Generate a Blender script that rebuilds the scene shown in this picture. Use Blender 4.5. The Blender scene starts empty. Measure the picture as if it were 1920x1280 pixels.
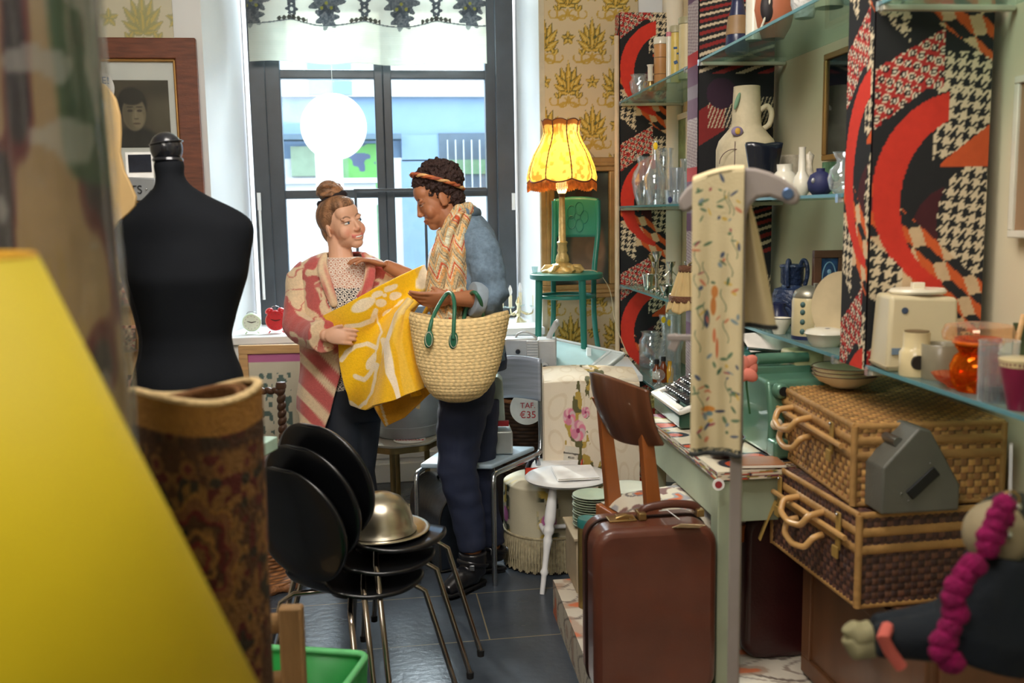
import bpy, bmesh, math, random
import numpy as np
from mathutils import Vector, Matrix, Euler, noise
random.seed(7)
SC = bpy.context.scene
COL = SC.collection
# ------------------------------------------------------------------ camera
FPX = 1820.0
YAW, PIT, ROL = math.radians(8.4), math.radians(7.55), 0.017
CAM = Vector((0, 0, 1.5))
fwd = Vector((math.sin(YAW)*math.cos(PIT), math.cos(YAW)*math.cos(PIT), -math.sin(PIT)))
r0 = Vector((math.cos(YAW), -math.sin(YAW), 0))
u0 = r0.cross(fwd)
up = u0*math.cos(ROL) + r0*math.sin(ROL)
rt = r0*math.cos(ROL) - u0*math.sin(ROL)
cd = bpy.data.cameras.new('camera')
cam = bpy.data.objects.new('camera', cd)
COL.objects.link(cam)
cam.matrix_world = Matrix(((rt.x, up.x, -fwd.x, CAM.x), (rt.y, up.y, -fwd.y, CAM.y), (rt.z, up.z, -fwd.z, CAM.z), (0, 0, 0, 1)))
cd.sensor_width = 36; cd.lens = FPX/1920*36
cd.clip_start = .05; cd.clip_end = 100
cd.dof.use_dof = True; cd.dof.focus_distance = 4.05; cd.dof.aperture_fstop = 3.2
SC.camera = cam
# ------------------------------------------------------------------ light and exposure
vs = SC.view_settings
vs.view_transform = 'Standard'; vs.look = 'None'; vs.gamma = 1; vs.use_curve_mapping = False
vs.exposure = 0.1
W = bpy.data.worlds.new('sky'); SC.world = W; W.use_nodes = True
bg = W.node_tree.nodes['Background']; bg.inputs[0].default_value = (.80, .91, 1, 1); bg.inputs[1].default_value = 8.0
def lamp(name, kind, loc, target, power, color, size=1, size_y=None):
    l = bpy.data.lights.new(name, kind); o = bpy.data.objects.new(name, l); COL.objects.link(o)
    o.location = loc; l.energy = power; l.color = color
    o.rotation_euler = (Vector(target)-Vector(loc)).to_track_quat('-Z', 'Y').to_euler()
    if kind == 'AREA':
        l.shape = 'RECTANGLE'; l.size = size; l.size_y = size_y or size
    if kind == 'SUN': l.angle = size
    return o
lamp('sun', 'SUN', (1.02-.85*3, 3.0+2.9*3, .8+1.42*3), (1.02, 3.0, .8), 7.0, (1, .94, .84), math.radians(3))
lamp('daylight_boost', 'AREA', (.3, 8.2, 4.6), (.3, 4.6, .7), 1350, (.86, .94, 1), 4.5, 2.6)  # added area lamp outside, above the view, strengthening daylight through the window
po = lamp('window_daylight', 'AREA', (.15, 6.05, 1.95), (.15, 0, 1.95), 10, (1, 1, 1), 1.75, 2.4); po.data.cycles.is_portal = True
lamp('fill_light_back', 'AREA', (-1.1, -.6, 3.2), (.1, 3.2, 1.0), 66, (1, .92, .82), 1.6, 1.2)  # added warm fill behind the camera, stands for no visible fitting
lamp('fill_light_front', 'AREA', (.1, 1.9, 3.25), (.45, 3.8, .9), 80, (1, .94, .88), 1.2, 1.2)  # added overhead fill, unseen, brightens the people from the room side
# ------------------------------------------------------------------ pixels (1920 x 1280) to places
def RAY(px, py): return fwd + rt*((px-960)/FPX) - up*((py-640)/FPX)
def P(px, py, d): return CAM + RAY(px, py)*d
def G(px, py, z):
    r = RAY(px, py); return CAM + r*((z-CAM.z)/r.z)
def AY(px, py, Y):
    r = RAY(px, py); return CAM + r*((Y-CAM.y)/r.y)
def DEP(v): return (Vector(v)-CAM).dot(fwd)
def K(v): return DEP(v)/FPX              # metres in one pixel at a place
# ------------------------------------------------------------------ materials
def lin(c):
    c = np.asarray(c, float)
    if c.max() > 1.001: c = c/255.
    return np.where(c <= .04045, c/12.92, ((c+.055)/1.055)**2.4)
def rgb(c): return tuple(float(x) for x in lin(c)[:3])+(1,)
MATS = {}
def mat(name, color=None, rough=.6, metal=0, var=.12, scale=12, bump=0, bscale=60, trans=0, ior=1.45, coat=0, attr=False, emit=None, es=0, tl=0, sheen=0, streak=None, spec=.5):
    if name in MATS: return MATS[name]
    m = bpy.data.materials.new(name); MATS[name] = m; m.use_nodes = True
    nt = m.node_tree; N = nt.nodes; L = nt.links; b = N['Principled BSDF']
    b.inputs['Roughness'].default_value = rough; b.inputs['Metallic'].default_value = metal
    b.inputs['IOR'].default_value = ior; b.inputs['Transmission Weight'].default_value = trans
    b.inputs['Coat Weight'].default_value = coat; b.inputs['Specular IOR Level'].default_value = spec
    if sheen: b.inputs['Sheen Weight'].default_value = sheen
    tc = N.new('ShaderNodeTexCoord')
    mp = N.new('ShaderNodeMapping'); L.new(tc.outputs['Object'], mp.inputs[0])
    if streak: mp.inputs['Scale'].default_value = streak
    if attr:
        a = N.new('ShaderNodeAttribute'); a.attribute_name = 'Col'; src = a.outputs['Color']
    else:
        r = N.new('ShaderNodeRGB'); r.outputs[0].default_value = rgb(color); src = r.outputs[0]
    if var:
        n = N.new('ShaderNodeTexNoise'); n.inputs['Scale'].default_value = scale; n.inputs['Detail'].default_value = 4
        L.new(mp.outputs[0], n.inputs['Vector'])
        mr = N.new('ShaderNodeMapRange'); mr.inputs[3].default_value = 1-var*1.6; mr.inputs[4].default_value = 1+var*1.6
        mr.inputs[1].default_value = .2; mr.inputs[2].default_value = .8
        L.new(n.outputs['Fac'], mr.inputs[0])
        vm = N.new('ShaderNodeVectorMath'); vm.operation = 'SCALE'
        L.new(src, vm.inputs[0]); L.new(mr.outputs[0], vm.inputs['Scale']); src = vm.outputs[0]
    L.new(src, b.inputs['Base Color'])
    if bump:
        n2 = N.new('ShaderNodeTexNoise'); n2.inputs['Scale'].default_value = bscale; n2.inputs['Detail'].default_value = 3
        L.new(mp.outputs[0], n2.inputs['Vector'])
        bp = N.new('ShaderNodeBump'); bp.inputs['Strength'].default_value = bump; bp.inputs['Distance'].default_value = .01
        L.new(n2.outputs['Fac'], bp.inputs['Height']); L.new(bp.outputs[0], b.inputs['Normal'])
    if emit is not None:
        b.inputs['Emission Color'].default_value = rgb(emit); b.inputs['Emission Strength'].default_value = es
    if tl:
        t = N.new('ShaderNodeBsdfTranslucent'); L.new(src, t.inputs[0]); mx = N.new('ShaderNodeMixShader'); mx.inputs[0].default_value = tl
        L.new(b.outputs[0], mx.inputs[1]); L.new(t.outputs[0], mx.inputs[2]); L.new(mx.outputs[0], N['Material Output'].inputs[0])
    return m
def glassmat(name, tint=(235, 245, 245), clear=.75, rough=.03):
    """thin glass: mostly see-through with a glossy skin and a trace of haze"""
    if name in MATS: return MATS[name]
    m = bpy.data.materials.new(name); MATS[name] = m; m.use_nodes = True
    nt = m.node_tree; N = nt.nodes; L = nt.links; N.remove(N['Principled BSDF'])
    g = N.new('ShaderNodeBsdfGlossy'); g.inputs['Color'].default_value = rgb(tint); g.inputs['Roughness'].default_value = max(rough, .03)
    d = N.new('ShaderNodeBsdfDiffuse'); d.inputs[0].default_value = rgb(tint)
    t = N.new('ShaderNodeBsdfTransparent'); t.inputs[0].default_value = rgb(tint)
    sk = N.new('ShaderNodeMixShader'); sk.inputs[0].default_value = .35; L.new(g.outputs[0], sk.inputs[1]); L.new(d.outputs[0], sk.inputs[2])
    nz = N.new('ShaderNodeTexNoise'); nz.inputs['Scale'].default_value = 14
    lw = N.new('ShaderNodeLayerWeight'); lw.inputs[0].default_value = .5
    pw_ = N.new('ShaderNodeMath'); pw_.operation = 'POWER'; pw_.inputs[1].default_value = 2.2; L.new(lw.outputs['Facing'], pw_.inputs[0])
    mr = N.new('ShaderNodeMapRange'); mr.inputs[3].default_value = (1-clear)*.42; mr.inputs[4].default_value = .42+(1-clear)*.5
    L.new(pw_.outputs[0], mr.inputs[0])
    ad = N.new('ShaderNodeMath'); ad.operation = 'MULTIPLY_ADD'; ad.inputs[1].default_value = .03; L.new(nz.outputs['Fac'], ad.inputs[0]); L.new(mr.outputs[0], ad.inputs[2])
    mx = N.new('ShaderNodeMixShader'); L.new(ad.outputs[0], mx.inputs[0]); L.new(t.outputs[0], mx.inputs[1]); L.new(sk.outputs[0], mx.inputs[2])
    L.new(mx.outputs[0], N['Material Output'].inputs[0])
    return m
# ------------------------------------------------------------------ mesh builder
def ensure(f, *a): return f(*a)
class MB:
    def __init__(s): s.v = []; s.f = []; s.c = []; s.has = False
    def add(s, vs_, fs, cols=None):
        o = len(s.v); s.v += [tuple(v) for v in vs_]; s.f += [tuple(i+o for i in f) for f in fs]
        if cols is not None: s.has = True; s.c += [tuple(c) for c in cols]
        else: s.c += [(1, 1, 1)]*len(vs_)
        return s
    def box(s, c, d, rz=0, M=None, col=None):
        x, y, z = d[0]/2, d[1]/2, d[2]/2
        vs_ = [Vector((sx*x, sy*y, sz*z)) for sz in (-1, 1) for sy in (-1, 1) for sx in (-1, 1)]
        R = (M if M is not None else Matrix.Rotation(rz, 4, 'Z'))
        vs_ = [R @ v + Vector(c) for v in vs_]
        return s.add(vs_, [(0, 2, 3, 1), (4, 5, 7, 6), (0, 1, 5, 4), (2, 6, 7, 3), (0, 4, 6, 2), (1, 3, 7, 5)], [col]*8 if col else None)
    def lathe(s, prof, c=(0, 0, 0), n=28, M=None, wob=None, col=None, sx=1, sy=1):
        vs_ = []; fs = []; m = len(prof); C = Vector(c)
        for i, (r, z) in enumerate(prof):
            for k in range(n):
                a = 2*math.pi*k/n; q = r*(wob(a, i/(m-1)) if wob else 1)
                v = Vector((q*math.cos(a)*sx, q*math.sin(a)*sy, z))
                vs_.append((M @ v if M is not None else v)+C)
        for i in range(m-1):
            for k in range(n):
                k2 = (k+1) % n; fs.append((i*n+k, i*n+k2, (i+1)*n+k2, (i+1)*n+k))
        if prof[0][0] > 1e-6: fs.append(tuple(range(n-1, -1, -1)))
        if prof[-1][0] > 1e-6: fs.append(tuple((m-1)*n+k for k in range(n)))
        return s.add(vs_, fs, [col]*len(vs_) if col else None)
    def tube(s, pts, r, n=10, flat=1, upv=None, cap=True, close=False, colf=None):
        pts = [Vector(p) for p in pts]; m = len(pts)
        rs = r if isinstance(r, (list, tuple)) else [r]*m
        fl = flat if isinstance(flat, (list, tuple)) else [flat]*m
        T = []
        for i in range(m):
            a = pts[(i-1) % m] if (close or i > 0) else pts[0]; b = pts[(i+1) % m] if (close or i < m-1) else pts[-1]
            t = b-a; T.append(t.normalized() if t.length > 1e-9 else Vector((0, 0, 1)))
        x = Vector(upv) if upv is not None else (Vector((0, 0, 1)) if abs(T[0].z) < .9 else Vector((1, 0, 0)))
        vs_ = []; cs = []
        for i in range(m):
            x = x - T[i]*x.dot(T[i])
            if x.length < 1e-6: x = T[i].orthogonal()
            x.normalize(); y = T[i].cross(x)
            for k in range(n):
                a = 2*math.pi*k/n
                vs_.append(pts[i] + (x*math.cos(a) + y*math.sin(a)*fl[i])*rs[i])
                if colf: cs.append(colf(i/(m-1), k/n))
            if upv is not None: x = Vector(upv)
        fs = []
        for i in range(m if close else m-1):
            for k in range(n):
                k2 = (k+1) % n; j = (i+1) % m; fs.append((i*n+k, i*n+k2, j*n+k2, j*n+k))
        if cap and not close:
            fs.append(tuple(range(n-1, -1, -1))); fs.append(tuple((m-1)*n+k for k in range(n)))
        return s.add(vs_, fs, cs if colf else None)
    def prism(s, poly, h, M=None, col=None):
        """polygon in local xy raised by h along z"""
        n = len(poly); R = M if M is not None else Matrix()
        vs_ = [R @ Vector((x, y, 0)) for x, y in poly] + [R @ Vector((x, y, h)) for x, y in poly]
        fs = [tuple(range(n-1, -1, -1)), tuple(range(n, 2*n))] + [(i, (i+1) % n, (i+1) % n+n, i+n) for i in range(n)]
        return s.add(vs_, fs, [col]*(2*n) if col else None)
    def ell(s, c, r, M=None, nu=20, nv=14, col=None):
        vs_ = []; fs = []; C = Vector(c); R = M if M is not None else Matrix()
        for i in range(nv+1):
            t = math.pi*i/nv
            for k in range(nu):
                a = 2*math.pi*k/nu
                vs_.append(R @ Vector((r[0]*math.sin(t)*math.cos(a), r[1]*math.sin(t)*math.sin(a), -r[2]*math.cos(t)))+C)
        for i in range(nv):
            for k in range(nu):
                k2 = (k+1) % nu; fs.append((i*nu+k, i*nu+k2, (i+1)*nu+k2, (i+1)*nu+k))
        return s.add(vs_, fs, [col]*len(vs_) if col else None)
    def grid(s, fn, nu, nv, colf=None):
        vs_ = [fn(i/nu, j/nv) for j in range(nv+1) for i in range(nu+1)]
        fs = [(j*(nu+1)+i, j*(nu+1)+i+1, (j+1)*(nu+1)+i+1, (j+1)*(nu+1)+i) for j in range(nv) for i in range(nu)]
        cs = None
        if colf is not None:
            U, V = np.meshgrid(np.linspace(0, 1, nu+1), np.linspace(0, 1, nv+1)); cs = colf(U, V).reshape(-1, 3)
        return s.add(vs_, fs, cs)
    def build(s, name, m, parent=None, bevel=0, solid=0, sub=0, smooth=45, remesh=0, rsm=0, colf=None, offset=-1, disp=None, loc=None):
        me = bpy.data.meshes.new(name); me.from_pydata(s.v, [], s.f); me.validate(clean_customdata=False); me.update()
        if remesh:
            b_ = bmesh.new(); b_.from_mesh(me); bmesh.ops.remove_doubles(b_, verts=b_.verts, dist=1e-6)
            bmesh.ops.recalc_face_normals(b_, faces=b_.faces); b_.to_mesh(me); b_.free()
        o = bpy.data.objects.new(name, me); COL.objects.link(o)
        if s.has and not remesh and len(me.vertices) == len(s.c):
            at = me.color_attributes.new('Col', 'FLOAT_COLOR', 'POINT')
            cc = np.ones((len(s.c), 4)); cc[:, :3] = lin(np.array(s.c, float)*255.01/255 if np.max(s.c) > 1.001 else np.array(s.c, float)); at.data.foreach_set('color', cc.ravel().astype(np.float32))
        if remesh:
            o.location = (0, 0, 0)
            q = o.modifiers.new('r', 'REMESH'); q.mode = 'VOXEL'; q.voxel_size = remesh; q.use_smooth_shade = True
            if rsm: w = o.modifiers.new('s', 'SMOOTH'); w.iterations = rsm; w.factor = .6
            dg = bpy.context.evaluated_depsgraph_get(); me2 = bpy.data.meshes.new_from_object(o.evaluated_get(dg))
            o.modifiers.clear(); o.data = me2; me2.name = name; me = me2
        if disp:
            nr_ = np.empty(len(me.vertices)*3, np.float32); me.vertices.foreach_get('normal', nr_); co_ = np.empty(len(me.vertices)*3, np.float32); me.vertices.foreach_get('co', co_)
            nr_ = nr_.reshape(-1, 3); co_ = co_.reshape(-1, 3)
            co_ = np.array([tuple(disp(Vector(p), Vector(q))) for p, q in zip(co_.tolist(), nr_.tolist())], np.float32); me.vertices.foreach_set('co', co_.ravel())
            me.update()
        if colf is not None:
            co = np.empty(len(me.vertices)*3); me.vertices.foreach_get('co', co); co = co.reshape(-1, 3)
            at = me.color_attributes.new('Col', 'FLOAT_COLOR', 'POINT'); cc = np.ones((len(co), 4)); cc[:, :3] = lin(colf(co)); at.data.foreach_set('color', cc.ravel().astype(np.float32))
        me.materials.append(m)
        if smooth:
            me.shade_smooth(); me.set_sharp_from_angle(angle=math.radians(smooth)) if smooth < 180 else None
        if bevel:
            q = o.modifiers.new('bevel', 'BEVEL'); q.width = bevel; q.segments = 3; q.limit_method = 'ANGLE'; q.angle_limit = math.radians(40); q.harden_normals = False
        if solid:
            q = o.modifiers.new('solid', 'SOLIDIFY'); q.thickness = solid; q.offset = offset
        if sub:
            q = o.modifiers.new('sub', 'SUBSURF'); q.levels = sub; q.render_levels = sub
        if parent is not None:
            o.parent = parent
            if loc is None and parent.get('_w'): o.matrix_parent_inverse = parent.matrix_world.inverted()
        if loc is not None: o.location = loc
        return o
def tag(o, label=None, cat=None, group=None, kind=None):
    if label: o['label'] = label
    if cat: o['category'] = cat
    if group: o['group'] = group
    if kind: o['kind'] = kind
    return o
def T(name, label, cat, loc=(0, 0, 0), rz=0, group=None, scale=1, rot=None):
    """the Empty at a thing's base; parts are given in its local space"""
    o = bpy.data.objects.new(name, None); COL.objects.link(o); o.location = loc
    o.rotation_euler = rot if rot is not None else (0, 0, rz); o.scale = (scale,)*3
    o.empty_display_size = .05
    return tag(o, label, cat, group)
def Tw(name, label, cat, loc, group=None):
    """the Empty at a thing's base; parts are given in world space"""
    o = T(name, label, cat, loc, 0, group)
    return o
class WB(MB):
    """builder whose coordinates are in the world while its parent stands elsewhere"""
    def build(s, name, m, parent=None, **k):
        if parent is not None:
            L = Vector(parent.location); q = parent.parent
            while q is not None: L = L+q.location; q = q.parent
            s.v = [(v[0]-L.x, v[1]-L.y, v[2]-L.z) for v in s.v]
        if k.get('colf') is not None and parent is not None:
            f = k['colf']; Lw = np.array(L); k['colf'] = lambda co: f(co+Lw)
        return MB.build(s, name, m, parent, **k)
def tree_copy(o, parent=None):
    c = o.copy(); COL.objects.link(c); c.parent = parent
    for ch in [x for x in bpy.data.objects if x.parent == o]: tree_copy(ch, c)
    return c
def struct(o): o['kind'] = 'structure'; return o
def textmesh(txt, size, M, name, m, parent=None, ext=.0006, align='CENTER'):
    cu = bpy.data.curves.new(name, 'FONT'); cu.body = txt; cu.size = size; cu.extrude = ext; cu.align_x = align; cu.align_y = 'CENTER'
    t = bpy.data.objects.new(name, cu); COL.objects.link(t)
    dg = bpy.context.evaluated_depsgraph_get(); me = bpy.data.meshes.new_from_object(t.evaluated_get(dg)); bpy.data.objects.remove(t)
    me.transform(M); me.materials.clear(); me.materials.append(m); me.name = name
    o = bpy.data.objects.new(name, me); COL.objects.link(o)
    if parent is not None: o.parent = parent
    return o
def face_cam(n=None, side=None):
    """rotation whose local x runs right, z up, -y to the viewer for an upright thing turned by angle n"""
    return Matrix.Rotation(n or 0, 4, 'Z')
def sm(a, b, x): t = np.clip((x-a)/(b-a), 0, 1); return t*t*(3-2*t)
def mixc(base, mask, c):
    m = np.asarray(mask, float)[..., None]; return base*(1-m) + np.asarray(c, float)/255.*m
def full(U, c): return np.ones(U.shape+(3,))*np.asarray(c, float)/255.
def vn(x, y, s=1.0, seed=0):
    """smooth value noise on arrays"""
    x = np.asarray(x)*s; y = np.asarray(y)*s
    xi = np.floor(x).astype(int); yi = np.floor(y).astype(int); fx = x-xi; fy = y-yi
    fx = fx*fx*(3-2*fx); fy = fy*fy*(3-2*fy)
    def h(a, b): return np.modf(np.abs(np.sin(a*127.1+b*311.7+seed*74.7)*43758.5453))[0]
    return (h(xi, yi)*(1-fx)+h(xi+1, yi)*fx)*(1-fy)+(h(xi, yi+1)*(1-fx)+h(xi+1, yi+1)*fx)*fy
# ------------------------------------------------------------------ pattern functions
def houndstooth(x, y, c=12.):
    i = np.floor(x/c*8).astype(int); j = np.floor(y/c*8).astype(int)
    w = ((i+j) % 4) < 2
    return np.where(w, (i % 8) < 4, (j % 8) < 4)
def cubes(x, y, R=26.):
    """tumbling blocks: 0 dark, 1 orange, 2 beige"""
    w = math.sqrt(3)*R; best = np.full(np.shape(x), 1e9); bx = np.zeros(np.shape(x)); by = np.zeros(np.shape(x))
    j0 = np.floor(y/(1.5*R))
    for dj in (0, 1):
        j = j0+dj; off = np.where(j % 2 == 0, 0, .5); i = np.round(x/w-off); cx = (i+off)*w; cy = j*1.5*R
        d = np.hypot(x-cx, y-cy); m = d < best; best = np.where(m, d, best); bx = np.where(m, x-cx, bx); by = np.where(m, y-cy, by)
    a = np.degrees(np.arctan2(by, bx)) % 360
    return np.where((a > 210) & (a < 330), 0, np.where((a >= 90) & (a <= 210), 1, 2))
def fabric_print(x, y):
    """bold printed cloth; x 0..203 across, y down, repeats every 465"""
    y = y % 465
    c = full(x, (30, 31, 33))
    c = mixc(c, np.hypot(x-150, (y-235)) < 78, (66, 24, 30))
    ht = houndstooth(x*.95+y*.12, y-.12*x, 21.)
    HT = np.where(ht[..., None], np.array((214, 197, 165))/255., np.array((28, 30, 32))/255.)
    reg = (x > 105) & (y < 120-.45*(x-105)+.0*x) & (y > -10) | ((y > 405) & (x > 60+ (465-y)*.9))
    c = np.where(reg[..., None], HT, c)
    reg = (np.hypot((x-178)/1.0, (y-218)/1.5) < 62)
    c = np.where(reg[..., None], HT, c)
    # medallions
    mx_, my_ = (x+.45*y) % 17-8.5, (y-.28*x) % 19-9.5
    rr = np.hypot(mx_, my_)
    MD = full(x, (168, 42, 38)); MD = mixc(MD, (rr < 7.4), (226, 208, 180)); MD = mixc(MD, rr < 5.8, (36, 24, 26)); MD = mixc(MD, rr < 2.2, (232, 222, 200))
    reg = ((y < 66-.75*x) | (y > 432-.55*x)) & (x < 118)
    c = np.where(reg[..., None], MD, c)
    c = mixc(c, (x > 118) & (y > 60) & (y < 128) & (y > 165-.75*(x-60)) , (198, 84, 40))
    # crescent
    d1 = np.hypot((x-160)/1.0, (y-170)/1.05); d2 = np.hypot((x-178), (y-185)/1.12)
    c = mixc(c, (d1 < 160) & (d2 > 128) & (x < 130-.0*y) & (y < 345), (202, 52, 36))
    # blocks
    cb = cubes(x*.93-y*.36, (y*.93+x*.36)*1.0-.75*x, 25.)
    CB = np.where((cb == 0)[..., None], np.array((33, 34, 36))/255., np.where((cb == 1)[..., None], np.array((204, 92, 42))/255., np.array((205, 176, 138))/255.))
    t = y-(150+.95*x*.9)
    reg = (t > 0) & (t < 95+.25*(203-x)) & ~((d1 < 160) & (d2 > 128) & (x < 130) & (y < 345))
    c = np.where(reg[..., None], CB, c)
    reg = (t > 95) & (t < 190) & (x < 60) 
    c = np.where(reg[..., None], HT, c)
    return c
def stripe_print(x, y):
    c = full(x, (26, 25, 27)); y = y % 470
    t = (y+.27*x+14*np.sin(y/60.)) % 33
    c = np.where((((t < 9))[..., None]) & (y < 190)[..., None], np.array((128, 34, 32))/255., c)
    c = np.where((((t > 17) & (t < 24))[..., None]) & (y < 190)[..., None], np.array((190, 172, 145))/255., c)
    d = np.abs((y-330)+.6*x)
    c = mixc(c, (d < 46) & (x < 70), (118, 32, 30))
    c = mixc(c, ((x*.9+y*.35) % 9 < 3.5) & (y > 250) & (y < 330) & (x > 25), (176, 158, 130))
    c = mixc(c, np.hypot(x-60, y-240) < 40, (46, 24, 40))
    return c
def strip_print(x, y):
    c = full(x, (96, 66, 90)); t = (x*1.6+y) % 13
    y2 = y % 300
    c = np.where(((t < 6.5) & (y2 < 130))[..., None], np.array((196, 184, 176))/255., c)
    c = mixc(c, (y2 > 130) & (y2 < 165), (170, 44, 48)); c = mixc(c, (y2 > 215) & (y2 < 250), (120, 108, 118))
    return c
def damask(x, y, w=90., h=155., ground=(205, 184, 146), gold=(186, 148, 46), dark=(104, 98, 50), soft=1., lite=(222, 196, 110)):
    """half-drop floral repeat, x and y in the same unit, y down"""
    c = full(x, ground)
    for ox, oy in ((0, 0), (w/2, h/2)):
        X = ((x-ox+w/2) % w - w/2)/w; Y = -((y-oy+h/2) % h - h/2)/w      # Y up, unit = repeat width
        A = np.abs(X)
        s = (np.abs(np.hypot(A-.13, (Y+.44))-.10) < .016) & (Y < -.34) | (np.abs(np.hypot(A-.30, (Y+.42))-.09) < .014) & (Y < -.36)
        c = mixc(c, s*.8*soft, gold)
        def petal(cx, cy, a, L, wd, cols=True):
            nonlocal c
            dx = A-cx; dy = Y-cy; u = dx*math.sin(a)+dy*math.cos(a); v = dx*math.cos(a)-dy*math.sin(a)
            t = np.clip(u/L, 0, 1); ww = wd*np.sin(np.pi*t**.75)+1e-4; rr = np.abs(v)/ww; ins = (u > 0) & (u < L)
            if cols: c = mixc(c, (ins & (rr < 1))*soft, dark); c = mixc(c, (ins & (rr < .72))*soft, gold); c = mixc(c, (ins & (rr < .3))*.8*soft, lite)
            else: c = mixc(c, (ins & (rr < 1))*.75*soft, gold)
        petal(0, -.26, .30, .56, .085); petal(0, -.26, 0, .66, .08); petal(0, -.26, .62, .50, .085); petal(0, -.28, 1.0, .38, .08); petal(0, -.28, 1.35, .24, .05)
        petal(0, -.24, .45, .28, .06); petal(0, -.24, 0, .34, .06)
        petal(0, -.30, math.pi, .20, .035, False); petal(.02, -.44, 1.9, .26, .035, False)
        petal(.22, -.36, -.5, .16, .05); petal(.22, -.36, .5, .14, .045)
        X = ((x-ox+w) % w - w/2)/w; A = np.abs(X); Y = Y+.04
        for a in (0, 1.25, 2.5): petal(0, 0, a, .16, .05)
        c = mixc(c, (np.hypot(A, Y) < .025)*soft, dark)
    return c
# ------------------------------------------------------------------ the room
WF = 5.30      # room face of the window wall
WG = 5.92      # window frame plane
CEIL = 3.35
m_plaster = mat('plaster_cream', (226, 218, 200), .85, var=.05, scale=3, bump=.05)
m_white = mat('paint_white', (232, 234, 234), .55, var=.03, scale=2)
m_frame = mat('window_paint_slate', (62, 68, 74), .38, var=.14, scale=6, bump=.06, bscale=30)
m_metal = mat('steel', (176, 178, 180), .25, 1, var=.05)
m_glass = glassmat('clear_glass')
# floor: slate tiles
def tile_mat():
    m = mat('slate_tiles', (66, 74, 84), .26, var=.2, scale=5, bump=.10, bscale=40)
    nt = m.node_tree; N = nt.nodes; L = nt.links; b = N['Principled BSDF']
    src = b.inputs['Base Color'].links[0].from_socket
    tc = N.new('ShaderNodeTexCoord'); mp = N.new('ShaderNodeMapping'); L.new(tc.outputs['Object'], mp.inputs[0])
    g = G(893, 1112, 0)
    mp.inputs['Location'].default_value = (-g.x+.9*3, -g.y+.43*10, 0)
    br = N.new('ShaderNodeTexBrick'); L.new(mp.outputs[0], br.inputs['Vector']); br.inputs['Scale'].default_value = 1
    br.offset = .5; br.offset_frequency = 2
    br.inputs['Brick Width'].default_value = .9; br.inputs['Row Height'].default_value = .43; br.inputs['Mortar Size'].default_value = .0028; br.inputs['Mortar Smooth'].default_value = .2
    br.inputs['Color1'].default_value = (1, 1, 1, 1); br.inputs['Color2'].default_value = (.82, .82, .82, 1)
    mx = N.new('ShaderNodeMix'); mx.data_type = 'RGBA'; L.new(br.outputs['Fac'], mx.inputs[0])
    mu = N.new('ShaderNodeVectorMath'); mu.operation = 'MULTIPLY'; L.new(src, mu.inputs[0]); L.new(br.outputs['Color'], mu.inputs[1])
    L.new(mu.outputs[0], mx.inputs[6]); mx.inputs[7].default_value = rgb((128, 118, 96)); L.new(mx.outputs[2], b.inputs['Base Color'])
    return m
mb = MB(); mb.box((0, 1.6, -.05), (7.4, 9.2, .1)); struct(mb.build('floor', tile_mat()))
mb = MB(); mb.box((0, 1.6, CEIL+.1), (7.4, 9.2, .2)); struct(mb.build('ceiling', m_plaster))
mb = MB(); mb.box((-3.1, 1.6, CEIL/2), (.2, 9.2, CEIL)); struct(mb.build('wall_left', m_plaster))
mb = MB(); mb.box((0, -2.9, CEIL/2), (7.4, .2, CEIL)); struct(mb.build('wall_back', m_plaster))
# right wall line
Cn = P(1632, 400, 2.40); An = P(1163, 400, 5.20)
ud = Vector((An.x-Cn.x, An.y-Cn.y, 0)); SL = ud.length; ud.normalize(); nd = Vector((ud.y, -ud.x, 0))
F0 = Vector((Cn.x, Cn.y, 0)); SA = math.atan2(ud.y, ud.x)     # shelf direction
RWALL = .34
def S(t, s, z): return F0 + ud*t + nd*s + Vector((0, 0, z))
def sbox(m_, t0, t1, s0, s1, z0, z1, col=None):
    c = S((t0+t1)/2, (s0+s1)/2, (z0+z1)/2); m_.box(c, (t1-t0, s1-s0, z1-z0), SA, col=col)
def SH(px, s, z, hz=392):
    """place on a shelf: s metres behind the front edge, at the photo column px"""
    r = RAY(px, hz); o = S(0, s, 0)
    # CAM + r k = o + ud t
    den = r.x*ud.y - r.y*ud.x
    k = ((o.x-CAM.x)*ud.y - (o.y-CAM.y)*ud.x)/den
    v = CAM + r*k; return Vector((v.x, v.y, z))
mb = MB(); sbox(mb, -4.6, 3.6, RWALL, RWALL+.2, 0, CEIL); struct(mb.build('wall_right', mat('paint_cream', (214, 200, 168), .8, var=.05, scale=3, bump=.04)))
# window wall: opening between pixel columns of the reveal
xl = AY(398, 400, WF).x; xr = AY(1017, 400, WF).x
gl = AY(474, 300, WG).x; gr = AY(962, 300, WG).x
sill_z = G(430, 634, .8).z
sz = AY(430, 632, WF-.02).z
ztop = 3.15
mb = MB()
mb.box(((-3.0+xl)/2, WF+.2, CEIL/2), (xl+3.0, .4, CEIL))
mb.box(((xr+3.4)/2, WF+.2, CEIL/2), (3.4-xr, .4, CEIL))
mb.box(((xl+xr)/2, WF+.2, (ztop+CEIL)/2), (xr-xl, .4, CEIL-ztop))
mb.box(((xl+xr)/2, WF+.36, (sz-.05)/2), (xr-xl, .3, sz-.05))
# splayed reveals, a closed wedge each side
for a, b, sgn in ((xl, gl, -1), (xr, gr, 1)):
    poly = [(a, WF+.001), (b, WG+.12), (a+sgn*.25, WG+.12), (a+sgn*.25, WF+.01)]
    if sgn > 0: poly = poly[::-1]
    mb.prism([(x, y) for x, y in poly], ztop-sz, Matrix.Translation((0, 0, sz)))
mb.box(((xl+xr)/2, WF+.55, ztop+.05), (xr-xl+.4, .5, .1))
struct(mb.build('wall_window', m_white))
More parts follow.
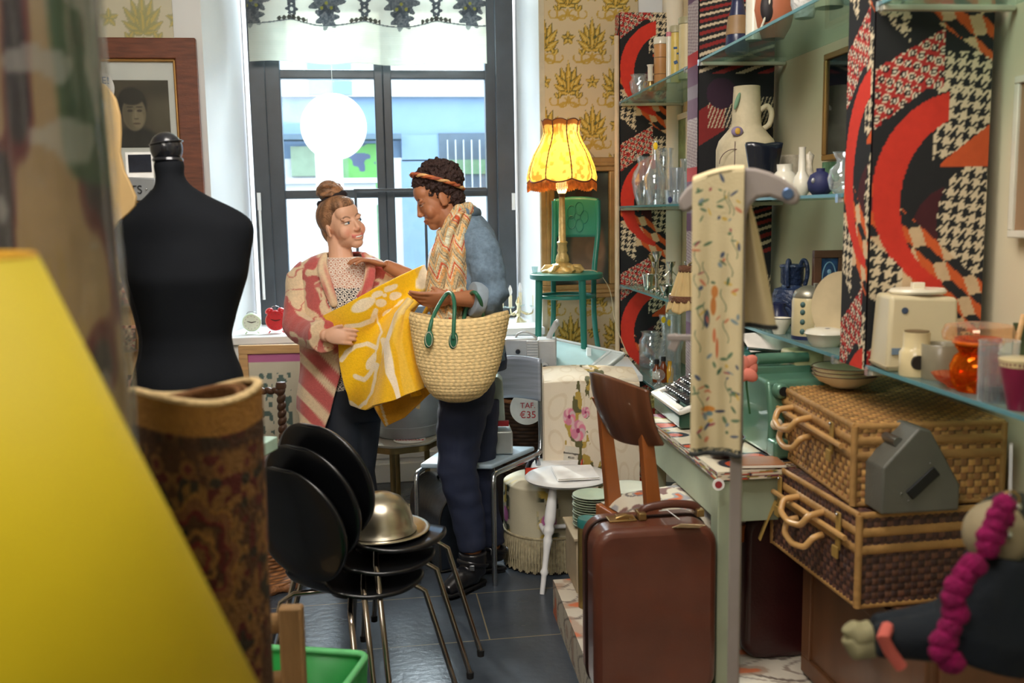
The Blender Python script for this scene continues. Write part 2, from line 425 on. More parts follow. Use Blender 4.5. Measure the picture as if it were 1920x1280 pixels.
# outside jambs so that no sky leaks round the frame
mb = MB()
mb.box((gl-.62, WG+.05, 1.7), (1.2, .1, 3.4)); mb.box((gr+.62, WG+.05, 1.7), (1.2, .1, 3.4)); mb.box(((gl+gr)/2, WG+.05, sz/2-.05), (gr-gl+.2, .1, sz-.06))
mb.box(((gl+gr)/2, WG+.05, 3.3), (gr-gl+.2, .1, .3)); struct(mb.build('wall_outer', m_white))
# sill
mb = MB(); mb.box(((xl+xr)/2, (WF-.06+WG)/2, sz-.02), (xr-xl-.005, WG-WF+.06, .04))
struct(mb.build('trim_1', m_white, bevel=.006)); mb = MB(); mb.box(((xl+xr)/2, WF+.0, sz-.10), (xr-xl-.01, .05, .12))
struct(mb.build('trim_6', m_white, bevel=.006))
# wallpapers: thin sheets on the room face
def wp_col(ground, gold, dark, soft, k):
    def f(U, V, w, h): return damask(U*w*k, V*h*k, ground=ground, gold=gold, dark=dark, soft=soft)
    return f
def paper(name, x0, x1, z0, z1, colf, res=.0055, y=WF-.006):
    w, h = x1-x0, z1-z0; mb = MB()
    mb.grid(lambda u, v: (x0+u*w, y, z0+v*h), int(w/res), int(h/res), lambda U, V: colf(U, 1-V, w, h))
    return struct(mb.build(name, mat('wallpaper', None, .75, attr=True, var=.05, scale=4, bump=.02), solid=.004, offset=1))
pitch = (AY(1129, 90, WF)-AY(1039, 90, WF)).length
kx = 90./ (2*(pitch)) * 1.0
px0 = AY(1019, 400, WF).x; px1 = AY(1196, 100, WF).x
paper('trim_2', px0+.012, px1, .12, CEIL, wp_col((206, 188, 152), (184, 146, 44), (96, 92, 48), 1., 90/pitch))
pl0 = AY(150, 60, WF).x; pl1 = AY(326, 60, WF).x
paper('trim_3', pl0-.5, pl1, 1.2, CEIL, wp_col((212, 206, 182), (176, 172, 118), (160, 160, 120), .62, 74/pitch))
# pale edge strips and the cream board to the right of the paper
mb = MB(); mb.box((px0, WF-.004, CEIL/2), (.028, .016, CEIL)); struct(mb.build('trim_4', mat('strip_tan', (196, 186, 160), .7)))
mb = MB(); mb.lathe([(.055, 0), (.055, CEIL)], (AY(1258, 60, 5.15).x, 5.12, 0)); struct(mb.build('trim_5', m_plaster))
# wall under the window: perforated radiator casing
def casing():
    x0, x1 = xl+.0, xr; y = WF+.13; root = T('radiator_cover', 'white radiator casing with perforated grilles under the window sill', 'radiator cover', ((x0+x1)/2, y, 0))
    w = x1-x0; zt = sz-.14
    mb = MB(); mb.box((0, 0, zt/2), (w, .03, zt)); mb.build('casing', m_white, root)
    mb = MB(); mb.box((0, -.03, .055), (w, .04, .11)); mb.box((0, -.022, zt-.03), (w, .03, .06)); mb.box((0, -.022, .15), (w, .02, .03)); mb.build('moulding', m_white, root, bevel=.004)
    mdark = mat('grille_shadow', (64, 66, 64), .8)
    zc = (AY(740, 850, y).z)
    spans = [(688, 720), (756, 800), (850, 892), (972, 1010), (466, 476)]
    for a, b in spans:
        xa, xb = AY(a, 850, y).x-(x0+x1)/2, AY(b, 850, y).x-(x0+x1)/2
        z0, z1 = (.2, .62) if b > 600 else (.3, .62)
        g = MB(); g.box(((xa+xb)/2, -.018, (z0+z1)/2), (xb-xa+.015, .006, z1-z0+.015)); gp = g.build('grille_panel', m_white, root)
        h = MB(); nx = max(2, int((xb-xa)/.0145)); nz = int((z1-z0)/.0145)
        for i in range(nx):
            for j in range(nz):
                cx = xa+(i+.5)*(xb-xa)/nx; cz = z0+(j+.5)*(z1-z0)/nz; q = .0037
                h.add([(cx-q, -.0215, cz-q), (cx+q, -.0215, cz-q), (cx+q, -.0215, cz+q), (cx-q, -.0215, cz+q)], [(0, 1, 2, 3)])
        h.build('holes', mdark, gp, smooth=0)
casing()
# ------------------------------------------------------------------ window
def window():
    x0, x1 = gl, gr; y = WG-.03; z0 = sz
    root = T('window_1', None, None, ((x0+x1)/2, y, z0)); root['kind'] = 'structure'
    def B(px0_, py0, px1_, py1, th, yo=0, name='window_frame', m=m_frame):
        a = AY(px0_, py0, y+yo); b = AY(px1_, py1, y+yo); mb = MB()
        mb.box(((a.x+b.x)/2-root.location.x, yo, (a.z+b.z)/2-z0), (abs(b.x-a.x), th, abs(b.z-a.z))); return mb.build(name, m, root, bevel=.006)
    top = 3.12
    for (c0, c1, th, yo) in ((476, 506, .10, 0), (504, 533, .07, -.0), (706, 722, .07, 0), (722, 738, .07, .004), (911, 931, .07, 0), (929, 962, .12, -.02)):
        a = AY(c0, 300, y).x; b = AY(c1, 300, y).x; mb = MB(); mb.box(((a+b)/2-root.location.x, yo, (top-z0)/2), (b-a, th, top-z0)); mb.build('window_frame', m_frame, root, bevel=.006)
    zt = AY(620, 140, y).z; zm = AY(620, 364, y).z; za = AY(620, 137, y).z
    for z in (zt, zm, z0+.04, 2.75):
        mb = MB(); hh = .05 if z > z0+.1 else .08
        mb.box((0, .0, z-z0), (x1-x0-.02, .055, hh)); mb.build('window_frame', m_frame, root, bevel=.006)
    mb = MB(); mb.box((0, .012, (top-z0)/2), (x1-x0-.03, .006, top-z0)); mb.build('pane', glassmat('window_glass', (246, 250, 250), .97, .02), root)
    # hinge rods and latches
    for px in (489, 962):
        a = AY(px, 420, y-.05); mb = MB(); mb.tube([(a.x-root.location.x, -.07, AY(px, 560, y).z-z0), (a.x-root.location.x, -.07, AY(px, 372, y).z-z0)], .008); mb.box((a.x-root.location.x, -.075, AY(px, 378, y).z-z0), (.02, .02, .1)); mb.build('bolt_rod', m_white, root)
    # inner rail in front of the lower panes
    mb = MB(); a = AY(663, 357, y-.12); b = AY(912, 357, y-.12); X = root.location.x
    mb.box(((a.x+b.x)/2-X, -.12, a.z-z0), (b.x-a.x, .025, .018)); mb.box((a.x-X+.01, -.12, a.z/2-z0/2+.0), (.016, .016, a.z-z0)); mb.box((AY(798, 400, y-.12).x-X, -.12, (a.z-z0)/2), (.016, .016, a.z-z0))
    mb.build('inner_rail', m_frame, root, bevel=.003)
    # white disc on the left pane
    c = AY(626, 238, y-.03); mb = MB(); r = (AY(688, 238, y).x-AY(564, 238, y).x)/2
    o = T('window_sign', 'large round white sign hung against the left window pane', 'sign', (c.x, y-.045, c.z))
    mb.lathe([(0, -.004), (r, -.004), (r, .004), (0, .004)], n=64, M=Matrix.Rotation(math.pi/2, 4, 'X')); mb.build('disc', mat('disc_white', (236, 238, 236), .5, tl=.55, var=.02), o)
    mb = MB(); mb.tube([(0, 0, r), (.0, .0, 2.75-c.z)], .0012, n=6); mb.build('cord', m_white, o)
window()
# ------------------------------------------------------------------ street outside
def street():
    YF = 12.0
    mb = MB(); mb.box((2, 9.6, -.35), (30, 7.0, .1)); struct(mb.build('street_ground', mat('asphalt_pale', (110, 110, 112), .8)))
    root = T('building_facade', 'pale blue building front across the street behind the window', 'building', (0, YF, -.3))
    def fb(px0_, py0, px1_, py1, out, m, name, th=.1, par=root):
        a = AY(px0_, py0, YF-out); b = AY(px1_, py1, YF-out); mb = MB()
        mb.box(((a.x+b.x)/2, -out, (a.z+b.z)/2+.3), (abs(b.x-a.x), th, abs(b.z-a.z))); return mb.build(name, m, par)
    blue = mat('render_pale_blue', (98, 122, 150), .8, var=.03); wht = mat('render_white', (156, 160, 164), .8, var=.02)
    mb = MB(); mb.box((0, .2, 2.25), (22, .4, 4.5)); mb.build('wall', blue, root)
    fb(300, 300, 1100, 560, .06, wht, 'ground_floor_wall')
    fb(300, 98, 1100, 182, .05, wht, 'cornice')
    fb(575, 95, 660, 178, .08, blue, 'upper_panel')
    fb(350, 254, 752, 262, .2, mat('lead_grey', (64, 84, 100), .6), 'ledge', .3)
    fb(752, 254, 1050, 300, .07, blue, 'blue_band')
    fb(752, 300, 825, 560, .07, blue, 'blue_pier'); fb(920, 255, 1100, 560, .07, blue, 'blue_pier')
    w = fb(822, 250, 930, 360, .09, mat('opening_dark', (52, 68, 84), .5), 'barred_window')
    for k in range(7):
        fb(838+k*15, 262, 842+k*15, 360, .22, wht, 'bar', .03, w if False else root)
    fb(836, 300, 930, 326, .12, mat('green_inside', (84, 112, 84), .7), 'window_sill_plants')
    # green shop front with dark print
    a = AY(632, 270, YF-.1); b = AY(716, 352, YF-.1)
    def gc(U, V):
        c = full(U, (70, 130, 58)); n = vn(U*7, V*7, 1, 3); c = mixc(c, n > .62, (46, 60, 92)); c = mixc(c, (U < .25), (86, 126, 84)); return c
    mb = MB(); mb.grid(lambda u, v: (a.x+(b.x-a.x)*u, -.13, b.z+.3+(a.z-b.z)*v), 60, 60, gc); mb.build('green_window', mat('shop_print', None, .5, attr=True), root, solid=.02)
    fb(545, 275, 600, 330, .13, mat('shop_green_grey', (104, 122, 104), .5), 'shop_window')
    fb(625, 385, 716, 500, .13, mat('shop_green_low', (74, 110, 74), .6), 'lower_window')
    # street sign post
    p = AY(618, 330, 9.0); o = T('street_post', 'white sign post standing in the street behind the round sign', 'post', (p.x, 9.0, -.3))
    mb = MB(); mb.box((0, 0, 1.35), (.24, .12, 2.7)); mb.build('post', wht, o, bevel=.02)
    o = T('pavement_barrier', 'white panelled barrier on the pavement behind the left pane', 'barrier', (AY(560, 380, 10.4).x, 10.4, -.3))
    z = AY(560, 340, 10.4).z+.3; mb = MB(); mb.box((0, 0, z/2), (1.6, .1, z)); mb.box((0, 0, z), (1.7, .2, .05)); mb.build('panel', wht, o)
street()
# ------------------------------------------------------------------ fabric blind
def blind():
    Y = WF+.42
    a = AY(462, 0, Y); b = AY(913, 120, Y); top = 3.1; w = b.x-a.x; h = top-b.z
    root = T('roman_blind', 'off white fabric blind with grey floral lace border over the window', 'blind', ((a.x+b.x)/2, Y, b.z))
    k = 451./w    # pixels per metre
    def shp(u, v):
        x = (u-.5)*w; z = v*h
        zz = z+(.006*math.sin(u*17)+.008*math.sin(u*7+1))*(1-v)
        y = .010*math.sin(x*19+z*4)*(.3+max(0, .35-z)*2)+.012*noise.noise(Vector((x*7, z*9, 0)))
        return (x, y, zz)
    def col(U, V):
        x = U*451; y = 120-V*h*k        # photo-like units, y down from the frame top
        c = full(U, (224, 226, 218))
        dk = (92, 100, 108)
        for cx, s in ((147, 1.), (288, 1.), (420, 1.), (8, 1.)):
            r = np.hypot((x-cx)/30, (y-6)/22)
            ang = np.arctan2(y-6, x-cx)
            c = mixc(c, (r < 1+.22*np.cos(ang*9))*(.62+.3*vn(x, y, .35)), dk)
            r2 = np.hypot((x-cx)/19, (y-34)/20); c = mixc(c, (r2 < 1+.25*np.cos(np.arctan2(y-34, x-cx)*7))*(.6+.35*vn(x, y, .4)), dk)
            for q in (-9, 0, 9): c = mixc(c, np.hypot(x-cx-q, y-8-abs(q)) < 3.2, (160, 160, 96))
        for cx in (82, 218, 355):
            for yy, rr in ((2, 11), (22, 10), (36, 5)):
                r = np.hypot(x-cx, y-yy)/rr; c = mixc(c, ((r < 1+.2*np.cos(np.arctan2(y-yy, x-cx)*6)) & (r > .35))*.85, dk)
        ph = (x-82)/136.*np.pi
        yb = 41+9*np.abs(np.sin(ph))
        c = mixc(c, (np.abs(y-yb) < 1.3)*.8, dk)
        lf = (np.abs(y-yb+5) < 4.5*np.abs(np.sin(x*.35))) & (np.abs(np.sin(ph)) < .62); c = mixc(c, lf*.85, (82, 84, 80))
        c = mixc(c, (y > yb)*(.35+.35*(np.sin(y*1.9) > .2)), (206, 212, 204))
        return c
    mb = MB(); mb.grid(shp, 300, 240, col)
    mb.build('cloth', mat('blind_cloth', None, .9, attr=True, tl=.5, var=.03, bump=.1, bscale=120), root, solid=.002, smooth=180)
    mb = MB(); mb.tube([(-w/2, .0, h), (w/2, .0, h)], .018); mb.build('rail', m_white, root)
blind()
# ------------------------------------------------------------------ shelf partitions
def partition(name, t0, t1, z1, cf, label, z0=0):
    root = T(name, label, 'partition', S(t0, 0, z0), SA); z1 = z1-z0
    w = .30; th = t1-t0
    # end face towards the camera is at t0; the narrow side towards the aisle at s=0
    mb = MB(); mb.box((th/2, -w/2, z1/2), (th-.004, w-.004, z1)); mb.build('board', mat('board_dark', (40, 36, 38), .8), root)
    res = .0042; kk = 203/.30
    nz = int(z1/res)
    def fr(U, V): return cf[0](U*203, (z1-V*z1)*kk*1.0+cf[2])
    mb = MB(); mb.grid(lambda u, v: (-.004, -u*w, v*z1), int(w/res), nz, fr); mb.build('printed_cloth', mat('printed_cloth', None, .85, attr=True, var=.05, scale=40, bump=.06, bscale=300), root)
    def fs(U, V): return cf[1](U*th*kk, (z1-V*z1)*kk+cf[2])
    mb = MB(); mb.grid(lambda u, v: (th-u*th, .004, v*z1), int(th/res), nz, fs); mb.build('printed_side', MATS['printed_cloth'], root)
    return root
kk = 203/.30
ztA = 1.5+359*5.2/1820
def offs(z_ref, z1): return -(z1-z_ref)*kk      # pattern y=0 at height z_ref
zC = 1.5+(386-172)*2.4/1820
partition('shelf_partition', 0, .14, 2.9, (fabric_print, lambda x, y: fabric_print(x*1.5, y+40), offs(zC, 2.9)), 'tall partition covered in bold orange and black cloth, nearest of the shelf dividers', 1.092)
tB = (P(1310, 400, 3.82)-Vector((F0.x, F0.y, P(1310, 400, 3.82).z))).dot(ud)
partition('shelf_partition', tB, tB+.14, 2.9, (stripe_print, strip_print, offs(2.3, 2.9)), 'tall partition covered in dark striped cloth behind the big stoneware vase')
tA = SL
partition('shelf_partition', tA, tA+.10, ztA, (lambda x, y: fabric_print(x*1.0, y), fabric_print, offs(zC+.02, ztA)), 'partition in orange and black printed cloth standing against the floral wallpaper')
p = S(tA-.01, -.02, 0); o = T('wooden_pole', 'slim pale wooden pole beside the far printed partition', 'pole', p)
mb = MB(); mb.tube([(0, 0, .62), (0, 0, ztA-.12)], .013); mb.build('pole', mat('pole_wood', (206, 186, 156), .6), o)
# ------------------------------------------------------------------ glass shelves
m_sg = glassmat('shelf_glass', (214, 234, 230), .90, .03); m_edge = mat('glass_edge', (120, 176, 184), .15, var=.05, spec=.8, tl=.4)
m_rail = mat('rail_cream', (196, 190, 170), .4)
def shelf(t0, t1, z, label, w=.335, s0=.0):
    root = T('glass_shelf', label, 'shelf', S(t0, s0, z), SA)
    L = t1-t0; mb = MB(); mb.box((L/2, -w/2, -.004), (L, w, .008)); mb.build('pane', m_sg, root)
    mb = MB(); mb.box((L/2, .0015, -.004), (L, .004, .009)); mb.build('front_edge', m_edge, root)
    for x in (.02, L-.02):
        mb = MB(); mb.box((x, -w/2, -.016), (.02, w, .014)); mb.build('bracket_rail', m_rail, root, bevel=.003)
        mb = MB(); mb.box((x, .005, -.012), (.016, .012, .022)); mb.build('clip', glassmat('clip_plastic', (235, 235, 235), .4), root)
ZE, ZT, ZL, ZB = 1.535, 2.07, 1.105, .67
shelf(.145+.005, tB-.004, ZE, 'glass shelf at eye level carrying the big stoneware vase')
shelf(.145+.005, tB-.004, ZT, 'high glass shelf holding the dark blue vase and patterned jugs')
shelf(.145+.005, tB-.004, ZL, 'glass shelf under the eye level one, with blue jugs and teapot')
shelf(tB+.145, tA-.004, ZE-.01, 'glass shelf in the far bay crowded with clear glass vases')
shelf(tB+.145, tA-.004, ZT, 'high glass shelf in the far bay holding storage tins')
shelf(tB+.145, tA-.004, ZL, 'glass shelf in the far bay with small silver pieces')
shelf(tB+.145, tA-.004, ZB, 'lowest glass shelf in the far bay with medicine bottles')
shelf(-2.1, -.005, ZL, 'long glass shelf in the foreground holding the cream appliance')
shelf(-2.1, -.005, 1.985, 'high glass shelf in the foreground at the top edge')
# ------------------------------------------------------------------ people
HR = rt.copy(); HU = Vector((0, 0, 1)); HR.z = 0; HR.normalize(); HA = Vector((-HR.y, HR.x, 0))   # right, up, away for things seen from the aisle
VB = Matrix(((HR.x, HA.x, 0, 0), (HR.y, HA.y, 0, 0), (0, 0, 1, 0), (0, 0, 0, 1)))
m_skin = lambda n: mat(n, None, .5, attr=True, var=.03, scale=30, bump=.02)
def pxpy(co, D, ox=960, oy=640):
    """plane coordinates of a garment (its own pattern space) from places"""
    d = co-np.array(CAM); z = d@np.array(fwd)
    return 960+FPX*(d@np.array(rt))/z, 640-FPX*(d@np.array(up))/z
def head(m, H, smile=0):
    """adds a head; H turns head space (x across, -y forward, z up, eyes at z=0) into the world"""
    R3 = H.to_3x3().to_4x4()
    def e(c, r, rot=None): m.ell(H @ Vector(c), r, M=R3 @ (rot or Matrix()), nu=22, nv=16)
    e((0, .018, .030), (.073, .092, .084)); e((0, -.030, -.015), (.062, .058, .088)); e((0, -.038, -.060), (.053, .048, .042))
    e((0, -.060, -.088), (.030, .025, .022)); e((0, -.052, .045), (.056, .035, .045))
    for sx in (-1, 1):
        e((sx*.034, -.055, -.034), (.032, .025, .032)); e((sx*.036, -.02, -.066), (.016, .038, .026))
        e((sx*.031, -.0735, .020), (.024, .011, .009)); m.tube([H @ Vector((sx*q[0], q[1], q[2])) for q in ((.018, -.0795, .002), (.026, -.0845, .0075), (.036, -.0835, .0085), (.046, -.073, .002))], [.003, .0038, .0038, .003], n=8)
        e((sx*.0105, -.093, -.034), (.0068, .008, .006)); e((sx*.073, .010, -.012), (.007, .019, .030), Matrix.Rotation(sx*.35, 4, 'Z'))
        e((sx*.076, .002, -.030), (.006, .009, .010))
        e((sx*.0215, -.083, -.057), (.007, .006, .005))
    m.tube([H @ Vector(p) for p in ((0, -.082, .014), (0, -.090, 0), (0, -.096, -.018), (0, -.1015, -.028), (0, -.095, -.036))], [.007, .007, .0082, .0092, .007], n=10)
    w_ = .0235+.006*smile; cz = .002+.0055*smile; gp = .0042*smile
    m.tube([H @ Vector(p) for p in ((-w_, -.0755, -.0585+cz), (-w_*.5, -.0875, -.0580+gp*.2), (0, -.0912, -.0580), (w_*.5, -.0875, -.0580+gp*.2), (w_, -.0755, -.0585+cz))], [.0028, .0046, .0048, .0046, .0028], n=8)
    m.tube([H @ Vector(p) for p in ((-w_, -.0755, -.0600+cz), (-w_*.5, -.0855, -.0675-gp), (0, -.0885, -.0695-gp), (w_*.5, -.0855, -.0675-gp), (w_, -.0755, -.0600+cz))], [.0028, .0052, .0060, .0052, .0028], n=8)
def facecol(co, Hi, skin, lip, brow, blush, smile=0):
    q = np.c_[co, np.ones(len(co))] @ np.array(Hi).T; x, y, z = np.abs(q[:, 0]), q[:, 1], q[:, 2]
    c = full(x, skin); near = (np.hypot(np.hypot(x, y), z) < .16) & (y < 0)
    c = mixc(c, near*np.exp(-(((x-.042)/.016)**2+((z+.038)/.018)**2))*.45, blush)
    c = mixc(c, near*np.exp(-(((x-.0)/.012)**2+((z+.034)/.010)**2))*.3, blush)
    ll = near & (y < -.068) & (x < .0235+.006*smile)
    zc = -.0625-.001*smile+(.0045+.004*smile)*(x/.028)**2
    c = mixc(c, ll*np.exp(-((z-zc)/(.0072+.0012*smile))**4)*.62*sm(-.071, -.077, y), lip)
    zb = .020+.010*np.sin(np.clip((x-.012)/.036, 0, 1)*2.6)-.002
    c = mixc(c, (near & (x > .012) & (x < .048) & (y < -.058))*np.exp(-((z-zb)/.0028)**2)*.85, brow)
    # eye sockets: lashes
    c = mixc(c, near*(y < -.05)*np.exp(-(((x-.032)/.0155)**4+((z-.0065)/.0022)**2))*.8, tuple(v*.5 for v in brow))
    return c
def eyes(parent, H, iris, closed=0.):
    for sx in (-1, 1):
        c = H @ Vector((sx*.032, -.0752, .0005)); m = WB(); R3 = H.to_3x3().to_4x4()
        m.ell(c, (.0125, .0088, .0062*(1-closed)), M=R3 @ Matrix.Rotation(sx*.2, 4, 'Z'))
        e = m.build('eye', mat('eye_white', (226, 222, 216), .2, var=0), parent)
        if not closed:
            m = WB(); m.ell(H @ Vector((sx*.032+.004, -.0828, .0012)), (.0056, .0024, .0054), M=R3); m.build('iris', mat('iris_dark', iris, .1, var=0), e)
def hand(m, w, d, n, s, curl=(.5, .5, .5, .5), k=1.0, thumb=(.7, .35), splay=.0):
    """adds a hand: wrist w, direction d, palm normal n, thumb side s"""
    w = Vector(w); d = Vector(d).normalized(); n = Vector(n); n = (n-d*n.dot(d)).normalized(); s_ = d.cross(n)
    if s_.dot(Vector(s)) < 0: s_ = -s_
    s = s_
    R = Matrix((( s.x, d.x, n.x, 0), (s.y, d.y, n.y, 0), (s.z, d.z, n.z, 0), (0, 0, 0, 1)))
    m.ell(w+d*.048*k, (.038*k, .052*k, .0145*k), M=R); m.ell(w+d*.03*k+s*.018*k+n*.006*k, (.016*k, .030*k, .013*k), M=R)
    L = [(.040, .025, .02), (.044, .028, .021), (.041, .026, .02), (.033, .020, .017)]
    for i in range(4):
        q = w+d*(.086-.004*abs(i-1.3))*k+s*((1.5-i)*.0195)*k; a = 0; pts = [q-d*.03*k, q]; dr = (d+s*(1.5-i)*splay).normalized()
        for j, l in enumerate(L[i]):
            a += curl[i]*(.55 if j == 0 else 1)
            q = q+(dr*math.cos(a)+n*math.sin(a))*l*k; pts.append(q)
        m.tube(pts, [.0085*k, .0092*k, .0083*k, .0076*k, .006*k], n=10)
    q = w+d*.022*k+s*.026*k+n*.004*k; t = (d*math.cos(thumb[0])+s*math.sin(thumb[0])+n*thumb[1]).normalized()
    t2 = (d*math.cos(thumb[0]*.5)+s*math.sin(thumb[0]*.5)+n*thumb[1]*1.4).normalized()
    m.tube([q-t*.02*k, q, q+t*.034*k, q+t*.034*k+t2*.026*k], [.012*k, .0115*k, .0095*k, .007*k], n=10)
def loft(m, rows, n=40):
    """closed body from rows (px, py, dd, rx px, ry m), D fixed by the caller through Q"""
    vs_ = []; fs = []
    for (c, rx, ry) in rows:
        for k in range(n):
            a = 2*math.pi*k/n; vs_.append(c+HR*(rx*math.sin(a))-HA*(ry*math.cos(a)))
    for i in range(len(rows)-1):
        for k in range(n):
            k2 = (k+1) % n; fs.append((i*n+k, i*n+k2, (i+1)*n+k2, (i+1)*n+k))
    fs.append(tuple(range(n-1, -1, -1))); fs.append(tuple((len(rows)-1)*n+k for k in range(n)))
    m.add(vs_, fs)
def lerprows(rows, n):
    """smooth resampling of table rows (first column is the running one)"""
    r = np.array(rows, float); t = np.linspace(r[0, 0], r[-1, 0], n); out = [t]
    for j in range(1, r.shape[1]): out.append(np.interp(t, r[:, 0], r[:, j]))
    o = np.array(out).T
    for _ in range(3): o[1:-1, 1:] = (o[:-2, 1:]+2*o[1:-1, 1:]+o[2:, 1:])/4
    return o

def woman_left():
    D = 4.12
    Q = lambda x, y, dd=0: P(x, y, D+dd)
    k = D/FPX
    root = T('person', 'person with hair in a top knot and pink and cream patterned wool coat, smiling', 'person', (Q(660, 700).x, Q(660, 700).y, 0))
    H = Matrix.Translation(Q(642, 421, 0)) @ VB @ Matrix.Rotation(math.radians(-17), 4, 'Y') @ Matrix.Rotation(math.radians(46), 4, 'Z') @ Matrix.Rotation(math.radians(4), 4, 'X')
    Hi = H.inverted(); b = WB(); head(b, H, 1)
    b.tube([Q(634, 440, .03), Q(637, 462, .02), Q(640, 490, .02), Q(642, 510, .01)], [.052, .048, .055, .08], n=18)
    rows = [(492, 643, .02, 26, .06), (500, 643, .02, 60, .075), (512, 644, .02, 72, .09), (560, 645, 0, 62, .105), (600, 645, .0, 56, .10), (650, 646, .0, 54, .10), (700, 648, .01, 66, .115), (745, 650, .01, 72, .12), (775, 652, .01, 60, .10)]
    loft(b, [(Q(x, y, dd), rx*k, ry) for y, x, dd, rx, ry in lerprows(rows, 26)])
    for hx, kx_, ax, dd in ((628, 646, 652, -.02), (672, 672, 690, .05)):
        b.tube([Q(hx, 745, dd), Q((hx+kx_)/2, 815, dd-.01), Q(kx_, 885, dd-.02), Q(ax-4, 955, dd+.02), Q(ax, 1020, dd+.02), Q(ax, 1030, dd+.02)], [.082, .072, .055, .053, .034, .034], n=16)
    b.tube([Q(575, 515, .02), Q(560, 560, .0), Q(550, 612, -.05), Q(575, 622, -.13), Q(606, 628, -.235), Q(614, 629, -.265)], [.048, .045, .042, .036, .028, .026], n=14)
    b.tube([Q(712, 515, .04), Q(728, 560, .06), Q(740, 610, .02), Q(722, 628, -.07), Q(700, 630, -.12)], [.048, .045, .042, .036, .028], n=14)
    hand(b, Q(610, 629, -.275), HR*1+HU*-.05, HA*.9-HU*.25, HU, curl=(.35, .75, .85, .9), k=.92, thumb=(.42, -.25))
    hand(b, Q(703, 629, -.12), -HR+HA*-.3, HU, HA, curl=(.4, .4, .4, .4), k=.9)
    sk = (222, 172, 142)
    b.build('body', m_skin('skin_light'), root, remesh=.0034, rsm=6, smooth=180, colf=lambda co: facecol(co, Hi, sk, (196, 84, 84), (92, 66, 52), (222, 132, 112), 1))
    eyes(root, H, (70, 92, 110))
    # teeth in the smile
    m = WB(); m.tube([H @ Vector(p) for p in ((-.024, -.0795, -.0605), (-.012, -.0885, -.0632), (0, -.0918, -.0642), (.012, -.0885, -.0632), (.024, -.0795, -.0605))], [.0014, .0036, .0042, .0036, .0014], n=8); m.build('teeth', mat('teeth', (238, 234, 226), .3, var=0), root)
    # hair
    R3 = H.to_3x3().to_4x4(); m = WB()
    m.ell(H @ Vector((0, .030, .040)), (.080, .092, .087), M=R3, nu=60, nv=40)
    m.ell(H @ Vector((0, .060, -.010)), (.062, .058, .075), M=R3, nu=50, nv=30)
    m.ell(H @ Vector((0, .006, .080)), (.068, .074, .046), M=R3, nu=50, nv=30); m.ell(H @ Vector((0, -.026, .078)), (.058, .058, .038), M=R3, nu=50, nv=30)
    Hinv3 = H.inverted()
    def hd(co, nr):
        return co
    L0 = Vector(root.location)
    def hair_col(co):
        q = np.c_[co, np.ones(len(co))] @ np.array(Hi).T
        t = vn(np.arctan2(q[:, 0], q[:, 1]*.3+.0)*16+q[:, 2]*20, q[:, 2]*14, 1, 5)
        return full(t, (142, 102, 72))*(0.66+.62*t)[..., None]
    m_hair = mat('hair_brown', None, .42, attr=True, var=.18, scale=70, bump=.5, bscale=160)
    hb = m.build('hair', m_hair, root, remesh=.005, rsm=4, smooth=180, colf=hair_col)
    # bun of coiled strands
    m = WB(); c = Q(618, 360, .02)
    m.ell(c, (.054, .048, .050), M=VB @ Matrix.Rotation(.5, 4, 'Y'), nu=32, nv=20)
    for i in range(9):
        a0 = i*.7; pts = []
        for j in range(14):
            a = a0+j*.26; rr = .051+.004*math.sin(i*2.1+j*.8); el = math.sin(i*1.3)*.8
            v = Vector((math.cos(a)*rr, math.sin(a)*rr*math.cos(el), math.sin(a)*rr*math.sin(el)*.9+.006*math.sin(i)))
            pts.append(c+VB.to_3x3() @ v)
        m.tube(pts, .0085, n=6)
    m.build('bun', m_hair, hb, remesh=.004, rsm=2, smooth=180, colf=hair_col)
    m = WB(); pts = [c+HR*(.010+.052*math.cos(a)*.98)+HU*(-.030+.052*math.cos(a)*.42)+HA*(.045*math.sin(a)) for a in [i*math.pi/12 for i in range(24)]]
    m.tube(pts, [.014+.003*math.sin(i*2) for i in range(24)], n=8, close=True); m.build('hair_tie', mat('tie_dark', (40, 30, 34), .8, bump=.6, bscale=120), hb)
    # lace top
    m = WB()
    rows = [(482, 645, .015, 44, .058), (492, 645, .01, 58, .074), (510, 645, .0, 66, .098), (560, 646, -.01, 58, .122), (600, 646, -.01, 56, .118), (660, 647, .0, 58, .112), (720, 649, .01, 70, .125), (735, 650, .01, 72, .126)]
    r = lerprows(rows, 210)
    loft(m, [(Q(x, y, dd), rx*k, ry) for y, x, dd, rx, ry in r], n=330)
    def lace(co):
        x, y = pxpy(co, D); c = full(x, (232, 222, 208))
        s = 17.; hx = ((x+np.where(np.floor(y/(s*.87)) % 2 == 0, 0, s/2)) % s)-s/2; hy = (y % (s*.87))-s*.435
        rr = np.hypot(hx, hy); und = np.where((y > 540)[..., None], np.array((36, 38, 48))/255., np.array((196, 140, 116))/255.)
        hole = ((rr < 2.2) | ((rr > 4.2) & (rr < 5.6)) | ((rr > 7.0) & (np.abs(np.sin(np.arctan2(hy, hx)*5)) > .5)))
        return np.where((hole & (y > 484))[..., None], und, c)
    m.build('lace_top', mat('lace', None, .8, attr=True, var=.02), root, colf=lace, smooth=180)
    m = WB(); rows = [(722, 650, .01, 74, .128), (760, 651, .01, 76, .125), (785, 652, .01, 62, .105)]
    loft(m, [(Q(x, y, dd), rx*k, ry) for y, x, dd, rx, ry in lerprows(rows, 12)])
    for hx, kx_, ax, dd in ((630, 648, 654, -.02), (676, 674, 691, .05)):
        m.tube([Q(hx, 748, dd), Q((hx+kx_)/2, 815, dd-.01), Q(kx_, 885, dd-.02), Q(ax-4, 955, dd+.02), Q(ax, 1026, dd+.02)], [.095, .084, .066, .060, .048], n=20)
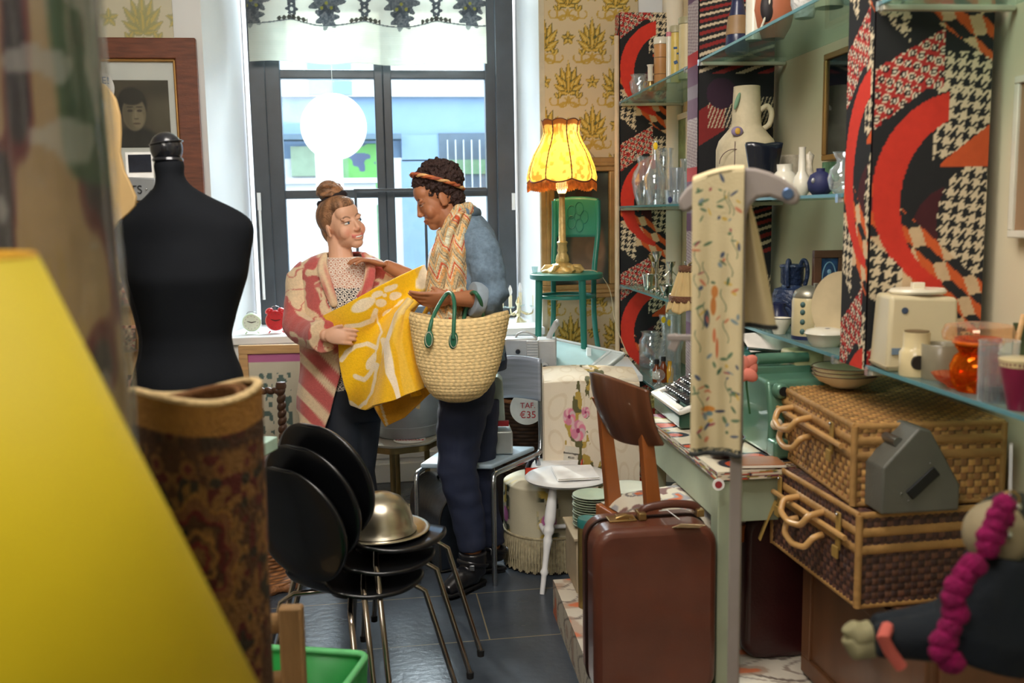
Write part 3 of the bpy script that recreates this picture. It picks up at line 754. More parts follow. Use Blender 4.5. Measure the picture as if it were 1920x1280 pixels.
    m.build('trousers', mat('trousers_black', (30, 36, 46), .75, var=.12, bump=.1, bscale=25), root, remesh=.007, rsm=4, smooth=180)
    for ax, dd in ((654, -.02), (691, .05)):
        a = Q(ax, 1020, dd+.02); m = WB(); m.tube([a+Vector((0, 0, .02)), Vector((a.x, a.y, .06)), Vector((a.x, a.y, .045))], [.044, .045, .043], n=16)
        v = (HR*.35-HA).normalized(); m.tube([Vector((a.x, a.y, .044))-v*.02, Vector((a.x, a.y, .046))+v*.09, Vector((a.x, a.y, .034))+v*.175], [.042, .042, .030], n=14, flat=1)
        m.build('shoe', mat('shoe_black', (22, 22, 24), .35), root, remesh=.006, rsm=3, smooth=180)
    # coat
    rows = [  # y, cx, rx, ry(m), left edge x, right edge x
        (474, 642, 36, .062, 616, 676), (482, 642, 58, .085, 603, 692), (492, 643, 76, .10, 602, 696), (505, 644, 84, .112, 606, 697), (540, 646, 82, .130, 618, 688), (580, 648, 80, .142, 632, 672),
        (620, 648, 82, .15, 640, 672), (680, 650, 86, .156, 648, 676), (740, 650, 90, .165, 650, 690), (800, 652, 94, .175, 632, 716), (845, 652, 96, .18, 600, 745)]
    r = np.array(rows, float); t = np.linspace(474, 845, 150)
    cols_ = [np.interp(t, r[:, 0], r[:, j]) for j in range(1, 6)]
    NU = 150
    def hem(a):  # lowest y of the cloth by direction: long points at the fronts
        a = (a+math.pi) % (2*math.pi)-math.pi
        if a < 0: return 770+58*math.exp(-((a+.55)/.42)**2)
        return 770+34*math.exp(-((a-.8)/.4)**2)
    vs_ = []; fs = []
    for j in range(150):
        cx, rx, ry, el_, er_ = (c_[j] for c_ in cols_)
        aL = math.asin(max(-.95, min(.95, (el_-cx)/rx))); aR = math.asin(max(-.95, min(.95, (er_-cx)/rx)))
        for i in range(NU+1):
            a = aL-(2*math.pi-(aR-aL))*i/NU
            f = (t[j]-474)/(845-474); yy = 474+(hem(a)-474)*f
            cc = [np.interp(yy, r[:, 0], r[:, q]) for q in (1, 2, 3)]
            fold = 1+.035*math.sin(a*7+yy*.01)*min(1, max(0, (yy-560)/200))+.02*math.sin(a*3+yy*.05)
            vs_.append(Q(cc[0], yy, .015)+HR*(cc[1]*k*math.sin(a)*fold)-HA*(cc[2]*math.cos(a)*fold))
    for j in range(149):
        for i in range(NU): fs.append((j*(NU+1)+i, j*(NU+1)+i+1, (j+1)*(NU+1)+i+1, (j+1)*(NU+1)+i))
    m = WB(); m.add(vs_, fs)
    def coatcol(co):
        x, y = pxpy(co, D); cream = (226, 200, 164); red = (192, 92, 88)
        c = full(x, cream)
        wx = x+26*vn(x, y, .028, 2)-13; wy = y+30*vn(x, y, .024, 4)-15
        n = vn(wx, wy*.62, .034, 9)*.65+vn(wx, wy, .075, 8)*.35
        up_ = sm(690, 640, y)
        c = mixc(c, up_*sm(.525, .555, n), red)
        ln = np.abs(vn(wx, wy, .045, 12)-.5); c = mixc(c, up_*sm(.035, .018, ln)*.8, red)
        s = -.72*x+.69*y; lo = sm(640, 670, y)
        for s0, w in ((37, 11), (76, 14), (-8, 10), (118, 9)): c = mixc(c, lo*sm(w+1.5, w-1.5, np.abs(s-s0)), red)
        return c
    m_coat = mat('coat_wool', None, .95, attr=True, var=.07, scale=90, bump=.25, bscale=180, sheen=.3)
    coat = m.build('coat', m_coat, root, colf=coatcol, solid=.007, offset=0, smooth=180)
    m = WB(); m.tube([Q(583, 507, .02), Q(566, 525, .02), Q(561, 560, .0), Q(556, 592, -.03), Q(557, 610, -.06), Q(570, 621, -.11), Q(586, 628, -.17), Q(602, 630, -.225), Q(608, 631, -.25)], [.060, .068, .062, .058, .062, .062, .060, .064, .068], n=28)
    m.build('sleeve', m_coat, coat, remesh=.005, rsm=3, smooth=180, colf=coatcol, disp=lambda co, nr: co+nr*.006*noise.noise(co*16))
    m = WB(); m.tube([Q(700, 508, .03), Q(722, 528, .04), Q(734, 560, .06), Q(742, 600, .03), Q(728, 628, -.05)], [.058, .070, .066, .064, .056], n=28)
    m.build('sleeve', m_coat, coat, remesh=.005, rsm=3, smooth=180, colf=coatcol)
    # turned collar edges
    for pts in ([(612, 474), (603, 486), (604, 505), (616, 540), (630, 580)], [(678, 472), (692, 486), (696, 505), (690, 535), (680, 562), (668, 590)]):
        m = WB(); m.tube([Q(x, y, -.075-.055*min(1, (y-470)/50)) for x, y in pts], [.012, .020, .024, .024, .018, .014][:len(pts)], n=12, flat=.45, upv=HR)
        m.build('lapel', m_coat, coat, colf=coatcol, smooth=180, sub=1)
woman_left()

def woman_right():
    D = 3.97
    Q = lambda x, y, dd=0: P(x, y, D+dd); k = D/FPX
    root = T('person', 'person in denim jacket and zigzag scarf, head bent, with a basket hung on the arm', 'person', (Q(885, 700).x, Q(885, 700).y, 0))
    H = Matrix.Translation(Q(822, 373, 0)) @ VB @ Matrix.Rotation(math.radians(-24), 4, 'Y') @ Matrix.Rotation(math.radians(-80), 4, 'Z')
    Hi = H.inverted(); b = WB(); head(b, H)
    b.tube([Q(832, 395, 0), Q(845, 415, 0), Q(862, 442, 0), Q(868, 460, 0)], [.052, .05, .056, .07], n=18)
    rows = [(435, 868, 0, 24, .06), (450, 872, 0, 40, .13), (470, 874, 0, 48, .165), (520, 870, 0, 50, .15), (590, 872, 0, 44, .135), (640, 876, 0, 42, .13), (700, 878, 0, 46, .16), (740, 878, 0, 47, .165), (770, 876, 0, 40, .14)]
    loft(b, [(Q(x, y, dd), rx*k, ry) for y, x, dd, rx, ry in lerprows(rows, 26)])
    legs = (((870, 750, -.08), (862, 810, -.08), (858, 880, -.09), (876, 960, -.06), (886, 1040, -.06)), ((890, 750, .08), (892, 810, .08), (892, 880, .08), (908, 960, .12), (922, 1030, .12)))
    for L in legs: b.tube([Q(*p) for p in L], [.085, .075, .058, .052, .038], n=16)
    b.tube([Q(893, 455, -.13), Q(908, 500, -.17), Q(922, 556, -.17), Q(895, 560, -.20), Q(865, 560, -.24), Q(846, 560, -.26)], [.05, .046, .042, .038, .030, .026], n=14)
    b.tube([Q(868, 460, .14), Q(842, 505, .17), Q(800, 535, .15), Q(760, 515, .10), Q(728, 499, .07), Q(722, 497, .06)], [.048, .044, .040, .034, .026, .024], n=14)
    hand(b, Q(846, 560, -.265), -HR-HU*.02, HU*.55+HA*.8, -HA*.4+HU, curl=(.18, .30, .38, .45), k=.98, thumb=(.30, .35))
    hand(b, Q(722, 496, .05), -HR*1+HU*.32+HA*-.25, -HU+HR*-.2, HA*.2-HR, curl=(.42, .42, .42, .45), k=.92, thumb=(.5, .2), splay=.2)
    sk = (176, 116, 80)
    b.build('body', m_skin('skin_tan'), root, remesh=.0034, rsm=6, smooth=180, colf=lambda co: facecol(co, Hi, sk, (160, 82, 72), (44, 30, 28), (190, 104, 76)))
    eyes(root, H, (40, 26, 22), closed=.72)
    R3 = H.to_3x3().to_4x4()
    m = WB(); m.ell(H @ Vector((0, .032, .048)), (.084, .094, .088), M=R3, nu=70, nv=50); m.ell(H @ Vector((0, .058, -.010)), (.062, .050, .066), M=R3, nu=60, nv=40)
    m.ell(H @ Vector((0, -.020, .090)), (.060, .056, .034), M=R3); m.ell(H @ Vector((0, .035, .085)), (.075, .080, .064), M=R3)
    for i in range(230):
        a = random.random()*6.28; z = random.uniform(-.25, 1)
        rr = math.sqrt(max(0, 1-z*z)); v = Vector((rr*math.cos(a)*.088, .030+rr*math.sin(a)*.100, .055+z*.096))
        if v.y < -.03 and v.z < .100: continue
        if v.y < .03 and v.z < .03: continue
        m.ell(H @ v, (.010, .010, .010), nu=8, nv=6)
    hair = m.build('hair', mat('hair_curly', (54, 34, 30), .6, var=.3, scale=60, bump=1, bscale=120), root, remesh=.004, rsm=1, smooth=180, disp=lambda co, nr: co+nr*.008*noise.noise(co*90))
    # braided head band
    for ph in (0, 2.1, 4.2):
        m = WB(); pts = []
        for i in range(60):
            a = i/60*2*math.pi; t = i*.62+ph
            v = Vector((math.sin(a)*.093, .026-math.cos(a)*.074, .064+.066*math.cos(a)))
            v += Vector((0, -.004, .007))*math.sin(t)+Vector((math.sin(a), -math.cos(a), 0))*(.005*math.cos(t)+.006)
            pts.append(H @ v)
        m.tube(pts, .0062, n=8, close=True); m.build('headband_strand', mat('band%d' % int(ph), ((196, 108, 60), (226, 176, 116), (176, 92, 62))[int(ph/2)], .7, bump=.4), hair)
    # white top
    m = WB(); rows = [(440, 860, 0, 30, .07), (455, 852, 0, 42, .12), (480, 848, 0, 46, .14), (530, 846, 0, 44, .13), (600, 852, 0, 42, .13), (690, 862, 0, 44, .14)]
    loft(m, [(Q(x, y, dd), rx*k, ry) for y, x, dd, rx, ry in lerprows(rows, 30)]); m.build('top', mat('top_white', (226, 230, 240), .8, bump=.1, bscale=12), root, smooth=180)
    # jacket
    m = WB(); rows = [(404, 880, .0, 22, .075), (420, 884, 0, 34, .12), (440, 888, 0, 42, .175), (470, 891, 0, 48, .195), (520, 895, 0, 46, .185), (580, 898, 0, 44, .17), (640, 900, 0, 46, .17), (672, 902, 0, 48, .175)]
    loft(m, [(Q(x, y, dd), rx*k, ry) for y, x, dd, rx, ry in lerprows(rows, 40)])
    m.tube([Q(892, 446, -.11), Q(906, 480, -.155), Q(916, 520, -.175), Q(924, 552, -.175), Q(912, 566, -.19), Q(893, 562, -.205)], [.072, .074, .068, .066, .064, .060], n=28)
    def denim(co):
        x, y = pxpy(co, D); c = full(x, (104, 124, 142)); n = vn(x, y, .05, 3)*.6+vn(x, y, .18, 4)*.4
        c = c*(.80+.42*n)[..., None]
        for (x0, y0, x1, y1) in ((862, 400, 858, 520), (884, 402, 866, 438), (866, 438, 862, 500)):
            dx, dy = x1-x0, y1-y0; t = np.clip(((x-x0)*dx+(y-y0)*dy)/(dx*dx+dy*dy), 0, 1); d = np.hypot(x-x0-t*dx, y-y0-t*dy); c = mixc(c, (d < 1.1)*.7, (62, 76, 92))
        return c
    m_den = mat('denim', None, .85, attr=True, var=.10, scale=120, bump=.25, bscale=60)
    jk = m.build('denim_jacket', m_den, root, remesh=.0055, rsm=4, smooth=180, colf=denim, disp=lambda co, nr: co+nr*(.006*noise.noise(co*14)+.003*noise.noise(co*40)))
    m = WB(); m.tube([Q(903, 563, -.195), Q(893, 561, -.205), Q(884, 560, -.213)], [.066, .070, .066], n=28); m.build('rolled_cuff', mat('denim_inside', (150, 164, 176), .85, bump=.25), jk, smooth=180, bevel=.004)
    m = WB(); m.tube([Q(872, 398, -.09), Q(888, 396, -.04), Q(897, 400, .02), Q(890, 402, .09)], [.018, .022, .022, .018], n=12, flat=.6); m.build('collar', m_den, jk, colf=denim, smooth=180)
    m = WB(); c = Q(868, 478, -.178); m.box(c, (.038, .012, .022), M=VB); m.build('pocket_flap', m_den, jk, colf=denim, bevel=.004)
    m = WB(); m.ell(Q(868, 480, -.188), (.006, .004, .006)); m.build('button', mat('brass_old', (170, 140, 90), .35, .9), jk)
    m = WB(); rows = [(660, 902, 0, 47, .165), (676, 906, 0, 45, .15), (690, 912, 0, 38, .12)]
    loft(m, [(Q(x, y, dd), rx*k, ry) for y, x, dd, rx, ry in rows]); m.build('shirt_hem', mat('shirt_navy', (34, 48, 76), .8, bump=.15), root, smooth=180)
    # scarf: hanging panel over the chest and a loop round the neck
    left = [(400, 853), (430, 829), (460, 815), (500, 806), (540, 801), (575, 806), (606, 822)]; right = [(400, 880), (430, 876), (460, 876), (500, 878), (540, 874), (575, 868), (606, 866)]
    def scol(co):
        x, y = pxpy(co, D); per = 24.+0*x; xs = x-.15*(y-400)
        tri = np.abs(((xs/per) % 1)-.5)*2; v = (y+tri*30) % 52
        c = full(x, (222, 198, 156))
        for lo, hi, cc in ((0, 5, (216, 92, 58)), (5, 9, (236, 214, 178)), (9, 17, (232, 172, 108)), (17, 22, (196, 178, 140)), (26, 30, (150, 136, 112)), (34, 41, (238, 186, 120)), (41, 45, (228, 226, 200))):
            c = np.where(((v >= lo) & (v < hi))[..., None], np.array(cc)/255., c)
        return mixc(c, (vn(x, y, .8, 4) > .72)*.4, (120, 104, 84))
    lx = np.array(left, float); rx_ = np.array(right, float)
    def sf(u, v):
        y = 400+206*v; a = np.interp(y, lx[:, 0], lx[:, 1]); b_ = np.interp(y, rx_[:, 0], rx_[:, 1]); x = a+(b_-a)*u
        dd = -.085-.085*min(1, v*3)-.05*math.sin(math.pi*min(1, u*.62+.38))+.012*math.sin(u*13+v*3)+.13*max(0, .35-u)*1.2
        return Q(x, y+4*math.sin(u*9), dd)
    m_scf = mat('scarf_knit', None, .95, attr=True, var=.08, scale=80, bump=.5, bscale=160)
    m = WB(); m.grid(sf, 90, 180); sc = m.build('scarf', m_scf, root, colf=scol, solid=.010, smooth=180)
    m = WB(); m.tube([Q(x, y, dd) for x, y, dd in ((846, 412, -.085), (862, 396, -.095), (876, 392, -.05), (886, 398, .01), (876, 404, .07), (852, 420, .075), (830, 440, .03), (826, 452, -.04), (836, 430, -.08))], [.024, .028, .03, .028, .026, .028, .026, .024, .022], n=18, close=True)
    m.build('scarf_loop', m_scf, sc, colf=scol, smooth=180, remesh=.005, rsm=3, disp=lambda co, nr: co+nr*.008*noise.noise(co*30))
    m = WB()
    m.grid(lambda u, v: Q(806+62*u+3*math.sin(v*8), 541+(22+8*math.sin(u*7))*v, -.195-.035*math.sin(math.pi*u)-.012*math.sin(u*17)), 60, 20)
    m.build('scarf_fold', m_scf, sc, colf=scol, solid=.012, smooth=180)
    # trousers and boots
    m = WB(); rows = [(655, 880, 0, 47, .15), (700, 878, 0, 50, .172), (740, 876, 0, 52, .178), (775, 874, 0, 46, .15)]
    loft(m, [(Q(x, y, dd), rx*k, ry) for y, x, dd, rx, ry in lerprows(rows, 16)])
    for L in legs: m.tube([Q(L[0][0], L[0][1], L[0][2])]+[Q(*p) for p in L[1:4]]+[Q(L[4][0]+1, L[4][1]-8, L[4][2])], [.103, .094, .078, .068, .056], n=22)
    m.build('trousers', mat('trousers_navy', (30, 38, 62), .8, var=.14, bump=.2, bscale=18), root, remesh=.006, rsm=4, smooth=180, disp=lambda co, nr: co+nr*.007*noise.noise(Vector((co.x*12, co.y*12, co.z*22))))
    lb = mat('boot_leather', (26, 26, 30), .28, var=.1, bump=.12, bscale=50, coat=.3)
    for (x, y, dd), (tx, ty, td) in (((886, 1042, -.06), (836, 1094, -.17)), ((925, 1034, .12), (868, 1058, .09))):
        bt = WB(); a = Q(x, y, dd); heel = Vector((a.x, a.y, .045)); t = Q(tx, ty, td); t = Vector((t.x, t.y, .032)); mid = (heel+t)/2; mid.z = .062
        bt.tube([a+Vector((0, 0, .02)), Vector((a.x, a.y, a.z*.75)), Vector((a.x, a.y, .06))], [.057, .056, .052], n=22); bt.tube([heel+Vector((0, 0, .015)), mid, t], [.046, .044, .028], n=20)
        bo = bt.build('boot', lb, root, remesh=.005, rsm=4, smooth=180)
        dv = (t-heel); dv.z = 0; L_ = dv.length; dv.normalize(); ang = math.atan2(dv.y, dv.x)
        so = WB(); poly = [(-.05, -.032), (.03, -.036), (L_*.7, -.042), (L_*1.02, -.028), (L_*1.12, 0), (L_*1.02, .028), (L_*.7, .042), (.03, .036), (-.05, .032)]
        so.prism(poly, .014, Matrix.Translation((heel.x, heel.y, .012)) @ Matrix.Rotation(ang, 4, 'Z')); so.box((heel.x-dv.x*.01, heel.y-dv.y*.01, .0085), (.07, .062, .016), ang)
        so.build('sole', mat('sole_rubber', (18, 18, 20), .6), bo, bevel=.004)
        st = WB(); cc = Vector((a.x, a.y, .105)); st.tube([cc+(dv*math.cos(q)+Vector((-dv.y, dv.x, 0))*math.sin(q))*.060+Vector((0, 0, .018*math.cos(q))) for q in [i*math.pi/10 for i in range(20)]], .009, n=8, flat=.5, close=True); sp = st.build('strap', lb, bo)
        bk = WB(); bk.box(cc-HA*.062, (.02, .006, .022), M=VB); bk.build('buckle', m_metal, sp, bevel=.002)
woman_right()

def blanket():
    D = 3.80
    Q = lambda x, y, dd=0: P(x, y, D+dd)
    root = T('wool_blanket', 'yellow wool blanket with cream flower pattern held up between the two people', 'blanket', Q(715, 620, 0), 0)
    def cv(pts):
        p = np.array(pts, float); d = np.r_[0, np.cumsum(np.hypot(*np.diff(p, axis=0).T))]; d /= d[-1]
        return lambda t: (float(np.interp(t, d, p[:, 0])), float(np.interp(t, d, p[:, 1])))
    def coons(T_, B_, L_, R_, dd, nu=150, nv=150):
        c00, c10, c01, c11 = T_(0), T_(1), B_(0), B_(1)
        def f(u, v):
            t, b, l, r = T_(u), B_(u), L_(v), R_(v)
            o = [(1-v)*t[i]+v*b[i]+(1-u)*l[i]+u*r[i]-((1-u)*(1-v)*c00[i]+u*(1-v)*c10[i]+(1-u)*v*c01[i]+u*v*c11[i]) for i in (0, 1)]
            return Q(o[0], o[1], dd(u, v))
        m = WB(); m.grid(f, nu, nv); return m
    Y = (252, 196, 10); CR = (250, 232, 204)
    def col(co):
        x, y = pxpy(co, D); c = full(x, Y); n = vn(x, y, .06, 3)*3-1.5; x = x+n; y = y+n
        def el(cx, cy, a, b, rot=0):
            nonlocal c
            dx, dy = x-cx, y-cy; q, w = dx*math.cos(rot)+dy*math.sin(rot), -dx*math.sin(rot)+dy*math.cos(rot); c = mixc(c, sm(1.12, .9, np.hypot(q/a, w/b))*.95, CR)
        def ye(cx, cy, a, b, rot=0):
            nonlocal c
            dx, dy = x-cx, y-cy; q, w = dx*math.cos(rot)+dy*math.sin(rot), -dx*math.sin(rot)+dy*math.cos(rot); c = mixc(c, sm(1.1, .9, np.hypot(q/a, w/b)), Y)
        def ln(pts, w):
            nonlocal c
            p = np.array(pts, float); best = np.full(x.shape, 1e9)
            from_ = p[:-1]; to = p[1:]
            for a_, b_ in zip(from_, to):
                dx, dy = b_-a_; t = np.clip(((x-a_[0])*dx+(y-a_[1])*dy)/(dx*dx+dy*dy), 0, 1); best = np.minimum(best, np.hypot(x-a_[0]-t*dx, y-a_[1]-t*dy))
            c = mixc(c, sm(w+1.2, w-1.2, best)*.95, CR)
        el(682, 570, 24, 10, -.5); el(713, 566, 10, 8, -.2); el(740, 553, 12, 7, -.35); el(727, 583, 13, 6.5, -.5); el(750, 570, 12, 6, -.7); el(731, 538, 14, 6, -.45); el(706, 550, 11, 5.5, -.5); el(719, 551, 4.5, 4)
        el(793, 515, 12, 30, .3)
        ln([(652, 610), (675, 606), (695, 597), (703, 580)], 4.5); ln([(703, 585), (706, 600), (716, 612), (721, 625), (712, 645), (709, 660)], 2.2)
        ln([(643, 674), (652, 660), (668, 648), (690, 645), (708, 652)], 4.5); ln([(667, 705), (685, 711), (698, 700), (709, 683)], 4.5); el(700, 677, 8, 18, .5)
        ln([(712, 683), (708, 710), (700, 735), (690, 755)], 3.5)
        ln([(655, 752), (670, 762), (690, 752)], 4.5)
        ln([(724, 640), (728, 670), (738, 705), (750, 738)], 6)
        return c
    wool = mat('blanket_wool', None, .95, attr=True, var=.06, scale=110, bump=.3, bscale=220, sheen=.3)
    m = coons(cv([(609, 592), (650, 572), (700, 541), (750, 516), (792, 497)]), cv([(655, 757), (690, 768), (712, 758), (735, 725)]), cv([(609, 592), (620, 606), (636, 622), (640, 680), (648, 725), (655, 757)]), cv([(792, 497), (800, 520), (800, 540), (772, 562), (752, 600), (742, 660), (735, 725)]),
              lambda u, v: .135-.10*math.sin(u*2.2)-.12*v*0-.045*math.sin(u*6.0+v*3)*(.3+v)-.02*math.sin(v*9+u*4)+(.06 if u > .9 else 0)*(u-.9)*10)
    m.build('front_panel', wool, root, colf=col, solid=.012, smooth=180)
    m = coons(cv([(768, 561), (776, 562), (784, 566)]), cv([(700, 764), (745, 748), (790, 728)]), cv([(768, 561), (745, 590), (727, 640), (716, 700), (702, 762)]), cv([(784, 566), (768, 580), (772, 620), (783, 680), (791, 728)]),
              lambda u, v: -.045-.05*math.sin(math.pi*u)-.03*v-.014*math.sin(u*9))
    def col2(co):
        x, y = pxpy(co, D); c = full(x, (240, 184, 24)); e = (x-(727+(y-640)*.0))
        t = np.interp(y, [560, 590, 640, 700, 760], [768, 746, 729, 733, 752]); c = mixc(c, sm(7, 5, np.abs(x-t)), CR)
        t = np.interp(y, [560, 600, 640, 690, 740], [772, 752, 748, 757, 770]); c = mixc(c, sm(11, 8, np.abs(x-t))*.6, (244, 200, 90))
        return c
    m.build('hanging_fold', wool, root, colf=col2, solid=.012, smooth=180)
    m = coons(cv([(768, 566), (774, 562), (782, 568)]), cv([(772, 744), (786, 742), (797, 736)]), cv([(772, 566), (762, 600), (764, 660), (770, 744)]), cv([(786, 566), (772, 585), (780, 650), (797, 736)]), lambda u, v: .0+.02*u, 50, 100)
    m.build('folded_edge', wool, root, colf=lambda co: mixc(full(co[:, 0], (238, 176, 20)), (vn(co[:, 2]*200, co[:, 0]*10, 1) > .8)*.2, CR), solid=.012, smooth=180)
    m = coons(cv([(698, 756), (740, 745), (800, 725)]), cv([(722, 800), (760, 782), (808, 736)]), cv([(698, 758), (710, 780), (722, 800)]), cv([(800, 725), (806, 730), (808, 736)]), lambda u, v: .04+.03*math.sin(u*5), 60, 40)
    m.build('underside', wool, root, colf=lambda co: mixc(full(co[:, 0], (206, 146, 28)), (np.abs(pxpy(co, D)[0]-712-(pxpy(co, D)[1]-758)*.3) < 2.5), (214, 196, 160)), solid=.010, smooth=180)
    # the top of the fold lying over the right person's hand
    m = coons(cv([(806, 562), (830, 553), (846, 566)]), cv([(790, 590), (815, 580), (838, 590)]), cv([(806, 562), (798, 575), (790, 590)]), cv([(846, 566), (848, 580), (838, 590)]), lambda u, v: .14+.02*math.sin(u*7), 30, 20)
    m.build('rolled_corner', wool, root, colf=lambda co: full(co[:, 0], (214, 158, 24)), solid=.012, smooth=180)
    tg = T('price_label', 'small cream paper label hanging on a thread under the yellow blanket', 'tag', Q(785, 758, .03))
    m = WB(); m.tube([Q(785, 730, .02), Q(785, 752, .03)], .0008, n=5); m.build('thread', m_white, tg)
    m = WB(); m.box(Q(784, 760, .03), (.016, .001, .026), M=VB @ Matrix.Rotation(.2, 4, 'Y')); m.build('paper', mat('tag_cream', (226, 206, 164), .8), tg)
blanket()

def basket():
    D = 3.66
    Q = lambda x, y, dd=0: P(x, y, D+dd); k = D/FPX
    root = T('straw_basket', 'large woven straw basket with green leather handles hung on the forearm', 'basket', Q(862, 745, 0))
    rows = [(592, 861, 87, .125), (600, 861, 89, .128), (612, 861, 87, .126), (640, 860, 82, .12), (680, 860, 74, .108), (710, 860, 63, .095), (728, 859, 52, .08), (740, 858, 40, .06), (747, 858, 22, .03)]
    r = np.array(rows, float); ys = np.linspace(592, 747, 210); n = 200; vs_ = []; cs = []
    for y in ys:
        cx, rx, ry = (np.interp(y, r[:, 0], r[:, j]) for j in (1, 2, 3))
        for i in range(n):
            a = 2*math.pi*i/n; f = max(0, 1-(y-592)/120)
            ph = (y-592)/6.2*2*math.pi+math.sin(a)*2.0*0
            bump = 1+.007*math.sin(ph)+.004*math.sin(i*math.pi/2.5+(math.floor((y-592)/6.2) % 2)*math.pi/2)
            yy = y-f*10*math.sin(a*1.0+.2)*0+f*(6*math.cos(2*a))-f*4*math.cos(a)
            vs_.append(Q(cx, yy+ (x_ := 0), 0)+HR*(rx*k*math.sin(a)*bump)-HA*(ry*math.cos(a)*bump))
            t = .5+.5*math.sin(ph); w = .5+.5*math.sin(i*1.2566+(math.floor((y-592)/6.2) % 2)*1.57)
            q = (.78+.16*t+.10*w+.06*random.random()); q = min(q, 1.06); cs.append((.93*q, .81*q, .58*q))
    fs = [(j*n+i, j*n+(i+1) % n, (j+1)*n+(i+1) % n, (j+1)*n+i) for j in range(len(ys)-1) for i in range(n)]
    fs.append(tuple((len(ys)-1)*n+i for i in range(n)))
    m = WB(); m.add(vs_, fs, cs); m.build('body', mat('straw', None, .85, attr=True, var=.1, scale=60, bump=.3, bscale=120), root, solid=.010, smooth=60)
    m = WB(); pts = [Q(861, 597+4*math.cos(2*a)-3*math.cos(a), 0)+HR*(88.5*k*math.sin(a))-HA*(.127*math.cos(a)) for a in [i*math.pi/24 for i in range(48)]]
    m.tube(pts, .009, n=10, close=True); m.build('rim', mat('straw_rim', (206, 178, 128), .85, var=.15, scale=60, bump=.6, bscale=90), root)
    gl_ = mat('green_leather', (44, 104, 78), .4, var=.1)
    def sm_(p, q=40):
        p = np.array(p, float); t = np.arange(len(p)); tt = np.linspace(0, len(p)-1, q); o = np.stack([np.interp(tt, t, p[:, i]) for i in range(3)], 1)
        for _ in range(6): o[1:-1] = (o[:-2]+2*o[1:-1]+o[2:])/4
        return [Q(*a) for a in o]
    for pts in ([(804, 632, -.12), (806, 612, -.13), (814, 588, -.10), (826, 566, -.05), (838, 548, -.03), (849, 549, -.07), (853, 572, -.12), (851, 605, -.14), (850, 635, -.14)],
                [(868, 606, .11), (872, 585, .11), (880, 562, .10), (884, 547, .06), (892, 548, .02), (901, 562, .03), (906, 585, .08), (906, 604, .11)]):
        m = WB(); m.tube(sm_(pts), .0075, n=12); m.build('handle', gl_, root)
    for x, y in ((804, 636), (850, 638)):
        m = WB(); m.ell(Q(x, y, -.132), (.017, .006, .032), M=VB @ Matrix.Rotation(.15, 4, 'Y')); p = m.build('handle_patch', gl_, root)
        m = WB(); m.tube([Q(x, y, -.139)+HR*.0125*math.sin(a)+HU*.026*math.cos(a) for a in [i*math.pi/12 for i in range(24)]], .0011, n=5, close=True); m.build('stitching', mat('thread_cream', (214, 206, 180), .8), p)
basket()
# ------------------------------------------------------------------ left side, foreground and stack of chairs
m_chrome = mat('chrome', (170, 160, 150), .12, 1, var=.04)
def G0(px, py, z=0): return G(px, py, z)
def at(px, d, z, py=700):
    """place at height z in photo column px, d metres in"""
    v = P(px, py, d); 
    for _ in range(4):
        y = 640+(-(z-CAM.z)*FPX/d-(640-398)); v = P(px, 398+(CAM.z-z)*FPX/d, d)
    return Vector((v.x, v.y, z))
def lampshade():
    D = .80; a = P(-232, 500, D); top = P(-232, 488, D).z
    root = T('floor_lamp', 'floor lamp with large plain yellow cone shade at the bottom left', 'lamp', (a.x, a.y, 0))
    k = D/FPX
    m = MB(); m.lathe([(268*k, top), (706*k, top-.50)], n=96)
    m.f = [f for f in m.f if len(f) == 4]
    m.build('lamp_shade', mat('shade_yellow', (226, 204, 26), .6, var=.05, scale=5, tl=.2), root, solid=.003)
    for r, z in ((268*k, top), (706*k, top-.50)):
        m = MB(); m.tube([(r*math.cos(i*math.pi/48), r*math.sin(i*math.pi/48), z) for i in range(96)], .0035, n=8, close=True); m.build('shade_hoop', mat('shade_edge', (226, 170, 40), .6), root)
    m = MB(); m.tube([(0, 0, .02), (0, 0, top-.05)], .012); m.lathe([(0, 0), (.13, 0), (.13, .02), (.02, .035), (0, .035)]); m.build('pole', m_metal, root)
lampshade()
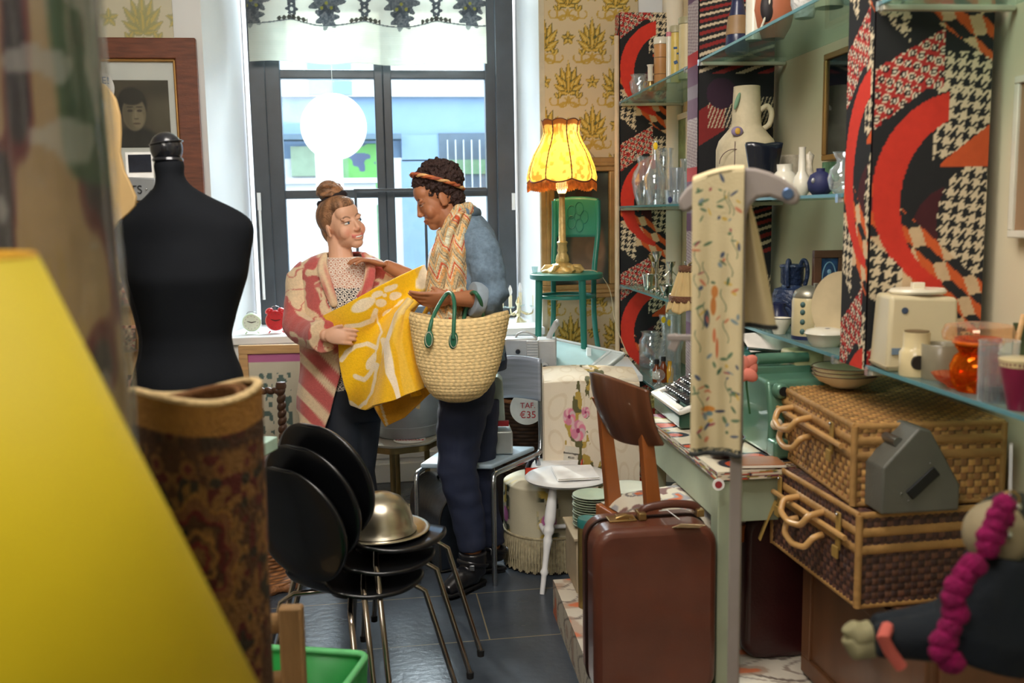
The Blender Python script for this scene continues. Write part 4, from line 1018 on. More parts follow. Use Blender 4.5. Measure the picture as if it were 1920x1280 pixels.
def wrapped_roll():
    D = 1.12; top = P(55, -140, D); bot = P(118, 1280, D); k = D/FPX
    dirv = (bot-top); f = bot+dirv*((0-bot.z)/dirv.z)
    f = Vector((bot.x+.02, bot.y+.05, 0))
    root = T('textile_roll', 'tall roll of flowered beige cloth wrapped in clear plastic at the left edge', 'roll', f)
    def col(U, V):
        c = full(U, (140, 116, 84)); x = U*560; y = V*1500
        n = vn(x, y, .012, 3); c = mixc(c, sm(.4, .8, n)*.5, (164, 144, 112))
        b = vn(x, y*.55, .022, 7); c = mixc(c, sm(.48, .56, b), (84, 30, 34)); c = mixc(c, sm(.58, .66, b), (40, 34, 40))
        g = vn(x, y, .010, 17); c = mixc(c, sm(.58, .66, g)*.9, (38, 70, 44))
        return mixc(c, sm(.70, .76, vn(x*1.5, y*1.5, .02, 21))*.7, (150, 146, 140))
    n = 120
    m = MB(); T_ = top-f; R_ = .067
    def fn(u, v):
        p = Vector((T_.x*v, T_.y*v, T_.z*v)); a = u*2*math.pi; r = R_*(1.16-.16*v)*(1+.03*math.sin(3*a+v*5))
        return p+Vector((r*math.cos(a), r*math.sin(a), 0))
    m.grid(fn, 120, 300, lambda U, V: col(U, 1-V)); m.build('rolled_cloth', mat('roll_cloth', None, .9, attr=True, var=.1, bump=.2), root, smooth=180)
    def fp(u, v):
        p = fn(u, v); a = u*2*math.pi; w = .006+.007*noise.noise(Vector((math.cos(a)*6, math.sin(a)*6, v*9)))+.003*noise.noise(Vector((math.cos(a)*22, math.sin(a)*22, v*30)))
        return p+Vector((math.cos(a), math.sin(a), 0))*max(.002, w*.8)
    m = MB(); m.grid(fp, 160, 260); m.build('plastic_wrap', glassmat('cling_plastic', (244, 246, 246), .90, .15), root, smooth=180)
wrapped_roll()
def rug_col(U, V, W_=740., H_=1250.):
    x = U*W_; y = V*H_
    c = full(U, (78, 52, 32))
    def sym(n_, s, sd): return vn(np.abs(((x+60) % 240)-120), y, s, sd)
    n = sym(0, .035, 3)*.6+sym(0, .09, 5)*.4
    c = mixc(c, sm(.50, .56, n), (104, 72, 40)); c = mixc(c, sm(.60, .66, n)*.9, (128, 92, 50))
    n2 = sym(0, .06, 9); c = mixc(c, sm(.66, .72, n2), (84, 34, 28)); c = mixc(c, sm(.72, .75, vn(x, y, .05, 14)), (52, 46, 34))
    for cy, cx in ((230, 100), (230, 340), (230, 580), (640, 220), (640, 460), (640, 700), (1050, 100), (1050, 340), (1050, 580)):
        r = np.hypot(x-cx, (y-cy)*.9); a = np.arctan2(y-cy, x-cx); w = 1+.10*np.cos(8*a)
        for r0, r1, cc in ((74, 80, (150, 108, 52)), (60, 74, (126, 84, 50)), (54, 60, (104, 36, 34)), (30, 36, (156, 112, 54)), (14, 22, (110, 40, 36))):
            c = mixc(c, ((r > r0*w) & (r < r1*w))*.85, cc)
        c = mixc(c, (np.abs(r-88*w) < 7) & (np.cos(a*22) > 0), (130, 94, 48))
    c = mixc(c, (y < 48), (150, 106, 48)); c = mixc(c, (np.abs(y-60) < 10)*.6, (64, 44, 32))
    c = mixc(c, (y > 72) & (y < 125) & (np.hypot((x % 60)-30, y-98) < 15), (120, 82, 44)); c = mixc(c, (y > 72) & (y < 125) & (np.hypot((x % 60)-30, y-98) < 7), (92, 40, 34))
    return c
def rolled_rug():
    D = 1.46; k = D/FPX; c = P(368, 735, D); z = c.z
    root = T('rolled_rug', 'rolled brown and gold patterned rug standing upright before the black dress form', 'rug', (c.x, c.y, 0))
    R_ = 116*k
    def fn(u, v):
        a = -math.pi*.75+u*2*math.pi; e = (1-v)
        r = R_*(1+.035*math.sin(2*a+1)+.02*math.sin(3*a))*(1-.07*e)
        zt = z+.010*math.sin(a*2+.6)-.006*math.sin(a)
        return Vector((r*math.cos(a)-.01*e, r*math.sin(a)*.96, v*zt))
    m = MB(); m.grid(fn, 300, 480, lambda U, V: rug_col(U, 1-V)); m.build('rug_outside', mat('rug_pile', None, .95, attr=True, var=.12, scale=80, bump=.7, bscale=160), root, smooth=180)
    # inner spiral and the thick pale edge
    def fi(u, v):
        t = u; a = -math.pi*.75+2*math.pi*t*1.9; r = R_*(.86-.22*t)*(1+.03*math.sin(2*a))
        return Vector((r*math.cos(a), r*math.sin(a)*.96, z-.42*(1-v)-.004+.006*math.sin(a*2)))
    m = MB(); m.grid(fi, 160, 60, lambda U, V: rug_col(U*1.4, V*.3+.1)); m.build('rug_inside', mat('rug_back', (112, 74, 38), .95, bump=.4, bscale=120), root, solid=.008, smooth=180)
    m = MB(); pts = [fn(i/64, 1)*1 for i in range(65)]; pts = [Vector((p.x*.935, p.y*.935, p.z)) for p in pts]
    m.tube(pts, .0055, n=10, flat=1.3); m.build('pale_edge', mat('rug_edge', (214, 186, 136), .95, bump=.8, bscale=150), root)
rolled_rug()
def dress_form():
    D = 2.62; k = D/FPX; c = P(345, 560, D)
    root = T('dress_form', 'black fabric dress form with round ball on its neck', 'dress form', (c.x, c.y, 0))
    L = lambda x, y, dd=0: P(x, y, D+dd)-Vector((c.x, c.y, 0))
    rows = [(300, 317, 0, 24, .034), (306, 317, 0, 29, .042), (330, 318, 0, 24, .040), (350, 325, 0, 32, .05), (372, 334, 0, 62, .07), (392, 340, 0, 100, .09), (410, 344, 0, 124, .10), (430, 346, 0, 130, .105), (450, 347, 0, 127, .11), (480, 347, 0, 121, .125), (520, 347, -.005, 115, .135), (580, 348, 0, 96, .115), (630, 348, 0, 84, .098), (660, 350, 0, 87, .10), (700, 353, 0, 100, .12), (750, 354, 0, 108, .13), (800, 354, 0, 104, .125)]
    m = MB(); r = lerprows(rows, 90)
    n = 64; vs_ = []
    for (y, cx, dd, rx, ry) in r:
        for i in range(n):
            a = 2*math.pi*i/n; vs_.append(L(cx, y, dd)+HR*(rx*k*math.sin(a))-HA*(ry*math.cos(a)))
    fs = [(j*n+i, j*n+(i+1) % n, (j+1)*n+(i+1) % n, (j+1)*n+i) for j in range(len(r)-1) for i in range(n)]+[tuple(range(n-1, -1, -1)), tuple((len(r)-1)*n+i for i in range(n))]
    m.add(vs_, fs); cloth = mat('form_cloth', (17, 20, 25), .85, var=.08, bump=.05, bscale=200, spec=.2); m.build('torso', cloth, root, smooth=180)
    m = MB(); pts = []
    for (y, cx, dd, rx, ry) in r[10:]:
        a = -.95+.15*math.sin((y-400)/90); pts.append(L(cx, y, dd)+HR*((rx*k+.001)*math.sin(a))-HA*((ry+.001)*math.cos(a)))
    m.tube(pts, .002, n=6); m.build('seam', mat('seam_black', (12, 14, 18), .8), root)
    m = MB(); m.lathe([(.038, 0), (.041, .004), (.038, .010), (.012, .016), (.014, .022)], c=L(315, 303, 0)); m.build('neck_cap', mat('wood_black', (30, 32, 38), .25, coat=.5), root)
    m = MB(); b = L(312, 278, 0); m.ell(b, (.043, .043, .044)); fin = m.build('finial', MATS['wood_black'], root)
    m = MB(); m.tube([b+Vector((.0425*math.cos(a), .0425*math.sin(a), .014+.006*math.cos(a))) for a in [i*math.pi/16 for i in range(32)]], .0025, n=6, close=True); m.build('ring', MATS['wood_black'], fin)
    m = MB(); m.tube([(0, 0, .03), L(352, 795, 0)], .014); m.build('stand_pole', m_metal, root)
    for q in range(3):
        m = MB(); a = q*2.09+.4; m.tube([(0, 0, .14), (.12*math.cos(a), .12*math.sin(a), .10), (.24*math.cos(a), .24*math.sin(a), .014)], .012); m.build('foot', MATS['wood_black'], root)
dress_form()
def ant_chair(loc, rz, label=None):
    root = T('stacking_chair', label, 'chair', loc, rz, 'black stacking chairs nested in one stack', 1.0)
    blk = mat('lacquer_black', (15, 16, 19), .3, var=.06, coat=.3)
    SH_ = .405
    # one bent plywood shell: profile along the length, width by position
    prof = [(.20, -.012), (.17, .004), (.10, .008), (.0, 0), (-.10, .004), (-.16, .028), (-.195, .085), (-.215, .17), (-.232, .27), (-.25, .36), (-.258, .405)]
    wid = [.06, .15, .20, .215, .19, .13, .10, .165, .205, .175, .06]
    s_ = np.r_[0, np.cumsum([math.dist(prof[i], prof[i+1]) for i in range(len(prof)-1)])]; s_ /= s_[-1]
    pr = np.array(prof); N_ = 60; tt = np.linspace(0, 1, N_+1)
    def smooth_(a):
        for _ in range(4): a[1:-1] = (a[:-2]+2*a[1:-1]+a[2:])/4
        return a
    X = smooth_(np.interp(tt, s_, pr[:, 0])); Z = smooth_(np.interp(tt, s_, pr[:, 1]))
    sw = np.array(s_)
    def Wd(t):
        # rounded outline: seat disc, waist, back disc
        seat = math.sqrt(max(0, 1-((t-.235)/.245)**2))*.205
        back = math.sqrt(max(0, 1-((t-.77)/.235)**2))*.195
        return max(seat, back, .085 if .3 < t < .7 else .01)
    def fn(u, v):
        i = v*N_; j = min(N_-1, int(i)); f = i-j; w = Wd(v); q = (u*2-1)
        x = X[j]*(1-f)+X[j+1]*f; z = Z[j]*(1-f)+Z[j+1]*f
        cu = .020*q*q
        if v > .55: x += cu*(w/.19)
        else: z += .5*cu*(w/.2)
        return Vector((x, q*w, SH_+z))
    m = MB(); m.grid(fn, 24, 96); m.build('shell', blk, root, solid=.011, offset=0, smooth=60)
    for sx, sy in ((1, 1), (1, -1), (-1, 1), (-1, -1)):
        m = MB(); m.tube([(.05*sx, .04*sy, SH_-.022), (.13*sx, .12*sy, SH_-.026), (.155*sx, .15*sy, SH_-.05), (.205*sx, .235*sy, .012)], .0085, n=12); lg = m.build('leg', m_chrome, root)
        f_ = MB(); f_.lathe([(0, 0), (.011, 0), (.012, .02), (0, .022)], c=(.205*sx, .235*sy, 0), n=14); f_.build('rubber_foot', mat('rubber_black', (20, 20, 20), .8), lg)
    m = MB(); m.lathe([(0, 0), (.07, 0), (.07, .012), (0, .012)], c=(0, 0, SH_-.030)); m.build('hub', blk, root)
    return root
FW = math.radians(45)
fdir = Vector((math.cos(FW), math.sin(FW), 0))
cst = at(712, 3.02, .5)-fdir*.10; cst.z = 0
for i, lb in enumerate(('black round-backed chair with chrome legs, lowest of the stack', 'black round-backed chair with chrome legs, middle of the stack', 'black round-backed chair with chrome legs, topmost of the stack')):
    ch = ant_chair(cst+fdir*(.055*i-.02)+Vector((0, 0, .052*i)), FW, lb)
    if i == 0: pass
ZT_ = .411+.104+.004
def cloche():
    p = at(714, 3.02, ZT_); k = DEP(p)/FPX
    br = mat('old_silver_gilt', (204, 196, 176), .30, 1, var=.22, scale=9, bump=.04, bscale=20)
    root = T('serving_tray', 'round tarnished metal tray on the seat of the topmost black chair', 'tray', p)
    m = MB(); m.lathe([(0, .002), (.125, .002), (.135, .010), (.150, .012), (.153, .016), (.150, .018), (.132, .015), (.120, .007), (0, .007)], n=64); m.build('tray', br, root, smooth=60)
    root = T('dome_cover', 'tarnished gold food dome sitting on the round metal tray', 'dish cover', p+Vector((0, 0, .0075)))
    m = MB(); m.lathe([(.108, 0), (.112, .004), (.108, .010), (.102, .018), (.100, .04), (.090, .075), (.066, .104), (.035, .119), (0, .124)], n=64); m.build('dome', br, root, smooth=60)
cloche()
def crate():
    z = .40; a = G(690, 1226, z); b = G(452, 1210, z); w = (a-b).length; an = math.atan2(a.y-b.y, a.x-b.x); u = Vector((math.cos(an), math.sin(an), 0)); v = Vector((u.y, -u.x, 0)); d = .36
    c = (a+b)/2+v*d/2
    root = T('plastic_crate', 'bright green plastic crate at the bottom edge beside the chair legs', 'crate', (c.x, c.y, 0), an)
    gm = mat('crate_green', (40, 146, 66), .4, var=.06)
    m = MB()
    t = .006; h = z
    def wall(x0, y0, x1, y1, ins):
        m.add([(x0*.86, y0*.86, .0), (x1*.86, y1*.86, .0), (x1, y1, h), (x0, y0, h)], [(0, 1, 2, 3)])
    W2, D2 = w/2, d/2
    wall(-W2, D2, W2, D2, 0); wall(W2, D2, W2, -D2, 0); wall(W2, -D2, -W2, -D2, 0); wall(-W2, -D2, -W2, D2, 0)
    m.add([(-W2*.86, -D2*.86, .0), (W2*.86, -D2*.86, .0), (W2*.86, D2*.86, .0), (-W2*.86, D2*.86, .0)], [(0, 1, 2, 3)])
    m.build('body', gm, root, solid=.005, offset=1)
    m = MB(); pts = []
    for cx, cy, a0 in ((W2-.03, D2-.03, 0), (-W2+.03, D2-.03, 90), (-W2+.03, -D2+.03, 180), (W2-.03, -D2+.03, 270)):
        for q in range(0, 91, 18): pts.append((cx+.03*math.cos(math.radians(a0+q)), cy+.03*math.sin(math.radians(a0+q)), h))
    m.tube(pts, .009, n=10, close=True); m.build('rim', mat('crate_rim', (110, 200, 130), .35), root)
crate()
def small_wood_chair():
    D = 2.02; wood = mat('old_pine', (146, 112, 70), .6, var=.2, scale=6, bump=.15, bscale=30, streak=(6, 6, 1))
    a = P(545, 1135, D); b = P(470, 1135, D-.0); u = HR.copy(); root = T('wooden_chair', 'small worn pine chair standing before the green crate', 'chair', (a.x, a.y, 0))
    zt = a.z; m = MB(); M = VB
    def post(x, y, h, w=.05): m = MB(); q = VB @ Vector((x, y, h/2)); m.box(q, (w, .03, h), M=VB); m.build('leg' if h < .5 else 'back_post', wood, root, bevel=.006)
    post(0, 0, zt); post(-.30, 0, zt-.02); post(0, -.30, .36, .035); post(-.30, -.30, .36, .035)
    for z, hh in ((zt-.035, .045), (zt-.16, .04)):
        m = MB(); pts = [(-.30+.30*i/8, .010*math.sin(math.pi*i/8)+.0, z-.012*math.sin(math.pi*i/8)) for i in range(9)]
        m.tube([VB @ Vector(p) for p in pts], hh/2, n=8, flat=.4, upv=(0, 0, 1)); m.build('back_rail', wood, root)
    m = MB(); m.box(VB @ Vector((-.15, -.15, .37)), (.36, .36, .025), M=VB); m.build('seat', wood, root, bevel=.008)
small_wood_chair()
def wicker_mat(name, c=(120, 84, 50), s=1.0):
    m = mat(name, c, .6, var=.25, scale=40, bump=.0)
    return m
def weave_lathe(m, rows, c, base, nrow, n=72, amp=.004):
    r = np.array(rows, float); L = np.r_[0, np.cumsum(np.hypot(*np.diff(r, axis=0).T))]; L /= L[-1]
    N_ = nrow*6; vs_ = []; cs = []
    for j in range(N_+1):
        t = j/N_; rr = np.interp(t, L, r[:, 0]); z = np.interp(t, L, r[:, 1]); ph = t*nrow*2*math.pi; row = int(t*nrow)
        for i in range(n):
            a = 2*math.pi*i/n; s = math.sin(i*math.pi/3+(row % 2)*math.pi); b = amp*(abs(math.sin(ph/2))*(.6+.5*s)); q = .55+.35*abs(math.sin(ph/2))+.14*s
            vs_.append(Vector(((rr+b)*math.cos(a), (rr+b)*math.sin(a), z))+Vector(c)); cs.append(tuple(v/255*q for v in base))
    fs = [(j*n+i, j*n+(i+1) % n, (j+1)*n+(i+1) % n, (j+1)*n+i) for j in range(N_) for i in range(n)]
    m.add(vs_, fs, cs)
def wicker_floor_basket():
    p = G(498, 1085, 0); p.z = 0; w = mat('wicker', None, .6, attr=True, var=.15, scale=30)
    root = T('wicker_basket', 'round brown wicker basket on the floor behind the stacked chairs', 'basket', p)
    m = MB(); weave_lathe(m, [(.19, .005), (.20, .02), (.185, .04), (.15, .05), (.125, .07), (.13, .20), (.12, .30)], (0, 0, 0), (170, 112, 64), 22, 90, .006); m.build('body', w, root, smooth=180)
    m = MB(); m.tube([(.19*math.cos(a), .19*math.sin(a), .016+.004*math.sin(a*9)) for a in [i*math.pi/48 for i in range(96)]], [.016+.004*math.sin(i*1.1) for i in range(96)], n=10, close=True); m.build('foot_ring', mat('wicker_ring', (140, 92, 54), .6, var=.3, scale=50, bump=1, bscale=60), root)
wicker_floor_basket()
# ---- portrait on the wall and the rack of cards
def portrait():
    Y = WF-.03
    a = AY(138, 70, Y); b = AY(386, 402, Y); w = b.x-a.x; h = a.z-b.z
    root = T('framed_portrait', 'wide oak frame with an old portrait photograph on the wall left of the window', 'picture frame', ((a.x+b.x)/2, Y, b.z))
    oak = mat('oak_brown', (116, 64, 40), .42, var=.25, scale=9, bump=.15, bscale=50, streak=(1, 1, 8)); fw = .105
    def strip(x0, z0, x1, z1, nm, m_, dpt, wd, y=0):
        m = MB(); dx, dz = x1-x0, z1-z0; L = math.hypot(dx, dz); m.box(((x0+x1)/2, y, (z0+z1)/2), (abs(dx)+wd if abs(dx) > abs(dz) else wd, dpt, abs(dz)+wd if abs(dz) > abs(dx) else wd)); m.build(nm, m_, root, bevel=.006)
    i = fw/2
    for q in ((-w/2+i, h-i, w/2-i, h-i), (-w/2+i, i, w/2-i, i)): strip(*q, 'frame_rail', oak, .045, fw-.002)
    for q in ((-w/2+i, i, -w/2+i, h-i), (w/2-i, i, w/2-i, h-i)): strip(*q, 'frame_stile', oak, .0452, fw)
    g = fw+.006
    for q in ((-w/2+g, h-g, w/2-g, h-g), (-w/2+g, g, w/2-g, g), (-w/2+g, g, -w/2+g, h-g), (w/2-g, g, w/2-g, h-g)): strip(*q, 'gilt_bead', mat('gilt', (170, 128, 70), .4, .5), .03, .014)
    m = MB(); m.box((0, .008, h/2), (w-fw*2, .004, h-fw*2)); m.build('mount', mat('mount_board', (236, 234, 228), .8, var=.02), root)
    pa = AY(206, 150, Y); pb = AY(322, 276, Y); X0 = pa.x-root.location.x; X1 = pb.x-root.location.x; Z1 = pa.z-b.z; Z0 = pb.z-b.z
    def col(U, V):
        x = 206+116*U; y = 276-126*V      # sepia head and shoulders
        c = full(U, (96, 86, 68))*(.78+.35*vn(x, y, .03, 2))[..., None]
        c = mixc(c, sm(1.05, .8, np.hypot((x-250)/62, (y-290)/58)), (44, 40, 36)); c = mixc(c, (np.sin(x*1.6) > .5)*(y > 250)*(np.hypot((x-250)/62, (y-290)/58) < .9)*.3, (74, 68, 58))
        c = mixc(c, sm(1.1, .85, np.hypot((x-246)/31, (y-196)/33)), (50, 44, 38))
        c = mixc(c, sm(1.08, .92, np.hypot((x-250)/24, (y-212)/33)), (128, 114, 90)); c = mixc(c, sm(8, -14, x-250)*sm(1.1, .8, np.hypot((x-250)/24, (y-212)/33))*.35, (84, 74, 58))
        c = mixc(c, sm(1.2, .8, np.hypot((x-257)/12, (y-222)/18))*.5, (156, 142, 114))
        c = mixc(c, sm(1.1, .8, np.hypot((x-247)/25, (y-182)/15)), (56, 50, 42))
        for ex in (242, 261): c = mixc(c, sm(1.2, .7, np.hypot((x-ex)/5.5, (y-207)/2.6))*.8, (62, 52, 44)); c = mixc(c, sm(1.2, .7, np.hypot((x-ex)/7, (y-200)/1.5))*.7, (60, 52, 44))
        c = mixc(c, sm(1.2, .7, np.hypot((x-253)/2.2, (y-214)/9))*.45, (160, 146, 118)); c = mixc(c, sm(1.2, .7, np.hypot((x-254)/5, (y-222)/1.6))*.7, (88, 74, 58)); c = mixc(c, sm(1.2, .7, np.hypot((x-254)/8, (y-231)/2.0))*.7, (88, 68, 54))
        return c
    m = MB(); m.grid(lambda u, v: (X0+(X1-X0)*u, .002, Z0+(Z1-Z0)*v), 110, 120, col); m.build('photograph', mat('sepia_print', None, .6, attr=True, var=.02), root, solid=.002)
    m = MB(); m.box((0, -.006, h/2), (w-fw*2-.02, .003, h-fw*2-.02)); m.build('glass', glassmat('picture_glass', (250, 252, 252), .995), root)
    c = AY(180, 165, Y-.06); o = T('round_price_sign', 'round white card with blue writing hung over the oak picture frame', 'sign', c)
    m = MB(); m.lathe([(0, -.002), (.088, -.002), (.088, .002), (0, .002)], n=48, M=Matrix.Rotation(math.pi/2, 4, 'X')); m.build('card', mat('card_white', (232, 232, 228), .7), o)
    textmesh('LIJSTE!', .05, Matrix.Translation((-.004, -.003, .035)) @ Matrix.Rotation(math.pi/2, 4, 'X'), 'blue_writing', mat('ink_blue', (50, 110, 176), .6), o)
    textmesh('VANAF', .034, Matrix.Translation((0.01, -.003, -.02)) @ Matrix.Rotation(math.pi/2, 4, 'X'), 'red_writing', mat('ink_red', (196, 44, 58), .6), o)
portrait()
def card_rack():
    D = 2.95; p = P(215, 600, D); root = T('postcard_rack', 'beige card rack with clear holders behind the black dress form', 'rack', (p.x, p.y, 0))
    be = mat('rack_beige', (196, 164, 118), .7, var=.06); k = D/FPX
    def Lq(x, y, dd=0): return P(x, y, D+dd)-Vector((p.x, p.y, 0))
    m = MB(); a = Lq(175, 395); b = Lq(263, 395); zt = a.z
    m.box((a+b)/2-Vector((0, 0, zt/2)), ((b-a).length, .02, zt), M=VB); m.build('panel', be, root, bevel=.004)
    m = MB(); e = Lq(257, 600); m.box((e.x, e.y, zt/2), (.012, .05, zt), M=VB); m.build('side_edge', mat('rack_edge', (176, 140, 96), .6), root)
    def cc(sd):
        def f(U, V):
            c = full(U, (178, 130, 106)); n = vn(U*6, V*6, 1, sd); c = mixc(c, n > .62, (66, 46, 44)); c = mixc(c, (n < .28), (214, 186, 150)); return mixc(c, (vn(U*9, V*9, 1, sd+5) > .78), (158, 48, 52))
        return f
    for i, (y0, y1) in enumerate(((432, 476), (528, 570), (610, 633), (634, 656), (703, 742), (770, 812), (838, 880))):
        A_ = Lq(212 if i < 2 else 222, y0, -.03); B_ = Lq(250, y1, -.05)
        o = T('postcard', None, 'postcard', A_+Vector((p.x, p.y, 0)), 0, 'postcards in the beige rack')
        o['label'] = ('pinkish postcard in the top holder of the beige rack', 'dark postcard in the second holder of the beige rack', 'upper of two picture postcards at mid height of the beige rack', 'lower of two picture postcards at mid height of the beige rack', 'reddish postcard in the fourth holder of the beige rack', 'picture postcard in the fifth holder, beside the standing rug', 'lowest picture postcard of the rack, beside the standing rug')[i]
        m = MB(); w_ = (B_-A_); wd = w_.dot(HR); hh = A_.z-B_.z
        m.grid(lambda u, v: HR*wd*u-HU*hh*(1-v)-HA*.018*(1-v), 30, 30, cc(i*3+1)); m.build('card', mat('postcard_print', None, .4, attr=True, var=0), o, solid=.0015)
        m = MB(); m.box(Lq(232, y1+2, -.035), ((B_-A_).dot(HR)+.02, .035, .004), M=VB); m.box(Lq(232, y1-8, -.052), ((B_-A_).dot(HR)+.02, .002, .03), M=VB); m.build('clear_holder', glassmat('perspex', (236, 240, 240), .8), root)
    D = 2.3
    p = P(200, 300, D); o = T('curved_board', 'tan board with wavy right edge behind the plastic wrapped roll', 'board', (p.x, p.y, 0))
    pts = [(150, 155), (186, 152), (203, 165), (216, 185), (224, 215), (226, 250), (224, 285), (232, 320), (244, 345), (254, 368), (253, 385), (240, 400), (222, 415), (212, 430), (208, 600), (208, 900), (150, 900)]
    q = [P(x, y, D)-Vector((p.x, p.y, 0)) for x, y in pts]; m = MB(); n = len(q)
    for s in range(1): pass
    m.add(q+[v+HA*.012 for v in q], [tuple(range(n)), tuple(range(2*n-1, n-1, -1))]+[(i, i+n, (i+1) % n+n, (i+1) % n) for i in range(n)])
    m.build('board', mat('board_tan', (178, 148, 98), .7, var=.06), o, bevel=.003)
    m = MB(); q = P(190, 600, D+.1)-Vector((p.x, p.y, 0)); m.box((q.x, q.y, .55), (.04, .03, 1.1), M=VB); m.box((q.x, q.y, .015), (.3, .3, .03), M=VB); m.build('stand', be, o)
    D = 3.0
    p = P(265, 355, D); o = T('metal_sign', 'small grey metal sign with black letters beside the dress form neck', 'sign', p)
    m = MB(); m.box((0, 0, 0), (.095, .02, .072), M=VB @ Matrix.Rotation(.05, 4, 'Y')); m.build('plate', mat('plate_grey', (138, 142, 144), .4, .4), o, bevel=.004)
    textmesh('TS', .036, VB @ Matrix.Translation((-.012, -.0115, -.002)) @ Matrix.Rotation(math.pi/2, 4, 'X'), 'lettering', mat('ink_black', (20, 22, 26), .6), o)
    for x in (.024, .046):
        m = MB(); m.ell(VB @ Vector((x-.004, -.011, 0)), (.003, .003, .003)); m.build('screw', m_metal, o)
    m = MB(); m.box(VB @ Vector((-.02, .016, -p.z/2)), (.02, .012, p.z), M=VB); m.build('bracket', be, o)
    p = P(262, 310, 3.06); o = T('small_photograph', 'small dark photograph with white border above the grey metal sign', 'photograph', p)
    m = MB(); m.box((0, 0, 0), (.085, .004, .082), M=VB); m.build('card', mat('card_white', (232, 232, 228), .7), o)
    m = MB(); m.box(VB @ Vector((0.002, -.0025, .006)), (.072, .002, .055), M=VB); m.build('picture', mat('photo_dark', (34, 38, 48), .25, var=.3, scale=20), o)
    m = MB(); m.box(VB @ Vector((-.0, .010, -p.z/2)), (.012, .012, p.z), M=VB); m.build('bracket', be, o)
    p = P(500, 822, 2.5); o = T('box', 'pale green box corner seen between the rug and the black chairs', 'box', p+Vector((0, 0, -.02)))
    m = MB(); m.box(VB @ Vector((-.075, .0, 0)), (.17, .11, .034), M=VB @ Matrix.Rotation(-.2, 4, 'Z')); m.build('lid', mat('box_green', (176, 206, 190), .5), o, bevel=.003)
    m = MB(); m.box(VB @ Vector((-.10, .0, -.45)), (.04, .04, .88), M=VB); m.build('stand', be, o)
card_rack()
# ------------------------------------------------------------------ between the people and the shelves
def smp(p, q=40, it=5):
    p = np.array([tuple(v) for v in p], float); t = np.arange(len(p)); tt = np.linspace(0, len(p)-1, q); o = np.stack([np.interp(tt, t, p[:, i]) for i in range(3)], 1)
    for _ in range(it): o[1:-1] = (o[:-2]+2*o[1:-1]+o[2:])/4
    return [Vector(a) for a in o]
VB3 = VB.to_3x3()
def Tv(name, label, cat, loc, rz=0, group=None, scale=1):
    """thing whose local x runs right and y away as seen from the aisle"""
    return T(name, label, cat, loc, math.atan2(HR.y, HR.x)+rz, group, scale)
def part(root, name, m, fn, **k):
    b = MB(); fn(b); return b.build(name, m, root, **k)
RX = Matrix.Rotation(math.pi/2, 4, 'X')
def display_table():
    z = .715; a = at(935, 5.03, z); b = at(1172, 4.95, z); c = (a+b)/2; w = (b-a).length+.1
    root = Tv('display_table', 'low white table under the projector and the green chair, by the window', 'table', (c.x, c.y, 0))
    part(root, 'tabletop', m_white, lambda m: m.box((0, -.02, z-.015), (w, .62, .03)), bevel=.004)
    dk = mat('leg_dark', (52, 44, 40), .5)
    for sx in (-1, 1):
        for sy in (-1, 1): part(root, 'leg', dk, lambda m: m.box((sx*(w/2-.05), -.02+sy*.27, (z-.03)/2), (.04, .04, z-.03)), bevel=.004)
    return z
ZD = display_table()
def green_chair():
    g = mat('chair_green', (34, 110, 96), .38, var=.12, scale=5); p = at(1064, 4.93, ZD); zs = P(1064, 510, 4.93).z-ZD
    root = Tv('cafe_chair', 'green painted wooden cafe chair raised on the white display table', 'chair', p, .25)
    R_ = .185
    def outl(n=40, r=R_): return [(r*math.cos(a)*(1 if math.cos(a) < 0 else .98), r*math.sin(a)) for a in [2*math.pi*i/n for i in range(n)]]
    part(root, 'seat', g, lambda m: m.prism(outl(), .028, Matrix.Translation((0, 0, zs-.028))), bevel=.006)
    part(root, 'stretcher_ring', g, lambda m: m.tube([(.135*math.cos(a), .135*math.sin(a), zs*.76) for a in [2*math.pi*i/40 for i in range(40)]], .010, close=True))
    for x, y, fx, fy in ((-.155, -.04, -.17, -.05), (.03, -.155, .035, -.17)):
        part(root, 'leg', g, lambda m: m.tube([(x, y, zs-.02), ((x+fx)/2, (y+fy)/2, zs*.5), (fx, fy, 0)], [.019, .017, .014]))
    # back legs run up into the bentwood back
    for x, y, tx, ty in ((-.02, .165, 0.0, .20), (.16, .05, .205, .10)):
        part(root, 'back_leg', g, lambda m: m.tube(smp([(x+(x-0)*.35, y*1.15+.05, 0), (x, y, zs*.45), (x, y, zs), (tx, ty, zs+.2), (tx*.99, ty, zs+.36)], 24), [.014]*24))
    # broad curved back board between the two uprights
    A_ = Vector((0.0, .20, 0)); B_ = Vector((.205, .10, 0)); 
    zt = P(1100, 372, 4.93).z-ZD; zb = P(1100, 445, 4.93).z-ZD
    def bf(u, v):
        q = A_.lerp(B_, u); nrm = Vector((.44, .9, 0)).normalized(); q = q+nrm*.035*math.sin(math.pi*u)
        zz = zb+(zt-zb)*v+.012*(1-(2*u-1)**2)*v
        return Vector((q.x, q.y, zz))
    m = MB(); m.grid(bf, 24, 12); bb = m.build('backrest', g, root, solid=.012, offset=0, bevel=.003)
    for k in range(5):
        a = 2*math.pi*k/5; c = bf(.5, .5)
        part(bb, 'carving', g, lambda m: m.tube([bf(.5+.16*math.cos(a)+.09*math.cos(t), .5+.22*math.sin(a)+.16*math.sin(t))-Vector((.003, .0075, 0)) for t in [i*math.pi/8 for i in range(16)]], .0022, n=6, close=True))
    return zs, p
zs_, gcp = green_chair()
